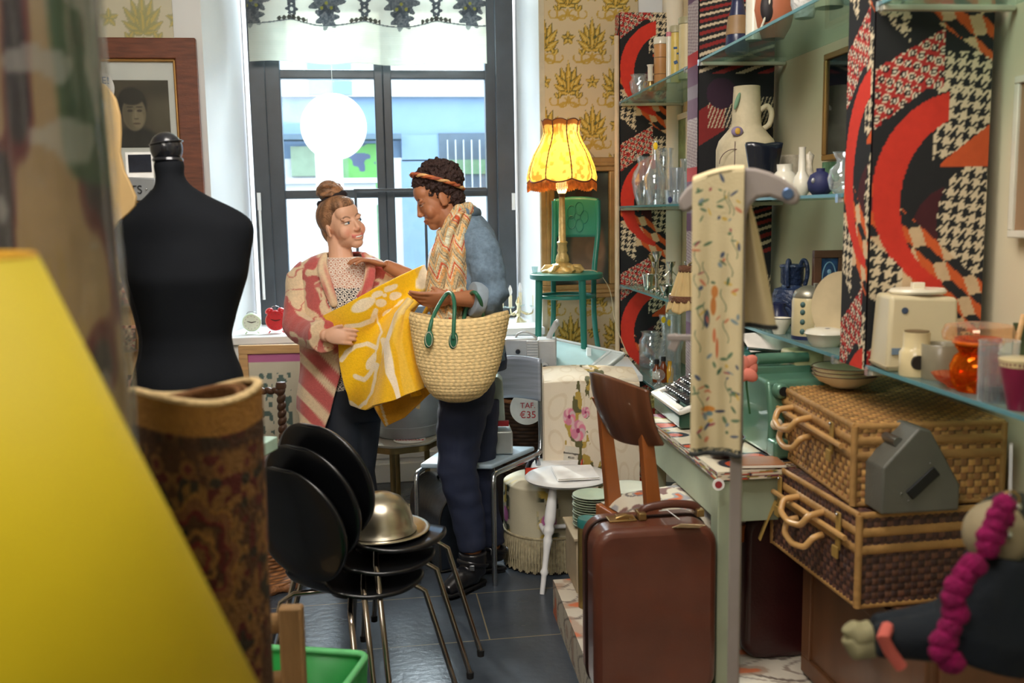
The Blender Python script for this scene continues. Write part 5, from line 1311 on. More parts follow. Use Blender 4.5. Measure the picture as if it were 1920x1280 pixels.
def lamp_():
    z = ZD+zs_; p = at(1055, 4.90, z); k = DEP(p)/FPX
    root = Tv('table_lamp', 'lit table lamp with yellow panelled fringed shade on the green chair', 'lamp', p)
    gd = mat('carved_gilt', (190, 164, 104), .45, .35, var=.2, scale=30, bump=.3, bscale=60)
    m = MB(); m.lathe([(0, 0), (.098, .0), (.100, .010), (.085, .020), (.05, .034), (.030, .05), (.036, .062), (.030, .085), (.022, .10), (.026, .112), (.022, .135), (.028, .152), (.018, .160), (.016, .30), (.014, .38), (0, .382)], n=36, wob=lambda a, t: 1+(.10 if t < .35 else .03)*math.sin(a*8)); m.build('base', gd, root, smooth=60)
    for i in range(6):
        a = i*math.pi/3; part(root, 'scroll_foot', gd, lambda m: m.tube([(.05*math.cos(a), .05*math.sin(a), .03), (.085*math.cos(a), .085*math.sin(a), .028), (.103*math.cos(a), .103*math.sin(a), .010)], [.012, .014, .010], n=10))
    zb = P(1055, 338, 4.90).z-z; zt = P(1055, 232, 4.90).z-z; H_ = zt-zb
    prof = [(0, 60), (.08, 62), (.25, 58), (.45, 50), (.65, 38), (.80, 32), (.92, 33), (1.0, 35)]
    pr = np.array(prof)
    def rad(t): return float(np.interp(t, pr[:, 0], pr[:, 1]))*k
    NP = 8
    def sf(u, v):
        a = u*2*math.pi+.25; ph = (u*NP) % 1; r = rad(v)*(1+.06*math.sin(math.pi*ph)*(1-.4*v))
        z_ = zb+H_*v-(1-v)**3*.016*math.sin(math.pi*ph)+v**6*.010*math.sin(math.pi*ph)
        return Vector((r*math.cos(a), r*math.sin(a), z_))
    def sc(U, V):
        c = full(U, (240, 206, 120)); n = vn(U*60, V*14, 1, 3); c = mixc(c, n > .62, (206, 150, 74)); c = mixc(c, sm(.4, 0, np.abs(V-.45))*.3, (255, 226, 90))
        return mixc(c, (V > .93), (150, 92, 44))
    sm_ = mat('parchment_shade', None, .6, attr=True, var=.12, scale=14, tl=.75)
    m = MB(); m.grid(sf, 192, 60, sc); sh = m.build('lamp_shade', sm_, root, smooth=60)
    br = mat('braid_brown', (110, 66, 42), .8, bump=.5)
    for i in range(NP):
        m = MB(); m.tube([sf(i/NP, j/30)*1.0+Vector((0, 0, 0)) for j in range(31)], [.0024+.0014*(j % 2) for j in range(31)], n=6); m.build('seam_braid', br, sh)
    fr = mat('fringe_gold', (206, 128, 52), .75, var=.3, scale=60, tl=.4)
    m = MB()
    for i in range(200):
        q = sf(i/200, 0); d = Vector((q.x, q.y, 0)).normalized()
        m.tube([q, q+d*.002+Vector((0, 0, -.022)), q+d*.001+Vector((0, 0, -.040-.003*math.sin(i*2.3)))], [.0022, .0024, .0018], n=4)
    m.build('fringe', fr, sh, smooth=0)
    m = MB(); m.tube([sf(i/200, 0)*1.004 for i in range(200)], .004, n=6, close=True); m.build('lower_braid', br, sh); m = MB(); m.tube([sf(i/200, 1) for i in range(200)], .003, n=6, close=True); m.build('upper_braid', br, sh)
    m = MB(); m.lathe([(0, 0), (.018, 0), (.030, .03), (.026, .06), (.012, .075), (0, .08)], c=(0, 0, .395)); m.build('bulb', mat('bulb_glow', (255, 220, 150), .4, emit=(255, 206, 120), es=7), root)
    l = bpy.data.lights.new('lamp_bulb', 'POINT'); o = bpy.data.objects.new('lamp_bulb', l); COL.objects.link(o); l.energy = 3.2; l.color = (1, .70, .30); l.shadow_soft_size = .04; o.location = p+Vector((0, 0, zb+.09))
    part(root, 'switch', mat('switch_dark', (70, 50, 30), .5), lambda m: m.lathe([(0, 0), (.016, 0), (.016, .03), (.01, .04), (0, .04)], c=(0, 0, .378)))
    # small glass by the lamp and the loose cord
    q = at(1003, 4.86, z); g = Tv('small_glass', 'tiny clear glass beside the lamp on the green chair seat', 'glass', q)
    part(g, 'glass', m_glass, lambda m: m.lathe([(0, 0), (.012, 0), (.016, .035), (.015, .035), (.011, .004), (0, .004)]))
    cord = Tv('power_cord', 'thin pale cord trailing from the lamp down behind the green chair', 'cord', q)
    cs = WB(); cs.tube(smp([p+HR*.10+HU*.012, p+HR*.17+HU*.012, P(1135, 540, 5.06), P(1140, 600, 5.1), P(1155, 640, 5.12), P(1164, 660, 5.12)], 30), .0022, n=6); cs.build('cord', mat('cord_cream', (200, 186, 150), .6), cord)
lamp_()
def painting():
    Y = WF-.05; a = AY(1012, 296, Y); b = AY(1166, 556, Y); w = b.x-a.x; h = a.z-b.z
    root = T('oil_painting', 'dark oil painting of a figure in a wide gilt frame behind the green chair', 'painting', ((a.x+b.x)/2, Y, b.z))
    gl2 = mat('gilt_frame', (168, 134, 84), .45, .35, var=.15, scale=20, bump=.2); f = .075
    for (x, z, dx, dz) in ((0, h-f/2, w, f), (0, f/2, w, f), (-w/2+f/2, h/2, f, h-2*f), (w/2-f/2, h/2, f, h-2*f)):
        part(root, 'frame_side', gl2, lambda m: (m.box((x, 0, z), (dx, .05, dz)), m.box((x, -.02, z), (dx*.99 if dx > dz else f*.3, .03, f*.3 if dx > dz else dz))), bevel=.006)
    def col(U, V):
        c = full(U, (58, 66, 58))*(.75+.5*vn(U*5, V*7, 1, 2))[..., None]; c = mixc(c, sm(1.1, .8, np.hypot((U-.62)/.34, (V-.28)/.36)), (128, 104, 84)); c = mixc(c, sm(1.1, .8, np.hypot((U-.55)/.15, (V-.70)/.13)), (156, 124, 98)); c = mixc(c, sm(1.1, .8, np.hypot((U-.55)/.16, (V-.80)/.07)), (54, 42, 36)); c = mixc(c, sm(1.1, .7, np.hypot((U-.75)/.2, (V-.30)/.1)), (150, 120, 96))
        return c
    m = MB(); m.grid(lambda u, v: (-w/2+f+(w-2*f)*u, .005, f+(h-2*f)*v), 80, 120, col); m.build('canvas', mat('canvas', None, .5, attr=True), root, solid=.004)
    part(root, 'wire', m_metal, lambda m: m.tube([(-.1, .02, h-.02), (0, .03, h+.10), (.1, .02, h-.02)], .001, n=5))
painting()
def light_tray():
    root = T('display_tray', 'white shallow plastic tray propped at a slant behind the floral seat', 'tray', at(1105, 4.62, ZD))
    L = Vector(root.location); A = P(1038, 636, 4.86)-L; B = P(1170, 664, 4.70)-L; C_ = P(1118, 706, 4.5)-L; Dd = P(985, 680, 4.66)-L
    n = (B-A).cross(Dd-A).normalized()
    if n.z < 0: n = -n
    wt = mat('tray_white', (226, 234, 234), .35, var=.03)
    m = MB(); m.add([A, B, C_, Dd]+[v-n*.02 for v in (A, B, C_, Dd)], [(0, 1, 2, 3), (7, 6, 5, 4), (0, 4, 5, 1), (1, 5, 6, 2), (2, 6, 7, 3), (3, 7, 4, 0)]); m.build('tray', wt, root, bevel=.003)
    for p, q in ((A, B), (B, C_), (C_, Dd), (Dd, A)): part(root, 'rim', wt, lambda m: m.tube([p+n*.004, q+n*.004], .007, n=8))
    for t in (.82,): part(root, 'divider', wt, lambda m: m.tube([A.lerp(B, t)+n*.004, Dd.lerp(C_, t)+n*.004], .005, n=8))
    part(root, 'liner', mat('tray_liner', (186, 218, 220), .3, var=.1, scale=5), lambda m: m.add([A.lerp(B, .03).lerp(Dd, .05)+n*.003, A.lerp(B, .78).lerp(Dd.lerp(C_, .78), .05)+n*.003, A.lerp(B, .78).lerp(Dd.lerp(C_, .78), .93)+n*.003, A.lerp(B, .03).lerp(Dd.lerp(C_, .03), .93)+n*.003], [(0, 1, 2, 3)]))
    part(root, 'prop', wt, lambda m: m.box(((A+B)/2*.5+Vector((0, 0, .04)))*1.0, (.02, .02, .06)))
light_tray()
def projector():
    al = mat('cast_aluminium', (190, 192, 192), .4, .35, var=.08, bump=.08, bscale=80); p = at(995, 4.62, ZD+.002)
    root = Tv('film_projector', 'silver vintage film projector with raised reel arm beside the floral seat', 'projector', p, -.05)
    k = DEP(p)/FPX; W_ = lambda x: (x-995)*k; Z_ = lambda y: P(995, y, 4.62).z-ZD
    part(root, 'body', al, lambda m: m.box((W_(978), 0, Z_(678)), (60*k, .12, 92*k)), bevel=.010)
    part(root, 'side_case', al, lambda m: m.box((W_(1026), .02, Z_(680)), (36*k, .13, 90*k)), bevel=.008)
    part(root, 'ribbed_housing', al, lambda m: [m.box((W_(1000), -.05, Z_(660)+i*.0), (22*k, .05, 50*k)) for i in range(1)]+[m.box((W_(1000), -.076, Z_(640+i*5)), (20*k, .006, .005)) for i in range(8)], bevel=.003)
    part(root, 'lens', al, lambda m: (m.lathe([(0, 0), (.018, 0), (.022, .01), (.022, .05), (.016, .055), (.0, .05)], c=(W_(1022), -.05, Z_(684)), M=RX),))
    part(root, 'lens_glass', mat('lens_dark', (20, 22, 26), .1), lambda m: m.lathe([(0, 0), (.012, 0), (.012, .003), (0, .003)], c=(W_(1022), -.105, Z_(684)), M=RX))
    for x, y, r in ((973, 655, .011), (982, 665, .005), (960, 682, .008)): part(root, 'knob', mat('knob_dark', (34, 36, 42), .3), lambda m: m.lathe([(0, 0), (r, 0), (r, .012), (0, .014)], c=(W_(x), -.06, Z_(y)), M=RX))
    part(root, 'crank', al, lambda m: (m.tube([(W_(954), -.05, Z_(684)), (W_(944), -.07, Z_(687))], .006), m.ell((W_(942), -.075, Z_(687)), (.008, .008, .008))))
    part(root, 'carry_handle', al, lambda m: m.tube(smp([(W_(966), 0, Z_(636)), (W_(972), 0, Z_(624)), (W_(986), 0, Z_(620)), (W_(1002), 0, Z_(628)), (W_(1006), 0, Z_(634))], 20), .005))
    part(root, 'reel_arm', al, lambda m: m.tube([(W_(1028), .02, Z_(640)), (W_(1034), .02, Z_(624)), (W_(1046), .02, Z_(604))], [.014, .013, .016], flat=.5))
    part(root, 'spindle', al, lambda m: m.lathe([(0, 0), (.010, 0), (.010, .03), (.004, .035), (0, .035)], c=(W_(1046), .01, Z_(602)), M=RX))
projector()
def chandelier():
    p = AY(972, 585, WF+.25); p.z = sz; root = T('candle_chandelier', 'brass and glass chandelier with candle bulbs standing on the right of the window sill', 'chandelier', p)
    br = mat('pale_brass', (206, 196, 160), .25, .8, var=.1); k = DEP(p)/FPX
    part(root, 'stem', br, lambda m: m.lathe([(0, 0), (.05, 0), (.03, .012), (.010, .03), (.014, .06), (.008, .09), (.018, .11), (.006, .14), (0, .15)], n=20))
    for i, (dx, dy, hh) in enumerate(((-.10, -.03, .15), (-.055, -.06, .13), (.02, .05, .14), (.09, -.02, .12), (.13, .04, .10))):
        am = part(root, 'arm', br, lambda m: m.tube(smp([(0, 0, .07), (dx*.5, dy*.5, .04), (dx*.9, dy*.9, .05), (dx, dy, .085)], 20), .0045, n=8))
        part(am, 'drip_cup', m_glass, lambda m: m.lathe([(0, .085), (.022, .088), (.026, .095), (.010, .092), (0, .092)], c=(dx, dy, 0), n=16))
        part(am, 'candle', mat('candle_ivory', (226, 216, 186), .6), lambda m: m.lathe([(0, .09), (.010, .09), (.010, .09+hh*.55), (0, .09+hh*.55)], c=(dx, dy, 0), n=14))
        if i < 3: part(am, 'bulb', mat('bulb_clear', (240, 240, 240), .1, trans=.3), lambda m: m.lathe([(0, 0), (.007, 0), (.013, .018), (.010, .038), (.003, .056), (0, .058)], c=(dx, dy, .09+hh*.55), n=16))
chandelier()
for px, nm, cc, lb, r in ((473, 'alarm_clock', (206, 222, 186), 'pale green round alarm clock on the left of the window sill', 17), (518, 'alarm_clock', (206, 40, 44), 'red twin bell alarm clock on the window sill', 19)):
    p = AY(px, 603, WF+.12); p.z = sz; k = DEP(p)/FPX; r = r*k; root = T(nm, lb, 'clock', p)
    cm = mat('clock_'+str(px), cc, .3, var=.04, coat=.3); C0 = (0, 0, r+.016)
    part(root, 'case', cm, lambda m: m.lathe([(0, 0), (r*.9, 0), (r, .006), (r, .034), (r*.9, .04), (0, .04)], c=(0, .0, r+.014), M=RX, n=40))
    part(root, 'face', mat('clock_face'+str(px), (220, 226, 206) if px < 500 else (196, 36, 40), .5), lambda m: m.lathe([(0, 0), (r*.86, 0), (r*.86, .002), (0, .002)], c=(0, -.04, r+.014), M=RX, n=36))
    hd_ = mat('clock_hands', (60, 44, 36), .5)
    for ax, az in ((.5, .1), (-.45, .15)): part(root, 'hand', hd_, lambda m: m.tube([(0, -.044, r+.014), (ax*r, -.044, r+.014+az*r)], [.003, .0015], n=6))
    for i in range(12): 
        a = i*math.pi/6; part(root, 'hour_mark', hd_, lambda m: m.box((r*.7*math.sin(a), -.0425, r+.014+r*.7*math.cos(a)), (.003, .001, .003)))
    for s in (-1, 1):
        part(root, 'foot', cm, lambda m: m.tube([(s*r*.55, -.02, .012), (s*r*.75, -.02, 0)], [.004, .003], n=8))
        if px > 500: part(root, 'bell', cm, lambda m: m.ell((s*r*.6, -.02, 2*r+.010), (r*.42, r*.35, r*.3), M=Matrix.Rotation(s*.5, 4, 'Y'), nu=18, nv=10))
    part(root, 'carry_ring', m_metal, lambda m: m.tube([(r*.5*math.cos(a), -.02, 2*r+.010+r*(.5 if px > 500 else .25)*math.sin(a)) for a in [i*math.pi/12 for i in range(13)]], .0018, n=6))
def leaning_print():
    p = at(520, 5.13, 0); root = Tv('framed_print', 'botanical print in pale wooden frame leaning under the window sill', 'picture frame', p, .05)
    k = 5.13/FPX; zt = P(520, 641, 5.13).z; w = 92*k*1.0+.12; z0 = .12; h = zt-z0; f = .045; oak = mat('pale_oak', (206, 164, 112), .55, var=.15, scale=8, streak=(1, 1, 8))
    xo = .03
    for (x, z, dx, dz) in ((0, zt-f/2, w, f), (0, z0+f/2, w, f), (-w/2+f/2, (z0+zt)/2, f, h-2*f), (w/2-f/2, (z0+zt)/2, f, h-2*f)): part(root, 'frame_side', oak, lambda m: m.box((x+xo, 0, z), (dx, .03, dz)), bevel=.003)
    def col(U, V):
        c = full(U, (214, 208, 186)); c = mixc(c, V > .93, (196, 112, 158)); 
        for cx in (.28, .62):
            n = vn(U*14, V*26, 1, int(cx*10)); c = mixc(c, (n > .52)*(np.abs(U-cx) < .13)*(V < .84)*(V > .1), (96, 118, 112))
        return c
    m = MB(); m.grid(lambda u, v: (xo-w/2+f+(w-2*f)*u, .0, z0+f+(h-2*f)*v), 60, 120, col); m.build('print', mat('botanic_print', None, .6, attr=True, var=.03), root, solid=.003)
    part(root, 'foot_block', oak, lambda m: m.box((xo, 0, z0/2), (w*.8, .06, z0)))
leaning_print()
def twist_chair():
    p = at(512, 4.72, 0); wd = mat('dark_oak', (86, 58, 40), .4, var=.2, coat=.2); root = Tv('barley_twist_chair', 'dark oak chair with barley twist posts before the leaning print', 'chair', p)
    zt = P(540, 710, 4.72).z
    def tw(a, b, r, n, nm):
        a = Vector(a); b = Vector(b); L = (b-a).length
        m = MB(); N_ = n*8; d = (b-a)/N_; o = d.orthogonal().normalized(); o2 = d.cross(o).normalized()
        m.tube([a+d*i+(o*math.cos(i*.785)+o2*math.sin(i*.785))*r*.25 for i in range(N_+1)], [r*(.85+.25*abs(math.sin(i*.39))) for i in range(N_+1)], n=10); m.build(nm, wd, root)
    for x in (-.17, .07): 
        tw((x, 0, 0.4), (x, 0, zt-.03), .018, 8, 'twist_post'); part(root, 'finial', wd, lambda m: m.lathe([(0, 0), (.024, 0), (.026, .012), (.022, .03), (0, .034)], c=(x, 0, zt-.03)))
        part(root, 'leg', wd, lambda m: m.box((x, 0, .2), (.035, .035, .4)), bevel=.004); part(root, 'leg', wd, lambda m: m.box((x, -.3, .2), (.035, .035, .4)), bevel=.004)
    tw((-.17, 0, zt-.04), (.07, 0, zt-.04), .015, 7, 'twist_rail'); tw((-.04, 0, .42), (-.04, 0, zt-.05), .012, 7, 'twist_spindle'); tw((-.11, 0, .42), (-.11, 0, zt-.05), .012, 7, 'twist_spindle')
    part(root, 'seat', wd, lambda m: m.box((-.05, -.15, .40), (.30, .36, .03)), bevel=.006)
twist_chair()
def brass_table():
    D = 4.68; p = at(752, D, 0); zt = P(752, 812, D).z; k = D/FPX; br = mat('antique_brass', (150, 132, 92), .35, .85, var=.2, scale=10)
    root = Tv('occasional_table', 'low oval brass table under the window, carrying the zinc tub', 'table', p)
    def ov(rx, ry, n=72): return [((rx+.006*math.cos(8*a))*math.cos(a), (ry+.006*math.cos(8*a))*math.sin(a)) for a in [2*math.pi*i/n for i in range(n)]]
    part(root, 'tabletop', mat('table_stone', (176, 174, 164), .25, var=.1), lambda m: m.prism(ov(.20, .20), .012, Matrix.Translation((0, 0, zt-.012))), bevel=.003)
    part(root, 'apron', br, lambda m: m.prism(ov(.19, .19), .03, Matrix.Translation((0, 0, zt-.043))), bevel=.003)
    for x, y in ((-.02, -.09), (-.02, .09), (.13, .05), (-.14, .03)): 
        part(root, 'leg', br, lambda m: (m.lathe([(.017, .02), (.013, .04), (.013, zt-.06), (.019, zt-.04)], c=(x, y, 0), n=14), m.lathe([(.022, 0), (.024, .01), (.017, .02)], c=(x, y, 0), n=14)))
    part(root, 'lower_shelf', br, lambda m: m.prism(ov(.16, .14), .01, Matrix.Translation((0, 0, .07))))
    part(root, 'scroll', br, lambda m: m.tube([(-.10+.035*math.cos(t)*(1-t/14), -.12, .17+.045*math.sin(t)*(1-t/14)+t*.004) for t in [i*.35 for i in range(30)]], .007, n=8))
    q = p+Vector((0, 0, zt+.001)); tub = Tv('zinc_tub', 'grey galvanised tub standing on the low brass table', 'tub', q+HR*.035+HA*.055)
    zn = mat('zinc', (160, 166, 170), .45, .3, var=.14, scale=7); zh = P(752, 722, D).z-zt
    part(tub, 'body', zn, lambda m: m.lathe([(0, .002), (.150, .002), (.155, .01), (.195, zh*.8), (.200, zh), (.196, zh), (.190, zh*.8), (.150, .012), (0, .012)], n=60), smooth=60)
    for t in (.25, .62): part(tub, 'hoop', zn, lambda m: m.tube([((.155+.045*t)*math.cos(a), (.155+.045*t)*math.sin(a), zh*t) for a in [i*math.pi/30 for i in range(60)]], .003, n=6, close=True))
    part(tub, 'rim', zn, lambda m: m.tube([(.2*math.cos(a), .2*math.sin(a), zh) for a in [i*math.pi/30 for i in range(60)]], .006, n=8, close=True))
    for s in (-1, 1): part(tub, 'handle', zn, lambda m: m.tube(smp([(s*.19, -.05, zh*.7), (s*.215, -.04, zh*.74), (s*.215, .04, zh*.74), (s*.19, .05, zh*.7)], 14), .005, n=8))
    o = Tv('sale_sign', 'oval white sign with blue and red lettering lying against the zinc tub', 'sign', at(768, 4.53, zt+.002))
    part(o, 'card', mat('card_white', (232, 232, 228), .7), lambda m: m.lathe([(0, 0), (.075, 0), (.075, .002), (0, .002)], n=40))
    textmesh('SALE', .042, Matrix.Translation((0, .022, .0035)), 'blue_writing', mat('ink_blue', (50, 110, 176), .6), o)
    textmesh('TALLWARE', .027, Matrix.Translation((0, -.018, .0035)), 'red_writing', mat('ink_red', (196, 44, 58), .6), o)
brass_table()
def steel_chair():
    D = 4.22; zs = .47; p = at(905, D, 0); root = Tv('tubular_chair', 'tubular steel chair with brushed metal back and pale blue seat behind the basket', 'chair', p, -.12)
    k = D/FPX; X = lambda x: (x-905)*k; zb0 = P(975, 752, D).z; zb1 = P(975, 672, D).z; st = mat('tube_steel', (168, 174, 180), .22, .95, var=.05)
    def bf(u, v): return Vector((X(905)+(X(1014)-X(905))*u, .12+.03*math.sin(math.pi*u), zb0+(zb1-zb0)*v+.01*math.sin(math.pi*u)))
    m = MB(); m.grid(bf, 24, 10); m.build('backrest', mat('brushed_alu', (168, 176, 190), .42, .4, var=.15, scale=6, streak=(1, 1, 12)), root, solid=.02, offset=0, bevel=.005)
    part(root, 'seat', mat('seat_blue', (168, 190, 206), .4, var=.08), lambda m: m.prism([(X(812), -.22), (X(940), -.22), (X(1002), .10), (X(835), .12)], .02, Matrix.Translation((0, 0, zs))), bevel=.007)
    for xs, xf, xb in ((X(1012), X(944), X(1008)), (X(836), X(808), X(835))):
        part(root, 'side_tube', st, lambda m: m.tube(smp([(xs, .13, zb1-.02), (xs, .13, zs+.05), (xs, .10, zs-.008), (xs+(xf-xs)*.3, .0, zs-.012), (xf, -.24, zs-.012), (xf, -.26, zs-.05), (xf, -.27, .0)], 50, 3), .011, n=12))
        part(root, 'leg', st, lambda m: m.tube([(xb, .06, zs-.015), (xb+.03, .20, 0)], .011, n=12))
    # kitchen appliance on the seat
    q = at(915, 4.15, zs+.021); o = Tv('slide_projector', 'silver grey slide projector with red stripe on the tubular steel chair', 'projector', q)
    al = mat('hammered_grey', (176, 182, 180), .35, .5, var=.08); x2 = lambda x: (x-915)*4.15/FPX; z2 = lambda y: P(915, y, 4.15).z-q.z
    part(o, 'base', al, lambda m: m.prism([(x2(878), -.07), (x2(962), -.07), (x2(955), .09), (x2(884), .09)], z2(796)-z2(840), Matrix.Translation((0, 0, .002))), bevel=.008)
    part(o, 'body', mat('housing_grey', (168, 184, 176), .4), lambda m: m.prism([(x2(892), z2(796)), (x2(948), z2(792)), (x2(944), z2(708)), (x2(936), z2(700)), (x2(912), z2(702)), (x2(900), z2(715))], .11, Matrix.Translation((0, .06, 0)) @ RX), bevel=.006)
    part(o, 'red_stripe', mat('stripe_red', (160, 44, 50), .4), lambda m: m.box((x2(920), -.055, z2(787)), (x2(955)-x2(885), .02, .022)))
    part(o, 'wire_clip', m_metal, lambda m: m.tube(smp([(x2(904), -.056, z2(770)), (x2(903), -.056, z2(728)), (x2(914), -.056, z2(728)), (x2(915), -.056, z2(770))], 20), .002, n=6))
    part(o, 'knob', mat('knob_blue', (60, 66, 110), .25, .4), lambda m: m.lathe([(0, 0), (.014, 0), (.016, .01), (.010, .02), (0, .02)], c=(x2(876), -.02, z2(812)), M=Matrix.Rotation(-math.pi/2, 4, 'Y'), n=16))
    c = P(988, 765, 4.48); o = T('price_sign', 'round white card reading 35 euro in red behind the steel chair', 'sign', c)
    part(o, 'card', mat('card_white', (232, 232, 228), .7), lambda m: m.lathe([(0, -.001), (.078, -.001), (.078, .001), (0, .001)], n=40, M=VB @ RX))
    for tx, z_, s_ in (('TAF.', .012, .036), ('€35', -.032, .046)): textmesh(tx, s_, VB @ Matrix.Translation((.004, -.003, z_)) @ RX, 'red_writing', mat('ink_red', (196, 44, 58), .6), o)
    part(o, 'string', m_white, lambda m: m.tube([VB @ Vector((0, 0, .075)), VB @ Vector((.01, .02, .15))], .001, n=5))
steel_chair()
def black_case():
    D = 4.30; p = at(835, D, 0); root = Tv('domed_case', 'worn blue-black case with rounded lid on the floor behind the boots', 'case', p, .42)
    zt = P(830, 903, D-.05).z; lm = mat('case_black', (30, 36, 44), .38, var=.35, scale=14, bump=.15, bscale=40, coat=.3)
    w, d = .19, .40
    pr = [(-w/2, .01), (-w/2, zt*.62)]+[(-w/2+w/2*(1-math.cos(a)), zt*.62+(zt*.38)*math.sin(a)) for a in [i*math.pi/16 for i in range(1, 16)]]+[(w/2, zt*.62), (w/2, .01)]
    part(root, 'body', lm, lambda m: m.prism(pr, d, Matrix.Translation((0, d/2, 0)) @ RX), bevel=.008)
    part(root, 'edge_band', mat('case_edge', (52, 50, 46), .5, var=.3), lambda m: m.tube([(x, -d/2-.001, z) for x, z in pr], .005, n=8, close=True))
    part(root, 'handle', lm, lambda m: m.tube(smp([(0, -.07, zt), (0, -.06, zt+.02), (0, .06, zt+.02), (0, .07, zt)], 14), .006))
black_case()
flor_c = []
def floral(U, V, sc=1., ground=(228, 214, 190), fls=((.48, .42, 1), (.40, .80, .6))):
    c = full(U, ground); x, y = U, V
    n = np.abs(np.hypot((x*5+vn(x*4, y*4, 1, 2)) % 1-.5, (y*6) % 1-.5)-.32) < .05; c = mixc(c, n*.35, (206, 184, 150))
    st = np.abs(x-(.45+.12*np.sin(y*9))) < .16*vn(x*22, y*22, 1, 4); c = mixc(c, st & (vn(x*26, y*30, 1, 6) > .45), (178, 150, 70)); c = mixc(c, st & (vn(x*26, y*30, 1, 8) > .62), (96, 92, 56))
    for fx, fy, s in fls:
        for q in range(9):
            a = q*.7+fx*9; r = np.hypot((x-fx-.040*s*math.cos(a))/(.036*s), (y-fy-.026*s*math.sin(a))/(.024*s)); c = mixc(c, sm(1.05, .85, r), (226-10*(q % 3), 128+50*(q % 2), 150+30*(q % 2)))
        c = mixc(c, sm(1.1, .8, np.hypot((x-fx)/(.018*s), (y-fy)/(.012*s))), (150, 50, 90))
    return c
def floral_seat():
    D = 4.40; p = at(1108, D, 0); root = Tv('floral_armchair', 'tall seat back covered in cream floral fabric next to the pouffe', 'armchair', p)
    k = D/FPX; X = lambda x: (x-1108)*k; zt = P(1060, 696, D).z
    mm = mat('floral_cloth', None, .8, attr=True, var=.03, bump=.1, bscale=200)
    x0, x1 = X(1021), X(1196)
    def fn(u, v):   # front face, over the rounded top and back
        x = x0+(x1-x0)*u; t = v
        if t < .7: y, z = -.06, .12+(zt-.15)*t/.7*1.0
        else: a = (t-.7)/.3*math.pi*.5; y, z = -.06+.035*(1-math.cos(a))*1+(.22)*((t-.7)/.3)**1.3, .12+(zt-.15)+.032*math.sin(a)-.05*((t-.7)/.3)**2*0
        z += .012*math.sin(u*math.pi*.9+.5)*(t > .6)
        return Vector((x, y, z))
    m = MB(); m.grid(fn, 160, 300, lambda U, V: floral(U*1.0, 1-V, fls=((.27, .46, .9), (.36, .53, 1.1), (.44, .44, .6), (.80, .5, 1), (.72, .85, .8), (.2, .9, .8)))); m.build('cover', mm, root, smooth=60)
    part(root, 'back_body', mat('cover_cream', (222, 210, 188), .85), lambda m: m.box(((x0+x1)/2, .06, (zt+.06)/2), (x1-x0-.004, .225, zt-.09)), bevel=.01)
    m = MB(); m.tube([fn(0, i/60)+Vector((-.001, 0, 0)) for i in range(61)], .005, n=8); m.build('piping', MATS['cover_cream'], root)
    for sx in (x0+.04, x1-.04):
        for y in (-.02, .13): part(root, 'leg', mat('leg_dark', (52, 44, 40), .5), lambda m: m.box((sx, y, .04), (.035, .035, .08)))
floral_seat()
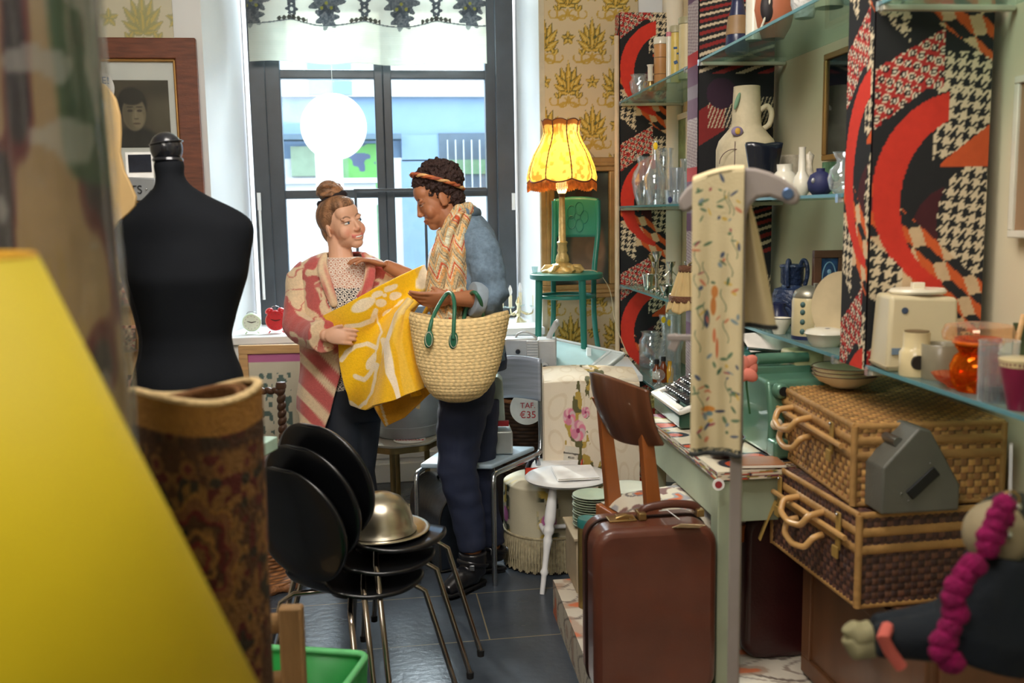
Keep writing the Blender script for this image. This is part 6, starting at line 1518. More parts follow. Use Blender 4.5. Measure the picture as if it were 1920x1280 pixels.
def pouffe():
    p = at(1027, 4.22, 0); R_ = .185; root = Tv('round_pouffe', 'round floral pouffe with long fringe on the floor', 'pouffe', p); zt = P(1027, 884, 4.22).z
    mm = mat('floral_cloth', None)
    def fn(u, v):
        a = u*2*math.pi-math.pi/2-math.pi; 
        if v < .72: r, z = R_*(1+.02*math.sin(v*4)), .05+(zt-.07)*v/.72
        else: t = (v-.72)/.28; r, z = R_*(1-t), zt-.02+.02*math.sin(min(1, t*3)*math.pi/2)
        return Vector((r*math.cos(a), r*math.sin(a), z))
    def col(U, V):
        c = full(U, (196, 188, 160)); n = vn(U*40, V*14, 1, 3); s = sm(.16, .08, np.abs(((U*5) % 1)-.5)*.7); c = mixc(c, (n > .58)*s, (60, 66, 50)); c = mixc(c, (vn(U*46, V*16, 1, 7) > .66)*s, (198, 170, 80)); c = mixc(c, sm(1.1, .8, np.hypot(((U*5) % 1-.5)/.14, (V-.42)/.08)), (176, 96, 150))
        return mixc(c, (V > .72)*.6, (222, 214, 190))
    m = MB(); m.grid(fn, 240, 110, col); m.build('cover', mm, root, smooth=60)
    fr = mat('fringe_taupe', (172, 160, 128), .9, var=.25, scale=60); m = MB()
    for i in range(170):
        a = i*2*math.pi/170; q = 1+.03*math.sin(i*3); m.tube([(R_*1.01*math.cos(a), R_*1.01*math.sin(a), .155), (R_*1.035*q*math.cos(a), R_*1.035*q*math.sin(a), .08), (R_*1.03*math.cos(a), R_*1.03*math.sin(a), .012+.006*math.sin(i*5))], [.0032, .0036, .003], n=5)
    m.build('fringe', fr, root, smooth=0)
    m = MB(); m.tube([(R_*1.012*math.cos(a), R_*1.012*math.sin(a), .158) for a in [i*math.pi/48 for i in range(96)]], .006, n=8, close=True); m.build('fringe_band', fr, root)
    part(root, 'base', mat('leg_dark', (52, 44, 40), .5), lambda m: m.lathe([(R_*.95, .0), (R_*.95, .06)], n=40))
    z0 = zt+.001; q = at(1040, 4.24, z0); o = Tv('paper_tray', 'red and black open tray of paper sheets on the round pouffe', 'tray', q, -.12); w, d, h = .235, .20, .035
    part(o, 'bottom', mat('tray_black', (44, 40, 52), .5), lambda m: m.box((0, 0, .003), (w, d, .006)))
    for x, y, dx, dy, c in ((0, -d/2, w, .005, 'r'), (0, d/2, w, .005, 'b'), (-w/2, 0, .005, d, 'b'), (w/2, 0, .005, d, 'r')): part(o, 'side', mat('tray_red', (214, 62, 40), .5) if c == 'r' else mat('tray_black', None), lambda m: m.box((x, y, h/2), (dx, dy, h)))
    pp = Tv('paper_stack', 'loose white paper sheets lying in the red and black tray', 'paper', q+Vector((0, 0, .0065)), -.1)
    for i in range(5): part(pp, 'sheet', mat('paper_white', (238, 236, 234), .8), lambda m: m.box((-.01+.004*i, .006*math.sin(i*2), .003+.005*i), (.19, .15, .0015), .04*math.sin(i*3)))
    t = Tv('handwritten_tag', 'small beige tag with handwriting standing in the paper tray', 'tag', q+VB3 @ Vector((.075, .05, .0065)))
    part(t, 'tag', mat('tag_beige', (206, 200, 184), .8), lambda m: m.box((0, 0, .045), (.062, .002, .080), M=Matrix.Rotation(.15, 4, 'Y')))
    textmesh('Boekenlegger', .0125, Matrix.Translation((0, -.002, .055)) @ Matrix.Rotation(.15, 4, 'Y') @ RX, 'writing', mat('ink_black', (20, 22, 26), .6), t); textmesh('€0.50', .012, Matrix.Translation((0, -.002, .035)) @ Matrix.Rotation(.15, 4, 'Y') @ RX, 'writing', mat('ink_black', None), t)
pouffe()
def white_stool():
    p = at(1066, 4.02, 0); z = .435; root = Tv('white_stool', 'white painted wooden stool with turned legs beside the pouffe', 'stool', p, .12); wm = mat('stool_white', (232, 232, 232), .35, var=.04)
    part(root, 'seat', wm, lambda m: m.lathe([(0, z-.032), (.11, z-.030), (.168, z-.016), (.176, z-.006), (.168, z+.002), (.11, z), (0, z-.004)], n=48, sx=1.0, sy=.95), smooth=60)
    def leg(x, y, fx, fy):
        a = Vector((x, y, z-.02)); b = Vector((fx, fy, 0)); N_ = 30; rr = []
        for i in range(N_+1):
            t = i/N_; r = .013+.010*math.sin(math.pi*min(1, t*1.6))+(.006 if abs(t-.42) < .03 or abs(t-.80) < .02 else 0)-(.005 if abs(t-.38) < .03 or abs(t-.46) < .03 else 0)-.004*max(0, t-.6)*2; rr.append(r)
        part(root, 'leg', wm, lambda m: m.tube([a.lerp(b, i/N_) for i in range(N_+1)], rr, n=14))
    leg(-.07, -.07, -.135, -.16); leg(-.08, .06, -.15, .11); leg(.08, .06, .15, .11); leg(.07, -.07, .14, -.16)
    for a, b in (((-.105, -.118, .22), (-.11, .09, .22)), ((.105, -.118, .22), (.11, .09, .22)), ((-.108, 0, .22), (.108, 0, .22))): part(root, 'stretcher', wm, lambda m: m.tube([a, ((a[0]+b[0])/2, (a[1]+b[1])/2, .22), b], [.007, .011, .007], n=10))
    q = p+Vector((0, 0, z+.003)); o = Tv('white_folder', 'blank white folder lying on the white stool seat', 'folder', q+HR*.03)
    part(o, 'cover', mat('paper_white', None), lambda m: (m.box((0, 0, .004), (.17, .20, .003), .1), m.box((0, .0, .010), (.168, .198, .003), .1)), bevel=.001)
    part(o, 'pages', mat('pages_cream', (226, 220, 206), .9), lambda m: m.box((0, 0, .007), (.164, .192, .004), .1))
white_stool()

p = at(990, 4.86, 0); o = Tv('wicker_basket', 'dark wicker basket on the floor behind the tubular chair', 'basket', p)
m = MB(); weave_lathe(m, [(.09, .002), (.12, .05), (.135, .45), (.14, .60)], (0, 0, 0), (84, 58, 40), 34, 60, .005); m.build('body', mat('wicker', None), o, smooth=180)
part(o, 'rim', mat('wicker_ring', None), lambda m: m.tube([(.142*math.cos(a), .142*math.sin(a), .60) for a in [i*math.pi/24 for i in range(48)]], .010, n=8, close=True))
# ------------------------------------------------------------------ right side: platform, chair, suitcase, desk
US = math.atan2(nd.y, nd.x)          # shelf frame: local x into the wall (right), y along the aisle away
def Ts(name, label, cat, loc, rz=0, group=None, scale=1): return T(name, label, cat, loc, US+rz, group, scale)
def LSH(v): 
    w = Vector(v)-F0; return w.dot(nd), w.dot(ud)
ZP = .13
def platform():
    a = G(1043, 1086, ZP); b = G(1108, 1262, ZP); s0, t0 = LSH(a); s1, t1 = LSH(b)
    root = T('platform', 'low platform covered in printed leaf pattern cloth under the wooden chair', 'platform', S(t1-1.3, s1, 0), SA)
    L = t0-(t1-1.3); w = .30-min(s0, s1); 
    sA = s1
    def lc(U, V, W_, H_):
        x, y = U*W_, V*H_; c = full(U, (206, 196, 178)); wx = x+.03*np.sin(y*30); 
        r = np.abs(((wx*7+np.sin(y*22)*.5) % 1)-.5); c = mixc(c, (r < .05), (120, 106, 96)); r2 = np.abs(((y*6+np.sin(x*24)*.6) % 1)-.5); c = mixc(c, (r2 < .05)*.8, (134, 116, 104))
        n = vn(x*16, y*16, 1, 3); c = mixc(c, sm(.62, .66, n)*.7, (168, 138, 116)); return mixc(c, sm(.80, .84, n), (206, 112, 70))
    lm = mat('oilcloth_leaf', None, .45, attr=True, var=.04)
    part(root, 'core', mat('board_dark', None), lambda m: m.box((L/2, -w/2, ZP/2-.002), (L-.004, w-.004, ZP-.006)))
    m = MB(); m.grid(lambda u, v: (L*u, -w*(1-v), ZP), 260, 120, lambda U, V: lc(U, V, L, w)); m.build('top_cloth', lm, root)
    m = MB(); m.grid(lambda u, v: (L*(1-u), .001, ZP*v), 260, 24, lambda U, V: lc(U, V, L, ZP)); m.build('side_cloth', lm, root)
    m = MB(); m.grid(lambda u, v: (L+.001, -w*(1-u), ZP*v), 80, 24, lambda U, V: lc(U, V, w, ZP)); m.build('end_cloth', lm, root)
platform()
def plates(px, py, n, label, group, z0, r, c, cat='plate', d=None):
    p = at(px, d, z0) if d else G(px, py, z0); p.z = z0
    first = None
    for i in range(n):
        if first is None:
            first = T('plate', label(i), 'plate', p, 0, group)
            part(first, 'dish', c, lambda m: m.lathe([(0, 0), (r*.55, 0), (r*.62, .004), (r*.97, .012), (r, .0145), (r*.97, .0155), (r*.62, .008), (0, .005)], n=40), smooth=60)
            part(first, 'rim_line', mat('plate_edge', (126, 134, 116), .4), lambda m: m.tube([(r*math.cos(a), r*math.sin(a), .0145) for a in [j*math.pi/20 for j in range(40)]], .0009, n=5, close=True))
            o = first
        else:
            o = tree_copy(first); o['label'] = label(i)
        o.location = p+Vector((.002*math.sin(i*2.1), .002*math.cos(i*1.7), .0092*i))
    return p
pw = mat('plate_cream', (212, 214, 196), .3, var=.04, coat=.2); pg = mat('plate_green', (178, 196, 172), .3, var=.04, coat=.2)
ordn = ('lowest', 'second', 'third', 'fourth', 'fifth', 'sixth', 'seventh', 'eighth', 'ninth', 'tenth', 'eleventh', 'twelfth', 'thirteenth', 'fourteenth', 'fifteenth', 'sixteenth', 'topmost')
def ol(n, f): return lambda i: f % ('topmost' if i == n-1 else ordn[i]+(' from the bottom' if i else ''))
def crate_for_plates():
    p = at(1150, 3.66, 0); p.z = ZP; root = Ts('wooden_box', 'pale wooden box under the stacked plates behind the wooden chair', 'box', p); bx = mat('box_pale', (176, 160, 132), .6, var=.1)
    part(root, 'body', bx, lambda m: m.box((0.02, 0, .10), (.36, .24, .196)), bevel=.004); part(root, 'lid', bx, lambda m: m.box((.02, 0, .205), (.38, .26, .012)), bevel=.003)
    return p.z+.212
ZPB = crate_for_plates()
plates(1112, 0, 13, ol(13, 'pale green plate, %s, stack left of the chair back'), 'plates stacked behind the wooden chair', ZPB, .075, pg, d=3.60)
plates(1178, 0, 13, ol(13, 'cream plate, %s, stack seen between the chair posts'), 'plates stacked behind the wooden chair', ZPB, .095, pw, d=3.68)
def tin():
    p = G(1102, 1136, ZP); root = Ts('round_tin', 'tall gold tin with teal lid standing at the platform edge', 'tin', p); r = .033; h = .30
    part(root, 'body', mat('tin_gold', (140, 118, 66), .3, .6, var=.15), lambda m: m.lathe([(0, 0), (r, 0), (r, h), (0, h)], n=36)); part(root, 'lid', mat('tin_teal', (44, 112, 108), .3), lambda m: m.lathe([(r*1.04, h-.01), (r*1.06, h+.012), (r*.95, h+.02), (0, h+.02)], n=36))
tin()
def ply_chair():
    fr = mat('beech_orange', (160, 92, 44), .38, var=.18, scale=6, streak=(3, 3, .6), coat=.3); ply = mat('ply_brown', (100, 60, 38), .32, var=.2, scale=6, streak=(1, 6, .5), coat=.4)
    an = math.radians(22); p = at(1258, 3.12, 0); p.z = ZP
    root = Tv('wooden_chair', 'wooden chair with curved brown plywood back and patterned seat', 'chair', p, an)
    # local: x = forward (to the right), y = to the far side
    sx, w = .40, .36; zs = .43
    part(root, 'seat_frame', fr, lambda m: (m.box((.05, -w/2, zs-.03), (sx+.04, .025, .055)), m.box((.05, w/2, zs-.03), (sx+.04, .025, .055)), m.box((-.16, 0, zs-.03), (.025, w-.03, .055)), m.box((.26, 0, zs-.03), (.025, w-.03, .055))), bevel=.004)
    for y in (-w/2+.06, w/2-.04):
        part(root, 'back_post', fr, lambda m: m.prism([(-.15, zs-.08), (-.185, zs+.32), (-.205, zs+.36), (-.172, zs+.365), (-.148, zs+.32), (-.095, zs-.08)], .028, Matrix.Translation((0, y+.014, 0)) @ RX), bevel=.004)
    for x, y in ((.25, -w/2+.01), (.25, w/2-.01), (-.15, -w/2+.01), (-.15, w/2-.01)): part(root, 'leg', fr, lambda m: m.tube([(x, y, zs-.01), (x*1.08, y*1.03, 0)], [.020, .013], n=14))
    def bf(u, v):
        q = u*2-1; x = -.168-.05*v+.045*(q*q)-.015; z = zs+.25+.205*v; ww = w/2*1.02*(1-.05*(v-.5)**2)
        z += -.018*q*q*(1 if v > .5 else -1)*(abs(v-.5)*2)**2*1.2
        return Vector((x-.012*math.sin(v*3), q*ww, z))
    m = MB(); m.grid(bf, 40, 30); m.build('backrest', ply, root, solid=.010, offset=0, bevel=.003)
    def cc(U, V):
        c = full(U, (206, 196, 176)); n = vn(U*9, V*9, 1, 5); c = mixc(c, sm(.60, .63, n), (150, 148, 150)); c = mixc(c, sm(.78, .81, n), (196, 96, 48)); n2 = vn(U*11, V*8, 1, 15); c = mixc(c, sm(.70, .73, n2), (120, 86, 80)); return mixc(c, np.abs(vn(U*5, V*5, 1, 25)-.5) < .02, (120, 110, 104))
    def sf(u, v):
        e = (1-(2*u-1)**6)*(1-(2*v-1)**6); return Vector((-.155+.42*u, -w/2-.005+(w+.01)*v, zs+.002+.045*e+.004*math.sin(u*9)*math.sin(v*7)))
    m = MB(); m.grid(sf, 90, 80, cc); sc_ = m.build('seat_cushion', mat('cushion_print', None, .85, attr=True, var=.04, bump=.08, bscale=200), root, smooth=180)
    m = MB(); m.tube([sf(.62+.02*math.sin(t*6), t)+Vector((0, 0, .003)) for t in [i/30 for i in range(31)]], .005, n=6); m.build('cushion_seam', mat('seam_cream', (206, 198, 180), .8), sc_)
ply_chair()
def suitcase(nm, label, p, w, h, d, col, rz, tagged=True):
    root = Ts(nm, label, 'suitcase', p, rz); lm = mat('leather_'+nm, col, .36, var=.14, scale=8, bump=.08, bscale=120, coat=.25)
    r = .06; pts = []
    for cx, cz, a0 in ((w-r, h-r, 0), (r, h-r, 90), (r, r, 180), (w-r, r, 270)):
        for q in range(0, 91, 15): pts.append((cx+r*math.cos(math.radians(a0+q)), cz+r*math.sin(math.radians(a0+q))))
    M_ = Matrix.Translation((0, d*.62, 0)) @ RX
    part(root, 'front_shell', lm, lambda m: m.prism(pts, d*.62, M_), bevel=.022)
    part(root, 'back_shell', lm, lambda m: m.prism(pts, d*.36, Matrix.Translation((0, d, 0)) @ RX), bevel=.014)
    part(root, 'seam', mat('seam_'+nm, tuple(c*.45 for c in col), .5), lambda m: m.tube([(x, d*.62+.004, z) for x, z in pts], .004, n=6, close=True))
    bs = mat('brass_old', (170, 140, 90), .35, .9)
    if tagged:
        for x in (.10,):
            lk = part(root, 'lock', bs, lambda m: (m.box((x, d*.55, h+.003), (.08, .05, .006)), m.box((x, d*.52, h+.010), (.035, .03, .010))), bevel=.002)
            part(lk, 'latch', bs, lambda m: m.tube([(x-.02, d*.45, h+.010), (x+.01, d*.45, h+.018), (x+.03, d*.47, h+.010)], .004, n=8))
        hd = part(root, 'handle', mat('handle_leather', (84, 46, 34), .4, coat=.3), lambda m: m.tube(smp([(w*.68-.09, d*.55, h+.006), (w*.68-.075, d*.52, h+.032), (w*.68, d*.5, h+.042), (w*.68+.075, d*.52, h+.032), (w*.68+.09, d*.55, h+.006)], 30), [.012]*30, flat=.7, n=12))
        for x in (w*.68-.085, w*.68+.085): part(hd, 'handle_loop', bs, lambda m: m.box((x, d*.54, h+.012), (.022, .05, .022)), bevel=.003)
    return root
pS = G(1120, 1262, ZP); sd = at(1116, 2.72, .13)
sc1 = suitcase('leather_suitcase', 'upright brown leather suitcase with brass lock in front of the wooden chair', Vector((sd.x, sd.y, ZP)), .355, .50, .17, (92, 50, 36), math.radians(2))
q = at(1288, 2.71, ZP+.505); o = Tv('luggage_label', 'blank cream paper label tied to the brown suitcase handle', 'tag', Vector((q.x, q.y, ZP+.504)))
part(o, 'label_paper', mat('tag_cream', (226, 206, 164), .8), lambda m: m.box((0, -.03, .0), (.075, .055, .0015), M=Matrix.Rotation(-.5, 4, 'X') @ Matrix.Rotation(.3, 4, 'Z')))
part(o, 'string', m_white, lambda m: m.tube([(-.02, 0, .01), (-.05, .03, .028), (-.07, .05, .02)], .0012, n=5))
q = at(1392, 2.98, 0); suitcase('dark_suitcase', 'dark maroon case standing behind the grey stand pole under the desk', Vector((q.x, q.y, ZP)), .32, .46, .16, (52, 16, 18), math.radians(0), False)
# desk
ZK = .775
def desk():
    a = G(1207, 776, ZK); b = G(1345, 884, ZK); s0, t0 = LSH(a); s1, t1 = LSH(b); s_ = (s0+s1)/2
    u = (a-b); u.z = 0; L = u.length; u.normalize(); an = math.atan2(u.y, u.x); w = .40
    root = T('desk', 'pale green wooden desk with flowered oilcloth top, holding typewriters', 'desk', (b.x, b.y, 0), an)   # local x: away along the aisle edge, y<0: to the right
    gm = mat('desk_green', (150, 160, 136), .5, var=.1, scale=5, bump=.05)
    def oc(U, V):
        x, y = U*L, V*w; c = full(U, (214, 202, 178)); n = vn(x*13, y*13, 1, 5); c = mixc(c, sm(.56, .60, n), (60, 62, 70)); c = mixc(c, sm(.72, .75, n), (192, 84, 56)); n2 = vn(x*15, y*15, 1, 9); c = mixc(c, sm(.70, .73, n2), (150, 142, 66)); return mixc(c, sm(.80, .83, n2), (110, 40, 60))
    part(root, 'board', gm, lambda m: m.box((L/2, -w/2, ZK-.015), (L, w, .022)), bevel=.003)
    m = MB(); m.grid(lambda u_, v_: (L*u_, -w*(1-v_), ZK-.002), 200, 110, oc); m.build('oilcloth', mat('oilcloth_flower', None, .25, attr=True, var=.03), root)
    m = MB(); m.grid(lambda u_, v_: (L*(1-u_), .002, ZK-.026+.024*v_), 200, 8, oc); m.grid(lambda u_, v_: (-.002, -w*u_, ZK-.026+.024*v_), 110, 8, oc); m.build('oilcloth_edge', MATS['oilcloth_flower'], root)
    part(root, 'apron', gm, lambda m: m.box((L/2, -.025, ZK-.09), (L-.06, .022, .13)), bevel=.002); part(root, 'apron', gm, lambda m: m.box((.03, -w/2, ZK-.09), (.022, w-.06, .13)), bevel=.002)
    for x in (.035, L-.035):
        for y in (-.035, -w+.035): part(root, 'leg', gm, lambda m: m.box((x, y, (ZK-.03+ZP)/2), (.062, .062, ZK-.03-ZP)), bevel=.004)
    o = Tv('round_sticker_sign', 'small round white label with red centre on the desk corner', 'sticker', P(1347, 908, DEP(G(1345, 884, ZK))-.012))
    part(o, 'disc', mat('card_white', None), lambda m: m.lathe([(0, 0), (.017, 0), (.017, .002), (0, .002)], M=RX, n=24)); part(o, 'centre', mat('sticker_red', (150, 50, 56), .5), lambda m: m.lathe([(0, 0), (.010, 0), (.010, .003), (0, .003)], M=RX, n=20))
    return root, an, L
desk_, dan, dL = desk()
def on_desk(px, py, z=ZK): return G(px, py, z)
def typewriter():
    p = G(1243, 786, ZK); root = T('typewriter', 'white and green typewriter with black keys on the desk behind the embroidered runner', 'typewriter', Vector((p.x, p.y, ZK))+nd*.195, US-math.pi/2, None, 1.15)
    gr = mat('type_green', (34, 72, 56), .35, coat=.3); wt = mat('type_white', (214, 210, 200), .4, var=.04)
    w, dp = .30, .32     # x across, y back; front (keys) at -y
    part(root, 'body', gr, lambda m: m.prism([(-dp/2, .002), (-dp/2, .045), (-.02, .09), (.05, .12), (dp/2, .12), (dp/2, .002)], w, Matrix.Translation((-w/2, 0, 0)) @ Matrix(((0, 0, 1, 0), (1, 0, 0, 0), (0, 1, 0, 0), (0, 0, 0, 1)))), bevel=.008)
    R_ = Matrix.Rotation(math.atan2(.045, .14), 4, 'X')
    def K_(x, y, z=0): return Vector((x, -dp/2, .048))+R_ @ Vector((0, y, z))+Vector((0, 0, 0))
    fr = MB()
    for (x, y, dx, dy) in ((0, .008, w+.02, .026), (0, .152, w+.02, .02), (-w/2, .08, .026, .16), (w/2, .08, .026, .16)): fr.box(K_(0, y, .004)+Vector((x, 0, 0)), (dx, dy, .014), M=R_)
    fr.build('white_surround', wt, root, bevel=.004)
    bk = mat('key_black', (24, 26, 30), .3, coat=.2)
    for r in range(4):
        for i in range(10):
            part(root, 'key', bk, lambda m: m.box(K_(0, .045+r*.027, .018+.004*r)+Vector(((i-4.5)*.024+.006*(r % 2), 0, 0)), (.019, .019, .014), M=R_), bevel=.003)
    part(root, 'space_bar', bk, lambda m: m.box(K_(0, .022, .014), (.15, .012, .012), M=R_), bevel=.003)
    part(root, 'platen', mat('platen_black', (30, 30, 32), .5), lambda m: m.tube([(-w/2-.03, .09, .135), (w/2+.03, .09, .135)], .018, n=20))
typewriter()
def adding_machine():
    p = at(1440, 2.98, ZK); gn = mat('machine_green', (92, 134, 112), .3, .25, var=.06, coat=.4); root = Tv('calculating_machine', 'sea green metal office machine on the desk behind the wicker hamper', 'machine', p+HR*.02, .15)
    k = DEP(p)/FPX; Z_ = lambda y: P(1440, y, 2.98).z-ZK; X = lambda x: (x-1440)*k
    part(root, 'body', gn, lambda m: m.prism([(-.11, .003), (-.12, .10), (-.09, Z_(700)), (.10, Z_(690)), (.12, .003)], X(1512)-X(1398), Matrix.Translation((X(1398), 0, 0)) @ Matrix(((0, 0, 1, 0), (1, 0, 0, 0), (0, 1, 0, 0), (0, 0, 0, 1)))), bevel=.012)
    for y0, yy in ((.08, 680), (.0, 668)): part(root, 'roller_cover', gn, lambda m: m.tube([(X(1402), y0, Z_(yy)), (X(1500), y0, Z_(yy))], .017, n=18))
    part(root, 'carriage', gn, lambda m: m.box((X(1450), .02, Z_(690)), (X(1505)-X(1392), .06, .03)), bevel=.006)
    part(root, 'crank_hub', gn, lambda m: m.lathe([(0, 0), (.024, 0), (.024, .02), (.017, .028), (.0, .03)], c=(X(1420), -.10, Z_(716)), M=RX, n=28)); part(root, 'hub_hole', mat('hole_black', (14, 16, 18), .6), lambda m: m.lathe([(0, 0), (.014, 0), (.014, .003), (0, .003)], c=(X(1420), -.130, Z_(716)), M=RX, n=24))
    part(root, 'knob', mat('knob_cream', (222, 206, 176), .3), lambda m: m.ell((X(1408), -.13, Z_(775)), (.018, .018, .018)))
    part(root, 'foot_pedal', gn, lambda m: m.box((X(1412), -.13, .03), (.05, .06, .055)), bevel=.010)
    part(root, 'key_lever', mat('lever_cream', (190, 184, 140), .4), lambda m: m.box((X(1502), .04, Z_(672)), (.10, .10, .05)), bevel=.010)
    q = at(1402, 2.86, ZK+.0); o = Tv('pink_flower', 'pink cloth flower hanging beside the embroidered runner', 'flower', P(1399, 690, 2.80))
    for i in range(6): part(o, 'petal', mat('petal_pink', (240, 150, 130), .7, tl=.3), lambda m: m.ell((.016*math.cos(i*1.05), -.006*i*.3, .022*math.sin(i*1.05)), (.018, .008, .026), M=Matrix.Rotation(i*1.05, 4, 'Y'), nu=14, nv=8))
    part(o, 'stem', mat('stem_green', (60, 110, 70), .6), lambda m: m.tube([(0, .0, -.02), (0.005, .01, -.06), (.02, .03, -.14)], .003, n=6))
    b = Tv('brown_notebook', 'brown flat notebook on the desk under the green machine', 'notebook', at(1425, 2.76, ZK)); part(b, 'cover', mat('leather_tan', (150, 96, 60), .45), lambda m: m.box((0, .02, .006), (.13, .10, .011)), bevel=.003); part(b, 'pages', mat('pages_cream', (226, 220, 206), .9), lambda m: m.box((.002, .018, .006), (.128, .1, .006)))
    t = Tv('typewriter', 'teal typewriter with a sheet of paper at the back of the desk', 'typewriter', at(1440, 3.22, ZK), .2)
    z1 = P(1440, 655, 3.2).z-ZK
    part(t, 'body', mat('type_teal', (40, 92, 84), .35, coat=.3), lambda m: m.box((.02, .05, z1/2), (.26, .16, z1)), bevel=.02)
    m = MB(); m.grid(lambda u, v: Vector((-.09+.17*u, -.05+.13*v, z1+.004+.045*math.sin(v*1.9)+.006*u)), 12, 16); m.build('paper_sheet', mat('paper_cream', (222, 214, 204), .8), t, solid=.001, smooth=180)
    part(t, 'paper_bail', m_metal, lambda m: m.tube([(-.11, -.07, z1+.02), (.10, -.07, z1-.01)], .005, n=8))
adding_machine()
q = on_desk(1226, 764); o = Ts('glass_ashtray', 'small round glass ashtray at the far corner of the desk', 'ashtray', q+ud*.02+nd*.03); part(o, 'bowl', glassmat('ash_glass', (220, 214, 170), .6), lambda m: m.lathe([(0, 0), (.045, 0), (.055, .03), (.05, .03), (.04, .008), (0, .008)], n=30)); part(o, 'rim', glassmat('ash_glass'), lambda m: m.tube([(.052*math.cos(a), .052*math.sin(a), .031) for a in [i*math.pi/16 for i in range(32)]], .004, n=6, close=True))
# dark glass bowl beside the runner on the desk corner
q = on_desk(1350, 858); o = Tv('dark_bowl', 'dark brown glazed bowl at the desk corner below the embroidered runner', 'bowl', q+HR*.01+HA*.02)
part(o, 'bowl', mat('glaze_dark', (48, 28, 24), .2, coat=.5, var=.2), lambda m: m.lathe([(0, 0), (.035, 0), (.038, .006), (.060, .03), (.068, .06), (.064, .06), (.05, .02), (0, .01)], n=36)); part(o, 'foot_ring', mat('glaze_dark', None), lambda m: m.lathe([(.034, 0), (.036, .004), (.034, .006)], n=30))
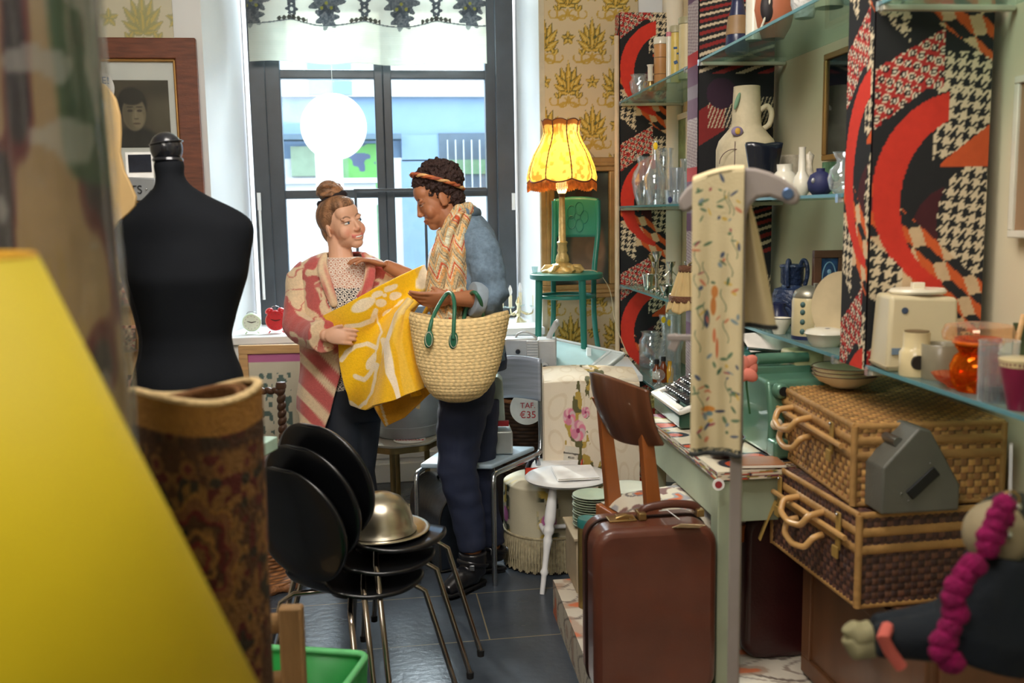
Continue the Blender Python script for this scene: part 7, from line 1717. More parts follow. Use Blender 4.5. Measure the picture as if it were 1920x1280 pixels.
# ------------------------------------------------------------------ valet stand with runner
def valet():
    D = 1.92; k = D/FPX; p = P(1384, 600, D); root = Tv('clothes_stand', 'grey painted valet stand with hanger shaped top, nearest in the aisle', 'stand', (p.x, p.y, ZP), -.25)
    gp = mat('stand_grey', (150, 140, 134), .45, var=.06); X = lambda x: (x-1384)*k/math.cos(.25); Z_ = lambda y: P(1384, y, D).z-ZP
    # hanger outline in px
    up_ = [(1276, 372), (1290, 352), (1310, 336), (1335, 324), (1360, 318), (1385, 316), (1410, 318), (1435, 326), (1458, 338), (1478, 354), (1488, 370)]
    lo_ = [(1484, 384), (1470, 387), (1455, 378), (1435, 370), (1415, 372), (1402, 386), (1397, 400), (1394, 420), (1374, 420), (1370, 390), (1352, 376), (1330, 372), (1310, 384), (1292, 396), (1280, 394)]
    poly = [(X(x), Z_(y)) for x, y in up_+lo_]
    hg = part(root, 'hanger_top', gp, lambda m: m.prism(poly[::-1], .045, Matrix.Translation((0, .022, 0)) @ RX), bevel=.012)
    part(hg, 'screw_cap', mat('cap_blue', (96, 122, 160), .3, .6), lambda m: m.lathe([(0, 0), (.009, 0), (.011, .002), (.009, .004), (0, .004)], c=(X(1466), -.024, Z_(366)), M=RX, n=20))
    part(root, 'pole', gp, lambda m: m.box((X(1384), 0, Z_(415)/2), (.024, .03, Z_(415))), bevel=.004)
    part(root, 'hook_bar', gp, lambda m: (m.box((X(1290), .01, Z_(636)), (X(1330)-X(1262), .014, .012)), m.box((X(1270), .01, Z_(646)), (.018, .012, .035), M=Matrix.Rotation(.4, 4, 'Y'))), bevel=.002)
    for s in (-1, 1): part(root, 'foot', gp, lambda m: m.box((0, s*.12, .02), (.035, .24, .035)), bevel=.006)
    # embroidered runner over the left of the bar
    rn = Tv('embroidered_runner', 'cream runner embroidered with flowers and a bird, draped over the valet stand', 'cloth', (p.x, p.y, Z_(316)+ZP), -.25)
    zt = Z_(316); x0, x1 = X(1306)-.004, X(1392)
    def rc(U, V, back=False):
        x = 1306+86*U; y = 860-545*V
        c = full(U, (206, 190, 150)); n = np.random.RandomState(4)
        def blob(cx, cy, a, b, cc, w=.9):
            nonlocal c
            c = mixc(c, sm(1.15, .8, np.hypot((x-cx)/a, (y-cy)/b))*w, cc)
        for cx, cy, a, b, cc in ((1345, 545, 6, 12, (186, 112, 48)), (1343, 572, 5, 18, (176, 104, 44)), (1332, 596, 5, 18, (44, 58, 84)), (1345, 628, 3, 14, (196, 110, 70)), (1350, 652, 2.5, 20, (190, 96, 56)), (1336, 770, 12, 6, (198, 124, 44)), (1356, 774, 9, 3, (44, 52, 80)), (1338, 779, 6, 5, (96, 128, 140))): blob(cx, cy, a, b, cc)
        for i in range(90):
            cx = 1312+n.rand()*74; cy = n.choice([360, 400, 440, 475, 530, 590, 690, 735, 765, 800, 830])+n.randn()*16; cc = [(66, 96, 70), (84, 112, 84), (56, 70, 100), (196, 160, 70), (150, 60, 72), (110, 130, 140), (190, 110, 80)][n.randint(7)]
            a = n.rand()*3.1; dx, dy = x-cx, y-cy; q, w = dx*math.cos(a)+dy*math.sin(a), -dx*math.sin(a)+dy*math.cos(a)
            c = mixc(c, sm(1.2, .8, np.hypot(q/(3+n.rand()*6), w/(1.5+n.rand()*2)))*.85, cc)
        for i in range(14):
            cx = 1314+n.rand()*70; cy = 350+n.rand()*500; c = mixc(c, (np.abs(x-cx-5*np.sin((y-cy)/9)) < .8) & (np.abs(y-cy) < 22), (86, 110, 84))
        return mixc(c, (y > 845) & (vn(x, y, .5, 3) > .4), (40, 52, 52))
    H1 = zt-Z_(856)
    def ff(u, v):
        fo = .010*math.sin(u*7+1)+.006*math.sin(u*15)
        zed = -H1*(1-v)
        ztop = (P(1306+86*u, 346-20*math.sin(min(1, u*1.1)*1.6), D).z-ZP-zt)
        y = -.034-fo*(1-v)*.8
        return Vector((x0+(x1-x0)*u*(1-.10*(1-v)*0), y, zed if zed < ztop+.002 else ztop+.004))
    cm = mat('runner_linen', None, .85, attr=True, var=.05, bump=.15, bscale=220)
    m = MB(); m.grid(ff, 120, 500, rc); m.build('front_fall', cm, rn, solid=.004, smooth=180)
    def ov(u, v):
        a = math.pi*v; ztop = (P(1306+86*u, 346-20*math.sin(min(1, u*1.1)*1.6), D).z-ZP-zt)
        return Vector((x0+(x1-x0)*u, -.032*math.cos(a), ztop+.004+.012*math.sin(a)))
    m = MB(); m.grid(ov, 40, 14, lambda U, V: full(U, (206, 190, 150))); m.build('top_fold', cm, rn, solid=.004, smooth=180)
    m = MB(); m.grid(lambda u, v: ov(u, 1)-Vector((0, 0, .45*(1-v))), 40, 40, lambda U, V: full(U, (206, 190, 150))); m.build('back_fall', cm, rn, solid=.004, smooth=180)
    m = MB(); m.tube([ff(i/30, 0)+Vector((0, -.002, .004)) for i in range(31)], .005, n=6); m.build('dark_hem', mat('hem_dark', (44, 46, 44), .8), rn)
    # plain beige cloth on the right of the pole
    cl = Tv('beige_cloth', 'plain beige cloth hanging on the right of the valet stand pole', 'cloth', (p.x, p.y, Z_(380)+ZP), -.25); z2 = Z_(380)
    def bf(u, v):
        xr_ = X(1402)+ (X(1452)-X(1402))*(1-v)**.8; xl_ = X(1392); zz = (P(1400, 380, D).z-ZP-z2)-(z2-Z_(612))*(1-v)
        return Vector((xl_+(xr_-xl_)*u, .03+.012*math.sin(u*6+v*2), zz-.004*u))
    m = MB(); m.grid(bf, 40, 60); m.build('fall', mat('cloth_beige', (196, 178, 138), .85, var=.05, bump=.1, bscale=200), cl, solid=.005, smooth=180)
    m = MB(); m.tube([bf(i/20, 0) for i in range(21)], .005, n=6); m.build('dark_hem', mat('hem_dark', None), cl)
valet()
def small_shade():
    D = 3.62; p = P(1290, 560, D); k = D/FPX; root = T('small_lampshade', 'small cream pleated lampshade with brown trim on an arm fixed to the striped partition', 'lampshade', p)
    zt = P(1292, 500, D).z-p.z; zb = P(1292, 582, D).z-p.z; cr = mat('shade_cream', (222, 196, 140), .8, var=.08, tl=.4)
    def rf(t): return (14+26*t**.9)*k
    part(root, 'shade', cr, lambda m: m.grid(lambda u, v: Vector((rf(1-v)*(1+.05*math.sin(u*2*math.pi*16))*math.cos(u*2*math.pi), rf(1-v)*(1+.05*math.sin(u*2*math.pi*16))*math.sin(u*2*math.pi), zb+(zt-zb)*v+(1-v)**4*.008*math.sin(u*2*math.pi*6))), 128, 20), solid=.0015, smooth=180)
    for t, w in ((.72, .012), (.04, .012)): part(root, 'brown_trim', mat('trim_brown', (110, 72, 50), .9, bump=.8, bscale=150), lambda m: m.grid(lambda u, v: Vector(((rf(t)+.003)*math.cos(u*2*math.pi), (rf(t)+.003)*math.sin(u*2*math.pi), zt-(zt-zb)*t-w*(v*2-1))), 64, 3), solid=.002, smooth=180)
    Sv = S(tB-.002, .03, p.z+zt+.01)-p; part(root, 'arm', mat('arm_brass', (150, 130, 90), .4, .6), lambda m: m.tube(smp([(0, 0, zt), (0, 0, zt+.012), (Sv.x*.5, Sv.y*.5, zt+.016), (Sv.x, Sv.y, zt+.01)], 12), .004, n=8))
    part(root, 'wire_ring', m_metal, lambda m: m.tube([(.02*math.cos(a), .02*math.sin(a), zt) for a in [i*math.pi/8 for i in range(16)]], .0015, n=5, close=True))
small_shade()
# ------------------------------------------------------------------ hampers, dispenser, cabinet, doll
def weave_box(root, w, d, z0, z1, ca, cb, nm, cell=.022, top=True, bulge=.0025):
    """basket-weave box: x from 0..w, y from 0..d"""
    wm = mat('weave_'+nm, None, .55, attr=True, var=.12, scale=25, coat=.15)
    def face(o, ux, uy, L, H, n):
        nx = max(2, int(L/cell)); ny = max(2, int(H/cell)); q = 5
        m = MB()
        def fn(u, v):
            a, b = u*nx, v*ny; i, j = int(min(a, nx-1e-6)), int(min(b, ny-1e-6)); h = (math.sin(math.pi*(a-i)) if (i+j) % 2 else math.sin(math.pi*(b-j)))
            e = abs(math.sin(math.pi*(b-j))) if (i+j) % 2 else abs(math.sin(math.pi*(a-i)))
            return Vector(o)+Vector(ux)*L*u+Vector(uy)*H*v+Vector(n)*bulge*(abs(h)*.7+e**.5)
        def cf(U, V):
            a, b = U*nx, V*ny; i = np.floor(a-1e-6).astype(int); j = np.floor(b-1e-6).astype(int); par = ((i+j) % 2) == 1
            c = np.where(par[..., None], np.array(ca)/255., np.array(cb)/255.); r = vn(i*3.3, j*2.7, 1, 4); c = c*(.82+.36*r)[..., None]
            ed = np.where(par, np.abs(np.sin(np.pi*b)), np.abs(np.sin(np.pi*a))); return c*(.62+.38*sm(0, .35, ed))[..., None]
        m.grid(fn, nx*q, ny*q, cf); return m
    fs = [face((0, 0, z0), (1, 0, 0), (0, 0, 1), w, z1-z0, (0, -1, 0)), face((w, 0, z0), (0, 1, 0), (0, 0, 1), d, z1-z0, (1, 0, 0)), face((w, d, z0), (-1, 0, 0), (0, 0, 1), w, z1-z0, (0, 1, 0)), face((0, d, z0), (0, -1, 0), (0, 0, 1), d, z1-z0, (-1, 0, 0))]
    for i, f in enumerate(fs): f.build('woven_side', wm, root, smooth=180)
    if top: face((0, 0, z1), (1, 0, 0), (0, 1, 0), w, d, (0, 0, 1)).build('woven_lid', wm, root, smooth=180)
def hamper(nm, label, P0, an, w, d, h, ca, cb, cr, hc, strap, cell):
    """P0 near-left bottom corner; local x runs right, y away; its aisle side is x=0"""
    root = T(nm, label, 'hamper', P0, an)
    weave_box(root, w, d, .006, h-.004, ca, cb, nm, cell)
    rm = mat('rim_'+nm, cr, .55, var=.2, scale=12, bump=.3, bscale=60)
    for z, r in ((.008, .008), (h-.006, .009), (h*.62, .013), (h*.80, .013)):
        for a, b in (((0, 0, z), (w, 0, z)), ((w, 0, z), (w, d, z)), ((w, d, z), (0, d, z)), ((0, d, z), (0, 0, z))): part(root, 'band', rm, lambda m: m.tube([Vector(a)+(Vector(b)-Vector(a))*i/12 for i in range(13)], r, n=10, flat=.6))
    for x, y in ((0, 0), (w, 0), (w, d), (0, d)): part(root, 'corner_post', rm, lambda m: m.tube([(x, y, .004), (x, y, h-.004)], .009, n=10))
    hm = mat('cane_'+nm, hc, .4, var=.15, scale=10, coat=.3); y0 = d*.50
    for zz, dr in ((h*.80, .012), (h*.55, .0)):
        part(root, 'handle', hm, lambda m: m.tube(smp([(-.006, y0-.07, zz), (-.035-dr, y0-.075, zz-.005), (-.05-dr, y0-.06, zz-.035), (-.055-dr, y0, zz-.045), (-.05-dr, y0+.06, zz-.035), (-.035-dr, y0+.075, zz-.005), (-.006, y0+.07, zz)], 40, 3), .0085, n=12))
    sm2 = mat('strap_'+nm, strap, .5)
    for y in (d*.16, d*.86):
        st = part(root, 'strap', sm2, lambda m: (m.box((-.013, y, h*.72), (.005, .022, h*.40)), m.box((-.020, y, h*.5), (.006, .028, .03))), bevel=.002)
        for zz in (h*.9, h*.5): part(st, 'stud', m_metal, lambda m: m.ell((-.018, y, zz), (.004, .004, .004), nu=10, nv=6))
    part(root, 'loose_strap', sm2, lambda m: m.tube([(-.014, d*.9, h*.6), (-.035, d*.93, h*.35), (-.05, d*.96, h*.1)], .010, n=8, flat=.3, upv=(0, 1, 0)))
    part(root, 'closing_rod', hm, lambda m: m.tube([(-.020, .03, h*.71), (-.020, d-.03, h*.71)], .007, n=8))
    return root
ZH2 = .98; ZH1 = .775; ZH0 = .535
a2 = G(1603, 796, ZH2); b2 = G(1434, 706, ZH2); dv_ = b2-a2; dv_.z = 0; dh = dv_.length; anh = math.atan2(dv_.y, dv_.x)-math.pi/2
hamper('wicker_hamper', 'light tan wicker hamper with plates on its lid, upper of the two hampers', Vector((a2.x, a2.y, ZH1)), anh, .37, dh, ZH2-ZH1, (186, 142, 82), (146, 102, 60), (164, 124, 72), (196, 152, 94), (150, 120, 60), .017)
a1 = G(1612, 962, ZH1); b1 = G(1452, 868, ZH1); dv1 = b1-a1; dv1.z = 0; an1 = math.atan2(dv1.y, dv1.x)-math.pi/2
hamper('wicker_hamper', 'dark brown wicker hamper, lower of the two hampers', Vector((a1.x, a1.y, ZH0)), an1, .41, dv1.length, ZH1-ZH0-.001, (96, 64, 50), (64, 42, 40), (104, 66, 38), (140, 82, 46), (62, 44, 44), .017)
def cabinet():
    c0 = Vector((a1.x, a1.y, 0)); R_ = Matrix.Rotation(an1, 4, 'Z'); root = T('cabinet', 'brown wooden cabinet under the wicker hampers', 'cabinet', c0+R_ @ Vector((.10, -.15, ZP)), an1); wd = mat('cabinet_brown', (98, 64, 40), .45, var=.2, scale=5, streak=(2, 2, .5), coat=.2); w, d, h = .30, .62, ZH0-.001-ZP
    part(root, 'body', wd, lambda m: m.box((w/2, d/2, h/2), (w, d, h-.002)), bevel=.005)
    part(root, 'side_panel', wd, lambda m: [m.box((-.004, d/2, z), (.012, d, .05)) for z in (.04, h-.04)]+[m.box((-.004, y, h/2), (.012, .05, h-.13)) for y in (.025, d-.025)], bevel=.003)
    dr = part(root, 'door', wd, lambda m: m.box((w/2, -.006, h/2), (w-.04, .014, h-.06)), bevel=.004); part(dr, 'knob', mat('brass_old', None), lambda m: m.ell((.06, -.022, h/2), (.012, .012, .012)))
cabinet()
def dispenser():
    D = 1.93; z = ZH1+.012; p = G(1650, 970, ZH1); k = DEP(p)/FPX; root = Tv('tape_dispenser', 'grey metal wedge shaped desk dispenser on the dark hamper', 'dispenser', Vector((p.x, p.y, ZH1+.006))-HA*.0, .12)
    D = DEP(p); X = lambda x: (x-1650)*k; Z_ = lambda y: (970-y)*k; gm = mat('hammer_grey', (96, 96, 88), .5, .2, var=.08, bump=.1, bscale=150)
    poly = [(X(1652), 0), (X(1652), Z_(880)), (X(1722), Z_(806)), (X(1745), Z_(812)), (X(1808), Z_(920)), (X(1808), 0)]
    part(root, 'body', gm, lambda m: m.prism(poly, .10, Matrix.Translation((0, .10, 0)) @ RX), bevel=.006)
    c = Vector((X(1732), -.002, Z_(912))); part(root, 'slot', mat('slot_black', (18, 20, 20), .6), lambda m: m.box(c, (.088, .006, .026), M=Matrix.Rotation(-.72, 4, 'Y')), bevel=.002)
    for x, y in ((1690, 930), (1705, 945), (1745, 875)): part(root, 'rivet', gm, lambda m: m.ell((X(x), -.002, Z_(y)), (.003, .002, .003), nu=8, nv=6))
    part(root, 'top_roller', mat('roller_steel', (120, 120, 116), .3, .8), lambda m: m.tube([(X(1690), .02, Z_(836)), (X(1690), .08, Z_(836))], .012, n=16))
dispenser()
def doll():
    D = 1.50; Q = lambda x, y, dd=0: P(x, y, D+dd); k = D/FPX
    p = Q(1840, 1150); root = T('rag_doll', 'dark clothed rag doll with magenta wool braids hanging at the lower right', 'doll', (p.x, p.y, Q(0, 1190).z))
    def wt(nm, fn, m_, **kk): b = WB(); fn(b); return b.build(nm, m_, root, **kk)
    dk = mat('doll_coat', (16, 24, 32), .9, var=.2, bump=.2); mg = mat('magenta_wool', (128, 2, 72), .95, var=.25, scale=60, bump=1, bscale=90); fc = mat('doll_face', (150, 136, 106), .7)
    body = wt('body', lambda m: (m.tube([Q(1880, 1040), Q(1868, 1120), Q(1850, 1190), Q(1838, 1240)], [.05, .075, .085, .07], n=20), m.tube([Q(1800, 1190), Q(1720, 1196), Q(1640, 1200)], [.045, .034, .026], n=16), m.tube([Q(1800, 1170, .03), Q(1720, 1176, .04), Q(1640, 1182, .04)], [.045, .034, .026], n=16)), dk, remesh=.005, rsm=4, smooth=180)
    wt('head', lambda m: (m.ell(Q(1868, 1000), (.050, .048, .052), M=VB), m.ell(Q(1846, 1020, -.04), (.012, .012, .012))), fc, remesh=.004, rsm=3, smooth=180)
    for dx in (0,): pass
    for i, (x, y) in enumerate(((1882, 948), (1876, 968), (1866, 986), (1858, 1005), (1852, 1025), (1824, 1060), (1808, 1078), (1796, 1100), (1786, 1124), (1792, 1150), (1780, 1176), (1770, 1200), (1764, 1222), (1784, 1240))):
        b = WB(); b.ell(Q(x, y, -.07), (.017+.004*(i % 2), .017, .018), M=VB); b.build('wool_tuft', mg, root, smooth=180, disp=lambda co, nr: co+nr*.003*noise.noise(co*160))
    for y in (1186, 1206):
        wt('shoe', lambda m: m.tube([Q(1636, y, .02), Q(1606, y+6, .02), Q(1590, y-14, .02)], [.022, .022, .014], n=12), mat('doll_shoe', (140, 134, 100), .7), remesh=.004, rsm=2, smooth=180)
    wt('pink_band', lambda m: m.tube([Q(1664, 1176, -.01), Q(1656, 1196, -.045), Q(1668, 1220, -.03), Q(1690, 1250, -.03)], .010, n=8), mat('band_coral', (196, 96, 84), .8))
    wt('cap', lambda m: (m.ell(Q(1900, 975, .02), (.055, .055, .045), M=VB),), mat('cap_dark', (36, 40, 30), .9, bump=.3))
    for x, y in ((1892, 1002), (1908, 950)): wt('bead', lambda m: m.ell(Q(x, y, -.06), (.006, .006, .006)), mat('bead_steel', (190, 190, 180), .2, .9))
    wt('hanging_ring', lambda m: m.tube([Q(1894, 938, -.02)+VB3 @ Vector((.014*math.cos(a), 0, .014*math.sin(a))) for a in [i*math.pi/12 for i in range(24)]], .002, n=6, close=True), mat('brass_old', None))
    wt('hanging_string', lambda m: m.tube([Q(1894, 930, -.02), Q(1896, 832, .0)], .0012, n=5), m_white)
doll()
# ------------------------------------------------------------------ things on the glass shelves
m_cg = glassmat('crystal', (244, 248, 250), .62, .04); m_cg2 = glassmat('frosted_crystal', (236, 240, 244), .35, .2)
def item(nm, label, cat, px, z, s, prof, m_, n=32, wob=None, sx=1, sy=1, parts=None, group=None, pn='body', thick=False, dx=0):
    p = SH(px, s, z+.0005); k = DEP(p)/FPX; root = Tv(nm, label, cat, p, 0, group)
    pr = [(r*k, h*k) for r, h in prof]
    if thick: pr = pr+[((r-2)*k, h*k) for r, h in prof[::-1] if r > 3]
    part(root, pn, m_, lambda m: m.lathe(pr, n=n, wob=wob, sx=sx, sy=sy), smooth=50)
    if parts: parts(root, k)
    return root
white_m = mat('white_glaze', (220, 214, 196), .25, coat=.3, var=.05); stone_m = mat('stoneware_beige', (196, 182, 150), .7, var=.08, scale=30, bump=.1, bscale=120); navy_m = mat('glaze_navy', (34, 40, 74), .35, coat=.3, var=.2, scale=20)
gold_m = mat('brass_old', None); silver_m = mat('silver_plate', (206, 202, 192), .18, 1, var=.12)
def lid_line(h, r, mm): return lambda root, k: part(root, 'lid', mm, lambda m: m.lathe([(r*k, h*k), ((r+1.2)*k, (h+1)*k), ((r+1.2)*k, (h+11)*k), (r*k, (h+13)*k), (0, (h+13)*k)], n=30))
ZTt = 2.07
# --- far bay, top
item('storage_tin', 'orange brown banded tin with cream lid on the high far shelf', 'tin', 1238, ZTt, .10, [(0, 0), (12, 0), (12.5, 1), (12.5, 84), (0, 84)], mat('tin_tan', (188, 136, 84), .4, var=.1), parts=lambda r, k: (lid_line(84, 12.6, white_m)(r, k), [part(r, 'band', mat('band_dark', (70, 50, 36), .4), lambda m: m.tube([(12.6*k*math.cos(a), 12.6*k*math.sin(a), h*k) for a in [i*math.pi/16 for i in range(32)]], .0012, n=5, close=True)) for h in (30, 60)]))
item('storage_tin', 'slim white tube with pink cap between two tins on the high far shelf', 'tin', 1253, ZTt, .06, [(0, 0), (5, 0), (5, 86), (0, 86)], white_m, n=20, parts=lambda r, k: part(r, 'cap', mat('cap_pink', (196, 120, 130), .5), lambda m: m.lathe([(5.4*k, 84*k), (5.4*k, 92*k), (0, 92*k)], n=18)))
item('storage_tin', 'yellow tin with small blue figures on the high far shelf', 'tin', 1265, ZTt, .09, [(0, 0), (10, 0), (10, 92), (0, 92)], mat('tin_yellow', (206, 180, 96), .4, var=.06), parts=lambda r, k: (lid_line(90, 10, mat('tin_lid_grey', (170, 162, 130), .4))(r, k), part(r, 'blue_figures', mat('figure_blue', (60, 90, 130), .5), lambda m: (m.box((-2*k, -10.2*k, 62*k), (7*k, .002, 4*k)), m.box((3*k, -10.1*k, 52*k), (5*k, .002, 3*k)), m.box((-1*k, -10.2*k, 36*k), (7*k, .002, 6*k), M=Matrix.Rotation(-.4, 4, 'Y'))))))
item('storage_tin', 'large plain cream tin beside the striped partition', 'tin', 1286, ZTt, .11, [(0, 0), (15, 0), (15, 100), (0, 100)], mat('tin_cream', (204, 186, 140), .4, var=.05), parts=lid_line(99, 15, mat('tin_lid_olive', (160, 152, 116), .4)))
item('crystal_bowl', 'sparkling cut crystal bowl at the far end of the high shelf', 'bowl', 1198, ZTt, .08, [(0, 0), (8, 0), (9, 2), (15, 18), (17, 32), (13, 40), (15, 46), (12, 46), (10, 38), (12, 30), (7, 6), (0, 5)], m_cg, n=26, wob=lambda a, t: 1+.10*math.sin(a*9+t*20))
item('oil_burner', 'small brass burner with white glass chimney on the high far shelf', 'oil lamp', 1219, ZTt, .05, [(0, 0), (7, 0), (8, 8), (5, 14), (6, 18), (0, 18)], gold_m, parts=lambda r, k: (part(r, 'chimney', white_m, lambda m: m.lathe([(5*k, 18*k), (5*k, 44*k), (7*k, 48*k), (6*k, 48*k), (4*k, 44*k), (4*k, 18*k)], n=20)), part(r, 'handle', gold_m, lambda m: m.tube([(-8*k+5*k*math.cos(a), 0, 12*k+6*k*math.sin(a)) for a in [i*.6 for i in range(10)]], .002, n=6))))
# --- far bay, eye level: glass vases
zE = ZE-.01
item('glass_vase', 'clear cut glass vase with round belly, leftmost on the far eye level shelf', 'vase', 1207, zE, .08, [(12, 0), (13, 2), (19, 22), (23, 44), (20, 60), (11, 74), (12, 82), (19, 90)], m_cg, thick=True, wob=lambda a, t: 1+.03*math.sin(a*14), group=None)
item('glass_bottle', 'tall slender clear bottle with yellow sticker on the far eye level shelf', 'bottle', 1228, zE, .04, [(14, 0), (15, 3), (22, 50), (16, 62), (7, 84), (5, 112), (6, 118)], m_cg, thick=True, parts=lambda r, k: part(r, 'yellow_sticker', mat('sticker_yellow', (250, 206, 30), .5), lambda m: m.ell((0, -5.5*k, 108*k), (4*k, .002, 7*k))))
item('glass_vase', 'flared tall clear glass vase on the far eye level shelf', 'vase', 1243, zE, .12, [(12, 0), (12, 60), (16, 90), (20, 104)], m_cg, thick=True, n=8)
item('glass_vase', 'narrow straight clear glass vase on the far eye level shelf', 'vase', 1257, zE, .07, [(5, 0), (5, 104)], m_cg, thick=True, n=20)
item('glass_tumbler', 'frosted white glass tumbler among the clear vases', 'glass', 1268, zE, .10, [(13, 0), (15, 60), (16, 68)], m_cg2, thick=True, wob=lambda a, t: 1+.03*math.sin(a*20))
item('glass_jug', 'small clear glass jug with curled handle among the vases', 'jug', 1283, zE, .13, [(10, 0), (12, 30), (7, 60), (9, 84)], m_cg, thick=True, parts=lambda r, k: part(r, 'handle', m_cg, lambda m: m.tube(smp([(8*k, 0, 78*k), (18*k, 0, 84*k), (18*k, 0, 60*k), (11*k, 0, 40*k)], 16), .003, n=8)))
item('glass_tumbler', 'ribbed cut glass tumbler in front of the frosted one', 'glass', 1262, zE, .02, [(14, 0), (16, 22), (17, 26)], m_cg, thick=True, wob=lambda a, t: 1+.05*math.sin(a*18), parts=lambda r, k: part(r, 'blue_sticker', mat('sticker_navy', (40, 50, 90), .5), lambda m: m.ell((-8*k, -14*k, 8*k), (4*k, .002, 6*k))))
item('glass_tumbler', 'tall cut glass beside the partition on the far eye level shelf', 'glass', 1292, zE, .06, [(9, 0), (9, 40), (11, 60)], m_cg, thick=True)
# --- far bay, silver shelf
zL = ZL
item('silver_cup', 'small silver beaker at the front of the silverware shelf', 'cup', 1215, zL, .05, [(6, 0), (8, 4), (10, 24), (12, 30)], silver_m, thick=True)
def candlestick(nm, lb, px, s, h, mm, arms=False):
    def pp(r, k):
        if arms:
            for sg in (-1, 1): 
                a = part(r, 'arm', mm, lambda m: m.tube(smp([(0, 0, h*.75*k), (sg*14*k, 0, h*.5*k), (sg*26*k, 0, h*.62*k), (sg*30*k, 0, h*.8*k)], 18), .003, n=8)); part(a, 'cup', mm, lambda m: m.lathe([(0, 0), (4*k, 2*k), (5*k, 10*k), (6*k, 12*k), (3*k, 10*k), (0, 4*k)], c=(sg*30*k, 0, h*.8*k), n=16))
    item(nm, lb, 'candlestick', px, zL, s, [(0, 0), (11, 0), (10, 3), (4, 7), (3, h*.3), (5, h*.4), (3, h*.5), (4, h*.8), (8, h*.9), (9, h), (0, h)], mm, parts=pp)
candlestick('candlestick', 'tall silver candlestick with wide drip pan on the silverware shelf', 1232, .08, 74, silver_m)
candlestick('candlestick', 'dull brass candlestick behind the tall silver one', 1224, .16, 56, gold_m)
candlestick('candelabrum', 'silver two armed candelabrum on the silverware shelf', 1258, .10, 60, silver_m, True)
item('silver_bowl', 'small silver footed bowl on the silverware shelf', 'bowl', 1250, zL, .03, [(5, 0), (3, 4), (10, 12), (13, 22)], silver_m, thick=True)
item('green_pot', 'small pale green glazed pot on the silverware shelf', 'pot', 1280, zL, .04, [(9, 0), (12, 10), (11, 24), (13, 30)], mat('glaze_celadon', (126, 150, 128), .3, coat=.3), thick=True, parts=lambda r, k: part(r, 'saucer', mat('glaze_celadon', None), lambda m: m.lathe([(0, .001), (18*k, .002), (18*k, .004), (0, .003)])))
for i, (px, s, r_) in enumerate(((1224, .01, 5), (1236, .02, 6), (1244, -.0, 5))):
    item('salt_cellar', ('tiny silver salt cellar in front of the silver beaker', 'tiny round silver salt cellar before the tall candlestick', 'tiny silver salt cellar near the shelf edge, right of the others')[i], 'salt cellar', px, zL, s+.02, [(r_*.6, 0), (r_, r_*.6), (r_*.8, r_*1.4)], silver_m, thick=False, group='salt cellars on the silverware shelf')
# --- far bay, bottles
zB = ZB
item('glass_jar', 'large empty glass jar with screw neck on the bottle shelf', 'jar', 1221, zB, .14, [(20, 0), (22, 3), (22, 50), (17, 57), (17, 64), (19, 66)], m_cg, thick=True, n=36)
amb = mat('amber_glass', (112, 52, 20), .12, var=.1, coat=.5); cap_m = mat('cap_black', (30, 32, 34), .4)
for px, s, r_, h, lb in ((1232, .05, 8, 34, 'brown medicine bottle with white label and black cap'), (1245, .08, 7.5, 40, 'taller brown medicine bottle without label beside the labelled one')):
    item('medicine_bottle', lb, 'bottle', px, zB, s, [(0, 0), (r_, 0), (r_, h*.7), (r_*.5, h*.88), (r_*.5, h), (0, h)], amb, parts=lambda r, k: (part(r, 'cap', cap_m, lambda m: m.lathe([(0, h*k), (r_*.65*k, h*k), (r_*.65*k, (h+8)*k), (0, (h+8)*k)], n=20)), part(r, 'label', white_m, lambda m: m.lathe([(r_*1.02*k, 6*k), (r_*1.02*k, h*.6*k)], n=24)) if h < 36 else None))
item('glass_vase', 'waisted clear glass vase with two yellow stickers on the bottle shelf', 'vase', 1250, zB, .17, [(13, 0), (15, 30), (8, 64), (9, 84), (14, 108)], m_cg, thick=True, parts=lambda r, k: [part(r, 'yellow_sticker', mat('sticker_yellow', None), lambda m: m.ell((x*k, -12*k, z*k), (4*k, .002, 6*k))) for x, z in ((-7, 100), (4, 94))])
item('glass_vase', 'clear lamp chimney shaped glass at the back of the bottle shelf', 'vase', 1268, zB, .2, [(10, 0), (10, 40), (15, 60), (10, 84), (10, 110)], m_cg, thick=True)
item('scent_bottle', 'clear bottle with big round crystal stopper at the shelf front', 'bottle', 1237, zB, .0, [(0, 0), (9, 0), (11, 10), (4, 16), (4, 20)], m_cg, parts=lambda r, k: part(r, 'stopper', m_cg, lambda m: m.ell((0, 0, 30*k), (11*k, 11*k, 11*k))))
item('scent_bottle', 'slender clear bottle with pointed stopper at the shelf front', 'bottle', 1264, zB, .05, [(0, 0), (9, 0), (9, 24), (4, 34), (4, 52), (0, 54)], m_cg)
item('scent_bottle', 'small yellow glass bottle behind the slender clear one', 'bottle', 1257, zB, .11, [(0, 0), (7, 0), (8, 24), (4, 30), (4, 40), (0, 40)], mat('amber_pale', (196, 150, 40), .15, coat=.4))
p = SH(1285, .02, zB); k = DEP(p)/FPX; o = Tv('hand_mirror', 'round lilac hand mirror with dark red rim on the bottle shelf', 'mirror', p, .5)
part(o, 'rim', mat('rim_plum', (96, 24, 44), .3), lambda m: m.lathe([(0, 0), (26*k, 0), (26*k, 4*k), (0, 4*k)], c=(0, 0, 29*k), M=RX, n=40)); part(o, 'glass', mat('mirror_lilac', (196, 188, 214), .15, .2), lambda m: m.lathe([(0, 0), (24*k, 0), (24*k, 1.2*k), (0, 1.2*k)], c=(0, -4*k, 29*k), M=RX, n=40))
part(o, 'handle', mat('rim_plum', None), lambda m: m.box((0, -.004, .004), (.02, .03, .008)))
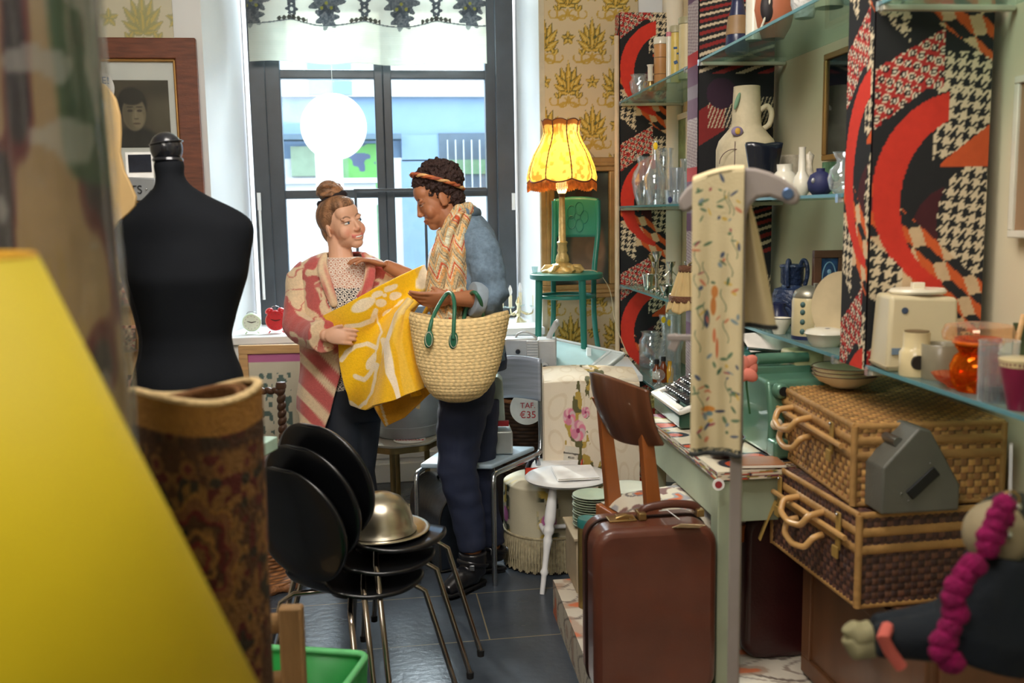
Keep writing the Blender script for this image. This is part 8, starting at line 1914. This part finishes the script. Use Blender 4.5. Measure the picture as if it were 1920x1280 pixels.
# landscape on the wall in the far bay and the mirror in the near bay
def wallframe(nm, lb, cat, t, z0, z1, w, fc, fill, fwid=.03):
    o = T(nm, lb, cat, S(t, RWALL-.022, z0), SA); h = z1-z0
    for (x, z, dx, dz) in ((w/2, h-fwid/2, w, fwid), (w/2, fwid/2, w, fwid), (fwid/2, h/2, fwid, h-2*fwid), (w-fwid/2, h/2, fwid, h-2*fwid)): part(o, 'frame_side', fc, lambda m: m.box((x, 0, z), (dx, .03, dz)), bevel=.003)
    part(o, 'picture', fill, lambda m: m.box((w/2, .002, h/2), (w-fwid*2, .01, h-fwid*2))); return o
tt = (SH(1292, RWALL, 1.6)-F0).dot(ud)
wallframe('landscape_picture', 'small landscape picture in cream frame seen beyond the clear vases', 'picture', tt-.08, 1.56, 2.0, .36, white_m, mat('landscape', (120, 136, 92), .6, var=.4, scale=10))
tt = (SH(1556, RWALL, 1.6)-F0).dot(ud)
wallframe('wall_mirror', 'dark wall mirror in thin gilt frame above the blue vases', 'mirror', tt-.62, 1.66, 2.02, .62, mat('gilt', None), mat('mirror_dark', (70, 80, 90), .06, .9), .02)
# --- near bay, high shelf
item('ceramic_vase', 'dark navy vase with brown band on the high shelf', 'vase', 1378, ZTt, .10, [(0, 0), (19, 0), (22, 4), (21, 30), (17, 62), (12, 88), (11, 96), (17, 112), (14, 112), (8, 96), (0, 92)], navy_m, parts=lambda r, k: part(r, 'brown_band', mat('band_tan', (146, 116, 80), .5, var=.15), lambda m: m.lathe([(21.4*k, 34*k), (18.2*k, 62*k), (17.2*k, 68*k)], n=32)))
item('ceramic_vase', 'cream cylinder vase between the navy vase and the terracotta jug', 'vase', 1408, ZTt, .06, [(0, 0), (15, 0), (15, 130), (0, 130)], white_m)
item('terracotta_jug', 'large terracotta jug painted with black and white on the high shelf', 'jug', 1444, ZTt, .12, [(0, 0), (20, 0), (32, 22), (38, 52), (34, 84), (22, 108), (20, 120), (0, 120)], mat('terracotta', (168, 98, 68), .55, var=.12), parts=lambda r, k: (part(r, 'black_crescent', mat('paint_black', (40, 34, 36), .6), lambda m: m.ell((-18*k, -27*k, 52*k), (14*k, 10*k, 26*k))), part(r, 'white_stroke', white_m, lambda m: m.tube([((-30+14*math.sin(t*1.8))*k, (-24-11*math.sin(t*2.4))*k, (14+74*t)*k) for t in [i/14 for i in range(15)]], 2.2*k, n=8)), part(r, 'handle', mat('terracotta', None), lambda m: m.tube(smp([(24*k, 0, 104*k), (46*k, 0, 96*k), (50*k, 0, 66*k), (36*k, 0, 46*k)], 20), 5*k, n=10))))
item('ceramic_vase', 'white vase with rough leafy relief on the high shelf', 'vase', 1500, ZTt, .08, [(0, 0), (17, 0), (24, 26), (26, 60), (22, 90), (0, 92)], mat('relief_white', (206, 204, 200), .35, var=.25, scale=40, bump=1, bscale=60), wob=lambda a, t: 1+.06*math.sin(a*7+t*18))
item('ceramic_pot', 'plain beige pot at the right of the high shelf', 'pot', 1545, ZTt, .09, [(0, 0), (26, 0), (28, 50), (24, 70), (0, 70)], stone_m)
item('glass_bowl', 'cut glass bowl at the right end of the high shelf', 'bowl', 1582, ZTt, .13, [(10, 0), (24, 16), (28, 36)], m_cg, thick=True, wob=lambda a, t: 1+.04*math.sin(a*12))
# --- near bay, eye level
def big_vase():
    def pp(r, k):
        part(r, 'handle', stone_m, lambda m: m.tube(smp([(24*k, -6*k, 162*k), (36*k, -8*k, 172*k), (46*k, -8*k, 158*k), (42*k, -7*k, 136*k), (30*k, -6*k, 128*k)], 24), 5*k, n=12))
        part(r, 'painted_flower', mat('paint_violet', (136, 120, 150), .6), lambda m: m.ell((-26*k, -40*k, 122*k), (11*k, 6*k, 9*k)));  part(r, 'flower_centre', mat('paint_ochre', (206, 160, 60), .6), lambda m: m.ell((-26*k, -45*k, 122*k), (5*k, 3*k, 6*k)))
        part(r, 'painted_leaf', mat('paint_leaf', (110, 146, 116), .6), lambda m: m.ell((-22*k, -20*k, 178*k), (4*k, 3*k, 16*k), M=Matrix.Rotation(.3, 4, 'Y')))
        part(r, 'painted_line', mat('paint_line', (110, 90, 84), .6), lambda m: (m.tube([((-32+math.cos(a)*26)*k, (-48+abs(math.cos(a))*6)*k, (64+math.sin(a)*26)*k) for a in [i*math.pi/14 for i in range(15)]], .8*k, n=5), m.tube([(-32*k, -47.5*k, 40*k), (-31*k, -46*k, 104*k)], .8*k, n=5)))
    item('stoneware_vase', 'big speckled beige stoneware vase with small loop handle and painted flower', 'vase', 1397, ZE, .13, [(0, 0), (40, 0), (46, 6), (55, 60), (55, 92), (50, 108), (28, 134), (27, 140), (24, 206), (20, 206), (22, 140), (0, 120)], stone_m, n=48, parts=pp)
big_vase()
p = SH(1430, .04, ZE); k = DEP(p)/FPX; o = Tv('fan_vase', 'black ribbed fan shaped vase before the big stoneware vase', 'vase', p)
part(o, 'ribbed_body', mat('glaze_black', (22, 26, 36), .25, coat=.4), lambda m: m.grid(lambda u, v: Vector(((18+17*v)*k*math.cos(u*2*math.pi)*(1+.03*math.sin(u*60)), (10+4*v)*k*math.sin(u*2*math.pi), (100*v+3*v*v*math.sin(u*13))*k)), 200, 12), solid=.002); part(o, 'foot', mat('glaze_black', None), lambda m: m.lathe([(0, 0), (16*k, 0), (18*k, 3*k), (0, 4*k)], n=30, sy=.6))
item('stone_pot', 'rough grey stone cylinder pot behind the white round pot', 'pot', 1480, ZE, .16, [(0, 0), (22, 0), (22, 78), (18, 78), (18, 60), (0, 60)], mat('stone_grey', (160, 150, 130), .85, var=.2, scale=40, bump=.4, bscale=60))
item('white_pot', 'white round glazed pot with blue dots on the eye level shelf', 'pot', 1470, ZE, .05, [(0, 0), (20, 0), (28, 14), (28, 30), (18, 44), (14, 48), (15, 60), (12, 60), (11, 48), (0, 46)], white_m, parts=lambda r, k: [part(r, 'blue_dot', navy_m, lambda m: m.ell((x*k, -24*k, z*k), (3*k, 3*k, 3*k), nu=10, nv=6)) for x, z in ((8, 22), (14, 26), (4, 28))])
item('bottle_vase', 'white vase with round belly and slim neck on the eye level shelf', 'vase', 1502, ZE, .04, [(0, 0), (9, 0), (15, 8), (17, 20), (14, 34), (7, 46), (6, 86), (7, 90), (5, 90), (4, 46), (0, 40)], white_m)
item('round_vase', 'matte dark blue round vase on the eye level shelf', 'vase', 1537, ZE, .07, [(0, 0), (13, 0), (22, 10), (24, 24), (19, 38), (8, 44), (8, 50), (5, 50), (0, 44)], mat('matte_blue', (40, 44, 84), .6), parts=lambda r, k: part(r, 'sticker', mat('sticker_silver', (170, 170, 170), .4, .5), lambda m: m.ell((-18*k, -15*k, 27*k), (4*k, 3*k, 5*k))))
item('glass_cup', 'pale green glass cup standing on the dark blue vase side of the shelf', 'cup', 1556, ZE, .16, [(0, 26), (12, 26), (16, 30), (16, 62)], glassmat('green_glass', (176, 214, 190), .6), parts=lambda r, k: part(r, 'foot', glassmat('green_glass'), lambda m: m.lathe([(0, 0), (12*k, 0), (4*k, 5*k), (3*k, 24*k), (6*k, 27*k)], n=20)))
item('glass_jug', 'clear round glass jug with flared lip at the end of the eye level shelf', 'jug', 1577, ZE, .03, [(12, 0), (22, 10), (26, 28), (22, 46), (11, 56), (10, 62), (18, 78)], m_cg, thick=True)
item('figurine', 'small pale twisted figurine behind the slim white vase', 'figurine', 1516, ZE, .14, [(0, 0), (8, 0), (7, 20), (9, 40), (6, 60), (7, 76), (0, 84)], mat('figurine_glaze', (190, 180, 160), .3, var=.3, scale=50), wob=lambda a, t: 1+.25*math.sin(a*2+t*9))
# --- near bay, lower shelf
blue_m = mat('salt_blue', (40, 54, 84), .35, var=.35, scale=50, bump=.6, bscale=90, coat=.2)
item('stoneware_pot', 'large dark blue relief stoneware pot with upright handles', 'pot', 1488, ZL, .16, [(0, 0), (34, 0), (36, 4), (35, 56), (32, 66), (20, 70), (18, 74), (21, 78), (21, 104), (24, 108), (22, 112), (0, 108)], blue_m, n=40, parts=lambda r, k: [part(r, 'handle', blue_m, lambda m: m.tube(smp([(x*k, -20*k, 74*k), (x*1.2*k, -26*k, 96*k), (x*1.1*k, -22*k, 118*k), (x*.8*k, -16*k, 122*k), (x*.6*k, -14*k, 110*k)], 20), 4*k, n=10)) for x in (-14, 18)])
item('stoneware_jug', 'smaller dark blue jug left of the relief pot', 'jug', 1462, ZL, .06, [(0, 0), (16, 0), (21, 12), (20, 28), (13, 40), (15, 50), (12, 50), (0, 40)], navy_m, parts=lambda r, k: part(r, 'handle', navy_m, lambda m: m.tube(smp([(12*k, 0, 46*k), (26*k, 0, 42*k), (26*k, 0, 22*k), (18*k, 0, 14*k)], 16), 2.6*k, n=8)))
def bowl(px, s, r_, h, lb, mm, nm='bowl'): item(nm, lb, 'bowl', px, ZL, s, [(0, 0), (r_*.5, 0), (r_*.55, 3), (r_*.95, h*.7), (r_, h), (r_-2, h), (r_*.8, h*.6), (0, 5)], mm, parts=lambda r, k: part(r, 'blue_rim', navy_m, lambda m: m.tube([(r_*k*math.cos(a), r_*k*math.sin(a), h*k) for a in [i*math.pi/20 for i in range(40)]], .0012, n=5, close=True)))
bowl(1466, .0+.025, 22, 30, 'cream bowl with thin blue rim at the front of the lower shelf', white_m)
def coffee_pot():
    def pp(r, k):
        part(r, 'lid', mat('pewter', (150, 146, 130), .35, .7), lambda m: m.lathe([(29*k, 76*k), (30*k, 80*k), (26*k, 90*k), (12*k, 98*k), (0, 100*k)], n=36))
        part(r, 'handle', white_m, lambda m: m.tube(smp([(6*k, -29*k, 74*k), (8*k, -40*k, 70*k), (8*k, -40*k, 36*k), (6*k, -30*k, 24*k)], 20), 5*k, n=10))
        part(r, 'hinge', mat('pewter', None), lambda m: m.box((6*k, -20*k, 94*k), (7*k, 10*k, 22*k)), bevel=.001)
        for x in (-20,):
            for z in (16, 34, 52, 66): part(r, 'painted_flower', mat('paint_teal', (70, 100, 96), .5), lambda m: m.ell((x*.9*k, -24*k, z*k), (5.5*k, 4*k, 5.5*k), nu=12, nv=8))
        part(r, 'base_band', navy_m, lambda m: m.lathe([(31.5*k, 0), (31.8*k, 7*k)], n=36))
        part(r, 'painted_column', mat('paint_scroll', (110, 116, 104), .6), lambda m: m.box((22*k, -21*k, 40*k), (6*k, 3*k, 62*k)))
    item('coffee_pot', 'cream coffee pot with green painted flowers and pewter lid', 'coffee pot', 1521, ZL, .065, [(0, 0), (30, 0), (31, 2), (31, 70), (29, 78), (0, 78)], mat('glaze_cream', (206, 190, 146), .3, coat=.3, var=.08), n=40, parts=pp)
coffee_pot()
def tile():
    p = SH(1557, .24, ZL); k = DEP(p)/FPX; o = Tv('framed_tile', 'blue glazed relief tile in brown wooden frame on the lower shelf', 'picture', p, .05); w, h = 60*k, 108*k; fr = mat('frame_brown', (98, 66, 50), .45, var=.15); f = 14*k; z0 = .0
    b = .15*0+.06
    part(o, 'prop_foot', fr, lambda m: m.box((0, .02, 18*k), (w*.8, .03, 36*k)))
    for (x, z, dx, dz) in ((0, h-f/2, w, f), (0, f/2, w, f), (-w/2+f/2, h/2, f, h-2*f), (w/2-f/2, h/2, f, h-2*f)): part(o, 'frame_side', fr, lambda m: m.box((x, 0, z+36*k), (dx, .022, dz)), bevel=.002)
    tl_ = part(o, 'tile', mat('tile_blue', (34, 70, 116), .15, coat=.5, var=.25, scale=40, bump=.5, bscale=60), lambda m: m.box((0, .002, h/2+36*k), (w-2*f, .01, h-2*f)))
    part(tl_, 'relief_oval', mat('tile_light', (126, 166, 196), .2, coat=.5), lambda m: m.tube([(13*k*math.cos(a), -.004, h/2+36*k+32*k*math.sin(a)) for a in [i*math.pi/16 for i in range(32)]], 1.3*k, n=6, close=True))
    part(tl_, 'relief_figure', mat('tile_light', None), lambda m: (m.ell((0, -.004, h/2+50*k), (4*k, 2*k, 5*k)), m.ell((0, -.004, h/2+36*k), (6*k, 2*k, 10*k)), m.tube([(-2*k, -.004, h/2+28*k), (-4*k, -.004, h/2+12*k)], 2*k, n=6), m.tube([(2*k, -.004, h/2+28*k), (4*k, -.004, h/2+12*k)], 2*k, n=6)))
tile()
p = SH(1590, .10, ZL); k = DEP(p)/FPX; o = Tv('display_plate', 'large plain cream plate standing on edge behind the near partition', 'plate', p+Vector((0, 0, 0)), -.95)
part(o, 'dish', mat('plate_ivory', (196, 178, 142), .35, coat=.2), lambda m: m.lathe([(0, 0), (40*k, 0), (70*k, 6*k), (70*k, 8*k), (40*k, 3*k), (0, 3*k)], c=(0, 0, 70*k), M=RX, n=60)); part(o, 'plate_stand', m_metal, lambda m: m.tube([(-20*k, 8*k, 0), (-20*k, -8*k, 0), (-20*k, -10*k, 8*k)], .0015, n=6))
item('covered_dish', 'white round covered dish with blue painted lid at the shelf front', 'dish', 1553, ZL, .015+.03, [(0, 0), (24, 0), (30, 8), (34, 20), (38, 24), (34, 30), (18, 34), (0, 35)], white_m, parts=lambda r, k: part(r, 'blue_motif', navy_m, lambda m: m.ell((0, -14*k, 33.5*k), (6*k, 4*k, 1.5*k))))
item('teal_dish', 'small teal dish on a stem beside the framed tile', 'dish', 1572, ZL, .18, [(0, 0), (10, 0), (4, 6), (4, 76), (22, 84), (24, 92), (20, 90), (0, 82)], mat('glaze_teal', (60, 110, 110), .3, coat=.3))
# --- foreground shelf
def appliance():
    p = SH(1722, .085, ZL+.001); k = DEP(p)/FPX; o = Ts('coffee_grinder', 'cream electric kitchen appliance with round lid on the foreground shelf', 'appliance', p, -.12); cm = mat('appliance_cream', (206, 192, 156), .35, var=.03); X = 66*k
    part(o, 'body', cm, lambda m: m.add([(x, y, z) for x, y, z in ((-X, -.06, 0), (X, -.06, 0), (X, .06, 0), (-X, .06, 0), (-X*.9, -.052, 140*k), (X*.95, -.052, 134*k), (X*.95, .052, 134*k), (-X*.9, .052, 140*k))], [(3, 2, 1, 0), (4, 5, 6, 7), (0, 1, 5, 4), (1, 2, 6, 5), (2, 3, 7, 6), (3, 0, 4, 7)]), bevel=.010)
    part(o, 'base_plate', mat('appliance_dark', (170, 156, 124), .4), lambda m: m.box((0, 0, 9*k), (X*2.03, .124, 3*k)))
    l = part(o, 'lid', mat('lid_white', (222, 214, 190), .3), lambda m: m.lathe([(0, 0), (50*k, 0), (52*k, 4*k), (48*k, 9*k), (0, 9*k)], c=(4*k, 0, 140*k), n=40, sy=.8)); part(l, 'lid_knob', mat('lid_white', None), lambda m: m.box((4*k, 0, 154*k), (22*k, .02, 12*k)), bevel=.002)
    part(o, 'round_badge', mat('badge_blue', (60, 76, 100), .4), lambda m: m.lathe([(0, 0), (6*k, 0), (6*k, 1*k), (0, 1*k)], c=(-34*k, -.054, 112*k), M=RX, n=24)); part(o, 'name_plate', mat('plate_blue', (110, 130, 150), .4), lambda m: m.box((-40*k, -.0605, 38*k), (34*k, .003, 12*k)))
appliance()
p = SH(1728, .035, ZL); item('spice_jar', 'cream ceramic jar with round black label before the appliance', 'jar', 1728, ZL, .038, [(0, 0), (29, 0), (30, 3), (30, 44), (26, 50), (24, 54), (24, 82), (0, 82)], mat('glaze_ivory', (214, 196, 150), .3, coat=.3), parts=lambda r, k: (part(r, 'black_label', mat('label_black', (44, 40, 34), .5), lambda m: m.lathe([(0, 0), (14*k, 0), (13*k, 5*k), (0, 5*k)], c=(-6*k, -26*k, 28*k), M=RX, n=28)), part(r, 'cork_lid', mat('cork_dark', (110, 90, 60), .8), lambda m: m.lathe([(0, 80*k), (22*k, 80*k), (22*k, 84*k), (0, 84*k)], n=28))))
item('ceramic_mug', 'grey brown mug with dark inside beside the spice jar', 'mug', 1776, ZL, .07, [(0, 0), (33, 0), (34, 3), (35, 64), (33, 66), (31, 62), (30, 5), (0, 5)], mat('mug_grey', (130, 122, 100), .35, coat=.2), parts=lambda r, k: part(r, 'handle', mat('mug_grey', None), lambda m: m.tube(smp([(33*k, -4*k, 54*k), (50*k, -6*k, 50*k), (50*k, -6*k, 22*k), (33*k, -4*k, 12*k)], 18), 4*k, n=10)))
item('glass_jar', 'orange glass jar with wide clear lid on the foreground shelf', 'jar', 1846, ZL, .060, [(0, 0), (34, 0), (46, 20), (48, 46), (40, 66), (32, 72), (40, 84), (40, 100), (0, 100)], glassmat('orange_glass', (240, 120, 30), .25, .05), n=40, parts=lambda r, k: (part(r, 'clear_lid', glassmat('lid_glass', (250, 226, 200), .7), lambda m: m.lathe([(42*k, 96*k), (62*k, 98*k), (64*k, 110*k), (58*k, 124*k), (30*k, 128*k), (0, 130*k)], n=40)), part(r, 'orange_rim', mat('rim_orange', (236, 130, 30), .3), lambda m: m.tube([(41*k*math.cos(a), 41*k*math.sin(a), 92*k) for a in [i*math.pi/20 for i in range(40)]], 4*k, n=8, close=True))))
item('glass_dish', 'shallow amber tinted glass dish in front of the orange jar', 'dish', 1806, ZL, .012+.03, [(14, 0), (16, 3), (34, 14), (44, 26)], glassmat('amber_dish', (250, 180, 140), .55), thick=True, wob=lambda a, t: 1+.03*math.sin(a*16))
item('glass_tumbler', 'tall straight clear glass with dark bottom near the right edge', 'glass', 1886, ZL, .018+.02, [(34, 0), (35, 110), (36, 114)], m_cg, thick=True, n=40, parts=lambda r, k: part(r, 'dark_bottom', mat('dark_soil', (36, 34, 28), .7, var=.3), lambda m: m.lathe([(0, 2*k), (31*k, 2*k), (31*k, 22*k), (0, 24*k)], n=36)))
item('maroon_cup', 'maroon and cream cup at the right edge of the foreground shelf', 'cup', 1932, ZL, .0+.03, [(0, 0), (22, 0), (40, 90), (40, 96), (36, 92), (0, 10)], mat('cup_maroon', (122, 30, 60), .35, coat=.3), parts=lambda r, k: part(r, 'cream_rim', mat('glaze_ivory', None), lambda m: m.lathe([(38.5*k, 82*k), (41*k, 96*k), (39*k, 97*k)], n=40)))
p = SH(1906, .16, ZL); k = DEP(p)/FPX; o = Tv('photo_frame', 'small pale wooden picture frame tilted at the right edge of the shelf', 'picture frame', p, -.2)
part(o, 'frame_side', mat('pale_oak', None), lambda m: m.tube([(0, 0, .006), (14*k, .02, 60*k), (34*k, .05, 130*k)], 5*k, n=8, flat=.6)); part(o, 'picture', mat('photo_green', (80, 92, 60), .5, var=.3), lambda m: m.box((45*k, .045, 60*k), (60*k, .004, 110*k)), bevel=.001)
p = SH(1650, .05, ZL); o = Ts('small_box', 'small beige box at the corner of the near partition', 'box', p+ud*-.06+nd*.0, 0); part(o, 'body', mat('carton_beige', (176, 160, 128), .7), lambda m: m.box((0, 0, .008), (.05, .05, .016)), bevel=.002); part(o, 'lid', mat('carton_beige', None), lambda m: m.box((0, 0, .018), (.053, .053, .006)), bevel=.001)
item('glass_bowl', 'cut glass bowl on the foreground high shelf at the top edge', 'bowl', 1690, 1.985, .06, [(14, 0), (30, 14), (36, 34)], m_cg, thick=True, wob=lambda a, t: 1+.04*math.sin(a*12))
# plates on the light hamper
q_ = G(1584, 724, ZH2+.010); bm = mat('dish_cream', (228, 218, 186), .3, coat=.3, var=.08, scale=20); f_ = None
for i, lb in enumerate(('lowest of the three dishes on the light hamper', 'middle of the three dishes on the light hamper', 'topmost of the three dishes on the light hamper')):
    if f_ is None:
        f_ = o = T('shallow_dish', lb, 'dish', q_, 0, 'dishes on the light wicker hamper')
        part(o, 'body', bm, lambda m: m.lathe([(0, 0), (.040, 0), (.044, .004), (.072, .016), (.092, .036), (.089, .037), (.068, .019), (.040, .008), (0, .007)], n=48), smooth=60)
        part(o, 'brown_rim', mat('rim_brown', (96, 70, 56), .4), lambda m: m.tube([(.091*math.cos(a), .091*math.sin(a), .037) for a in [j*math.pi/28 for j in range(56)]], .0016, n=6, close=True))
    else: o = tree_copy(f_); o['label'] = lb
    o.location = q_+Vector((0, 0, .011*i))
tt = (SH(1902, RWALL-.02, 1.5)-F0).dot(ud)
wallframe('picture_frame', 'white wooden picture frame on the cream wall at the right edge', 'picture frame', tt-.5, 1.42, 1.80, .5, white_m, mat('photo_tan', (150, 120, 90), .5, var=.15, scale=6), .018)
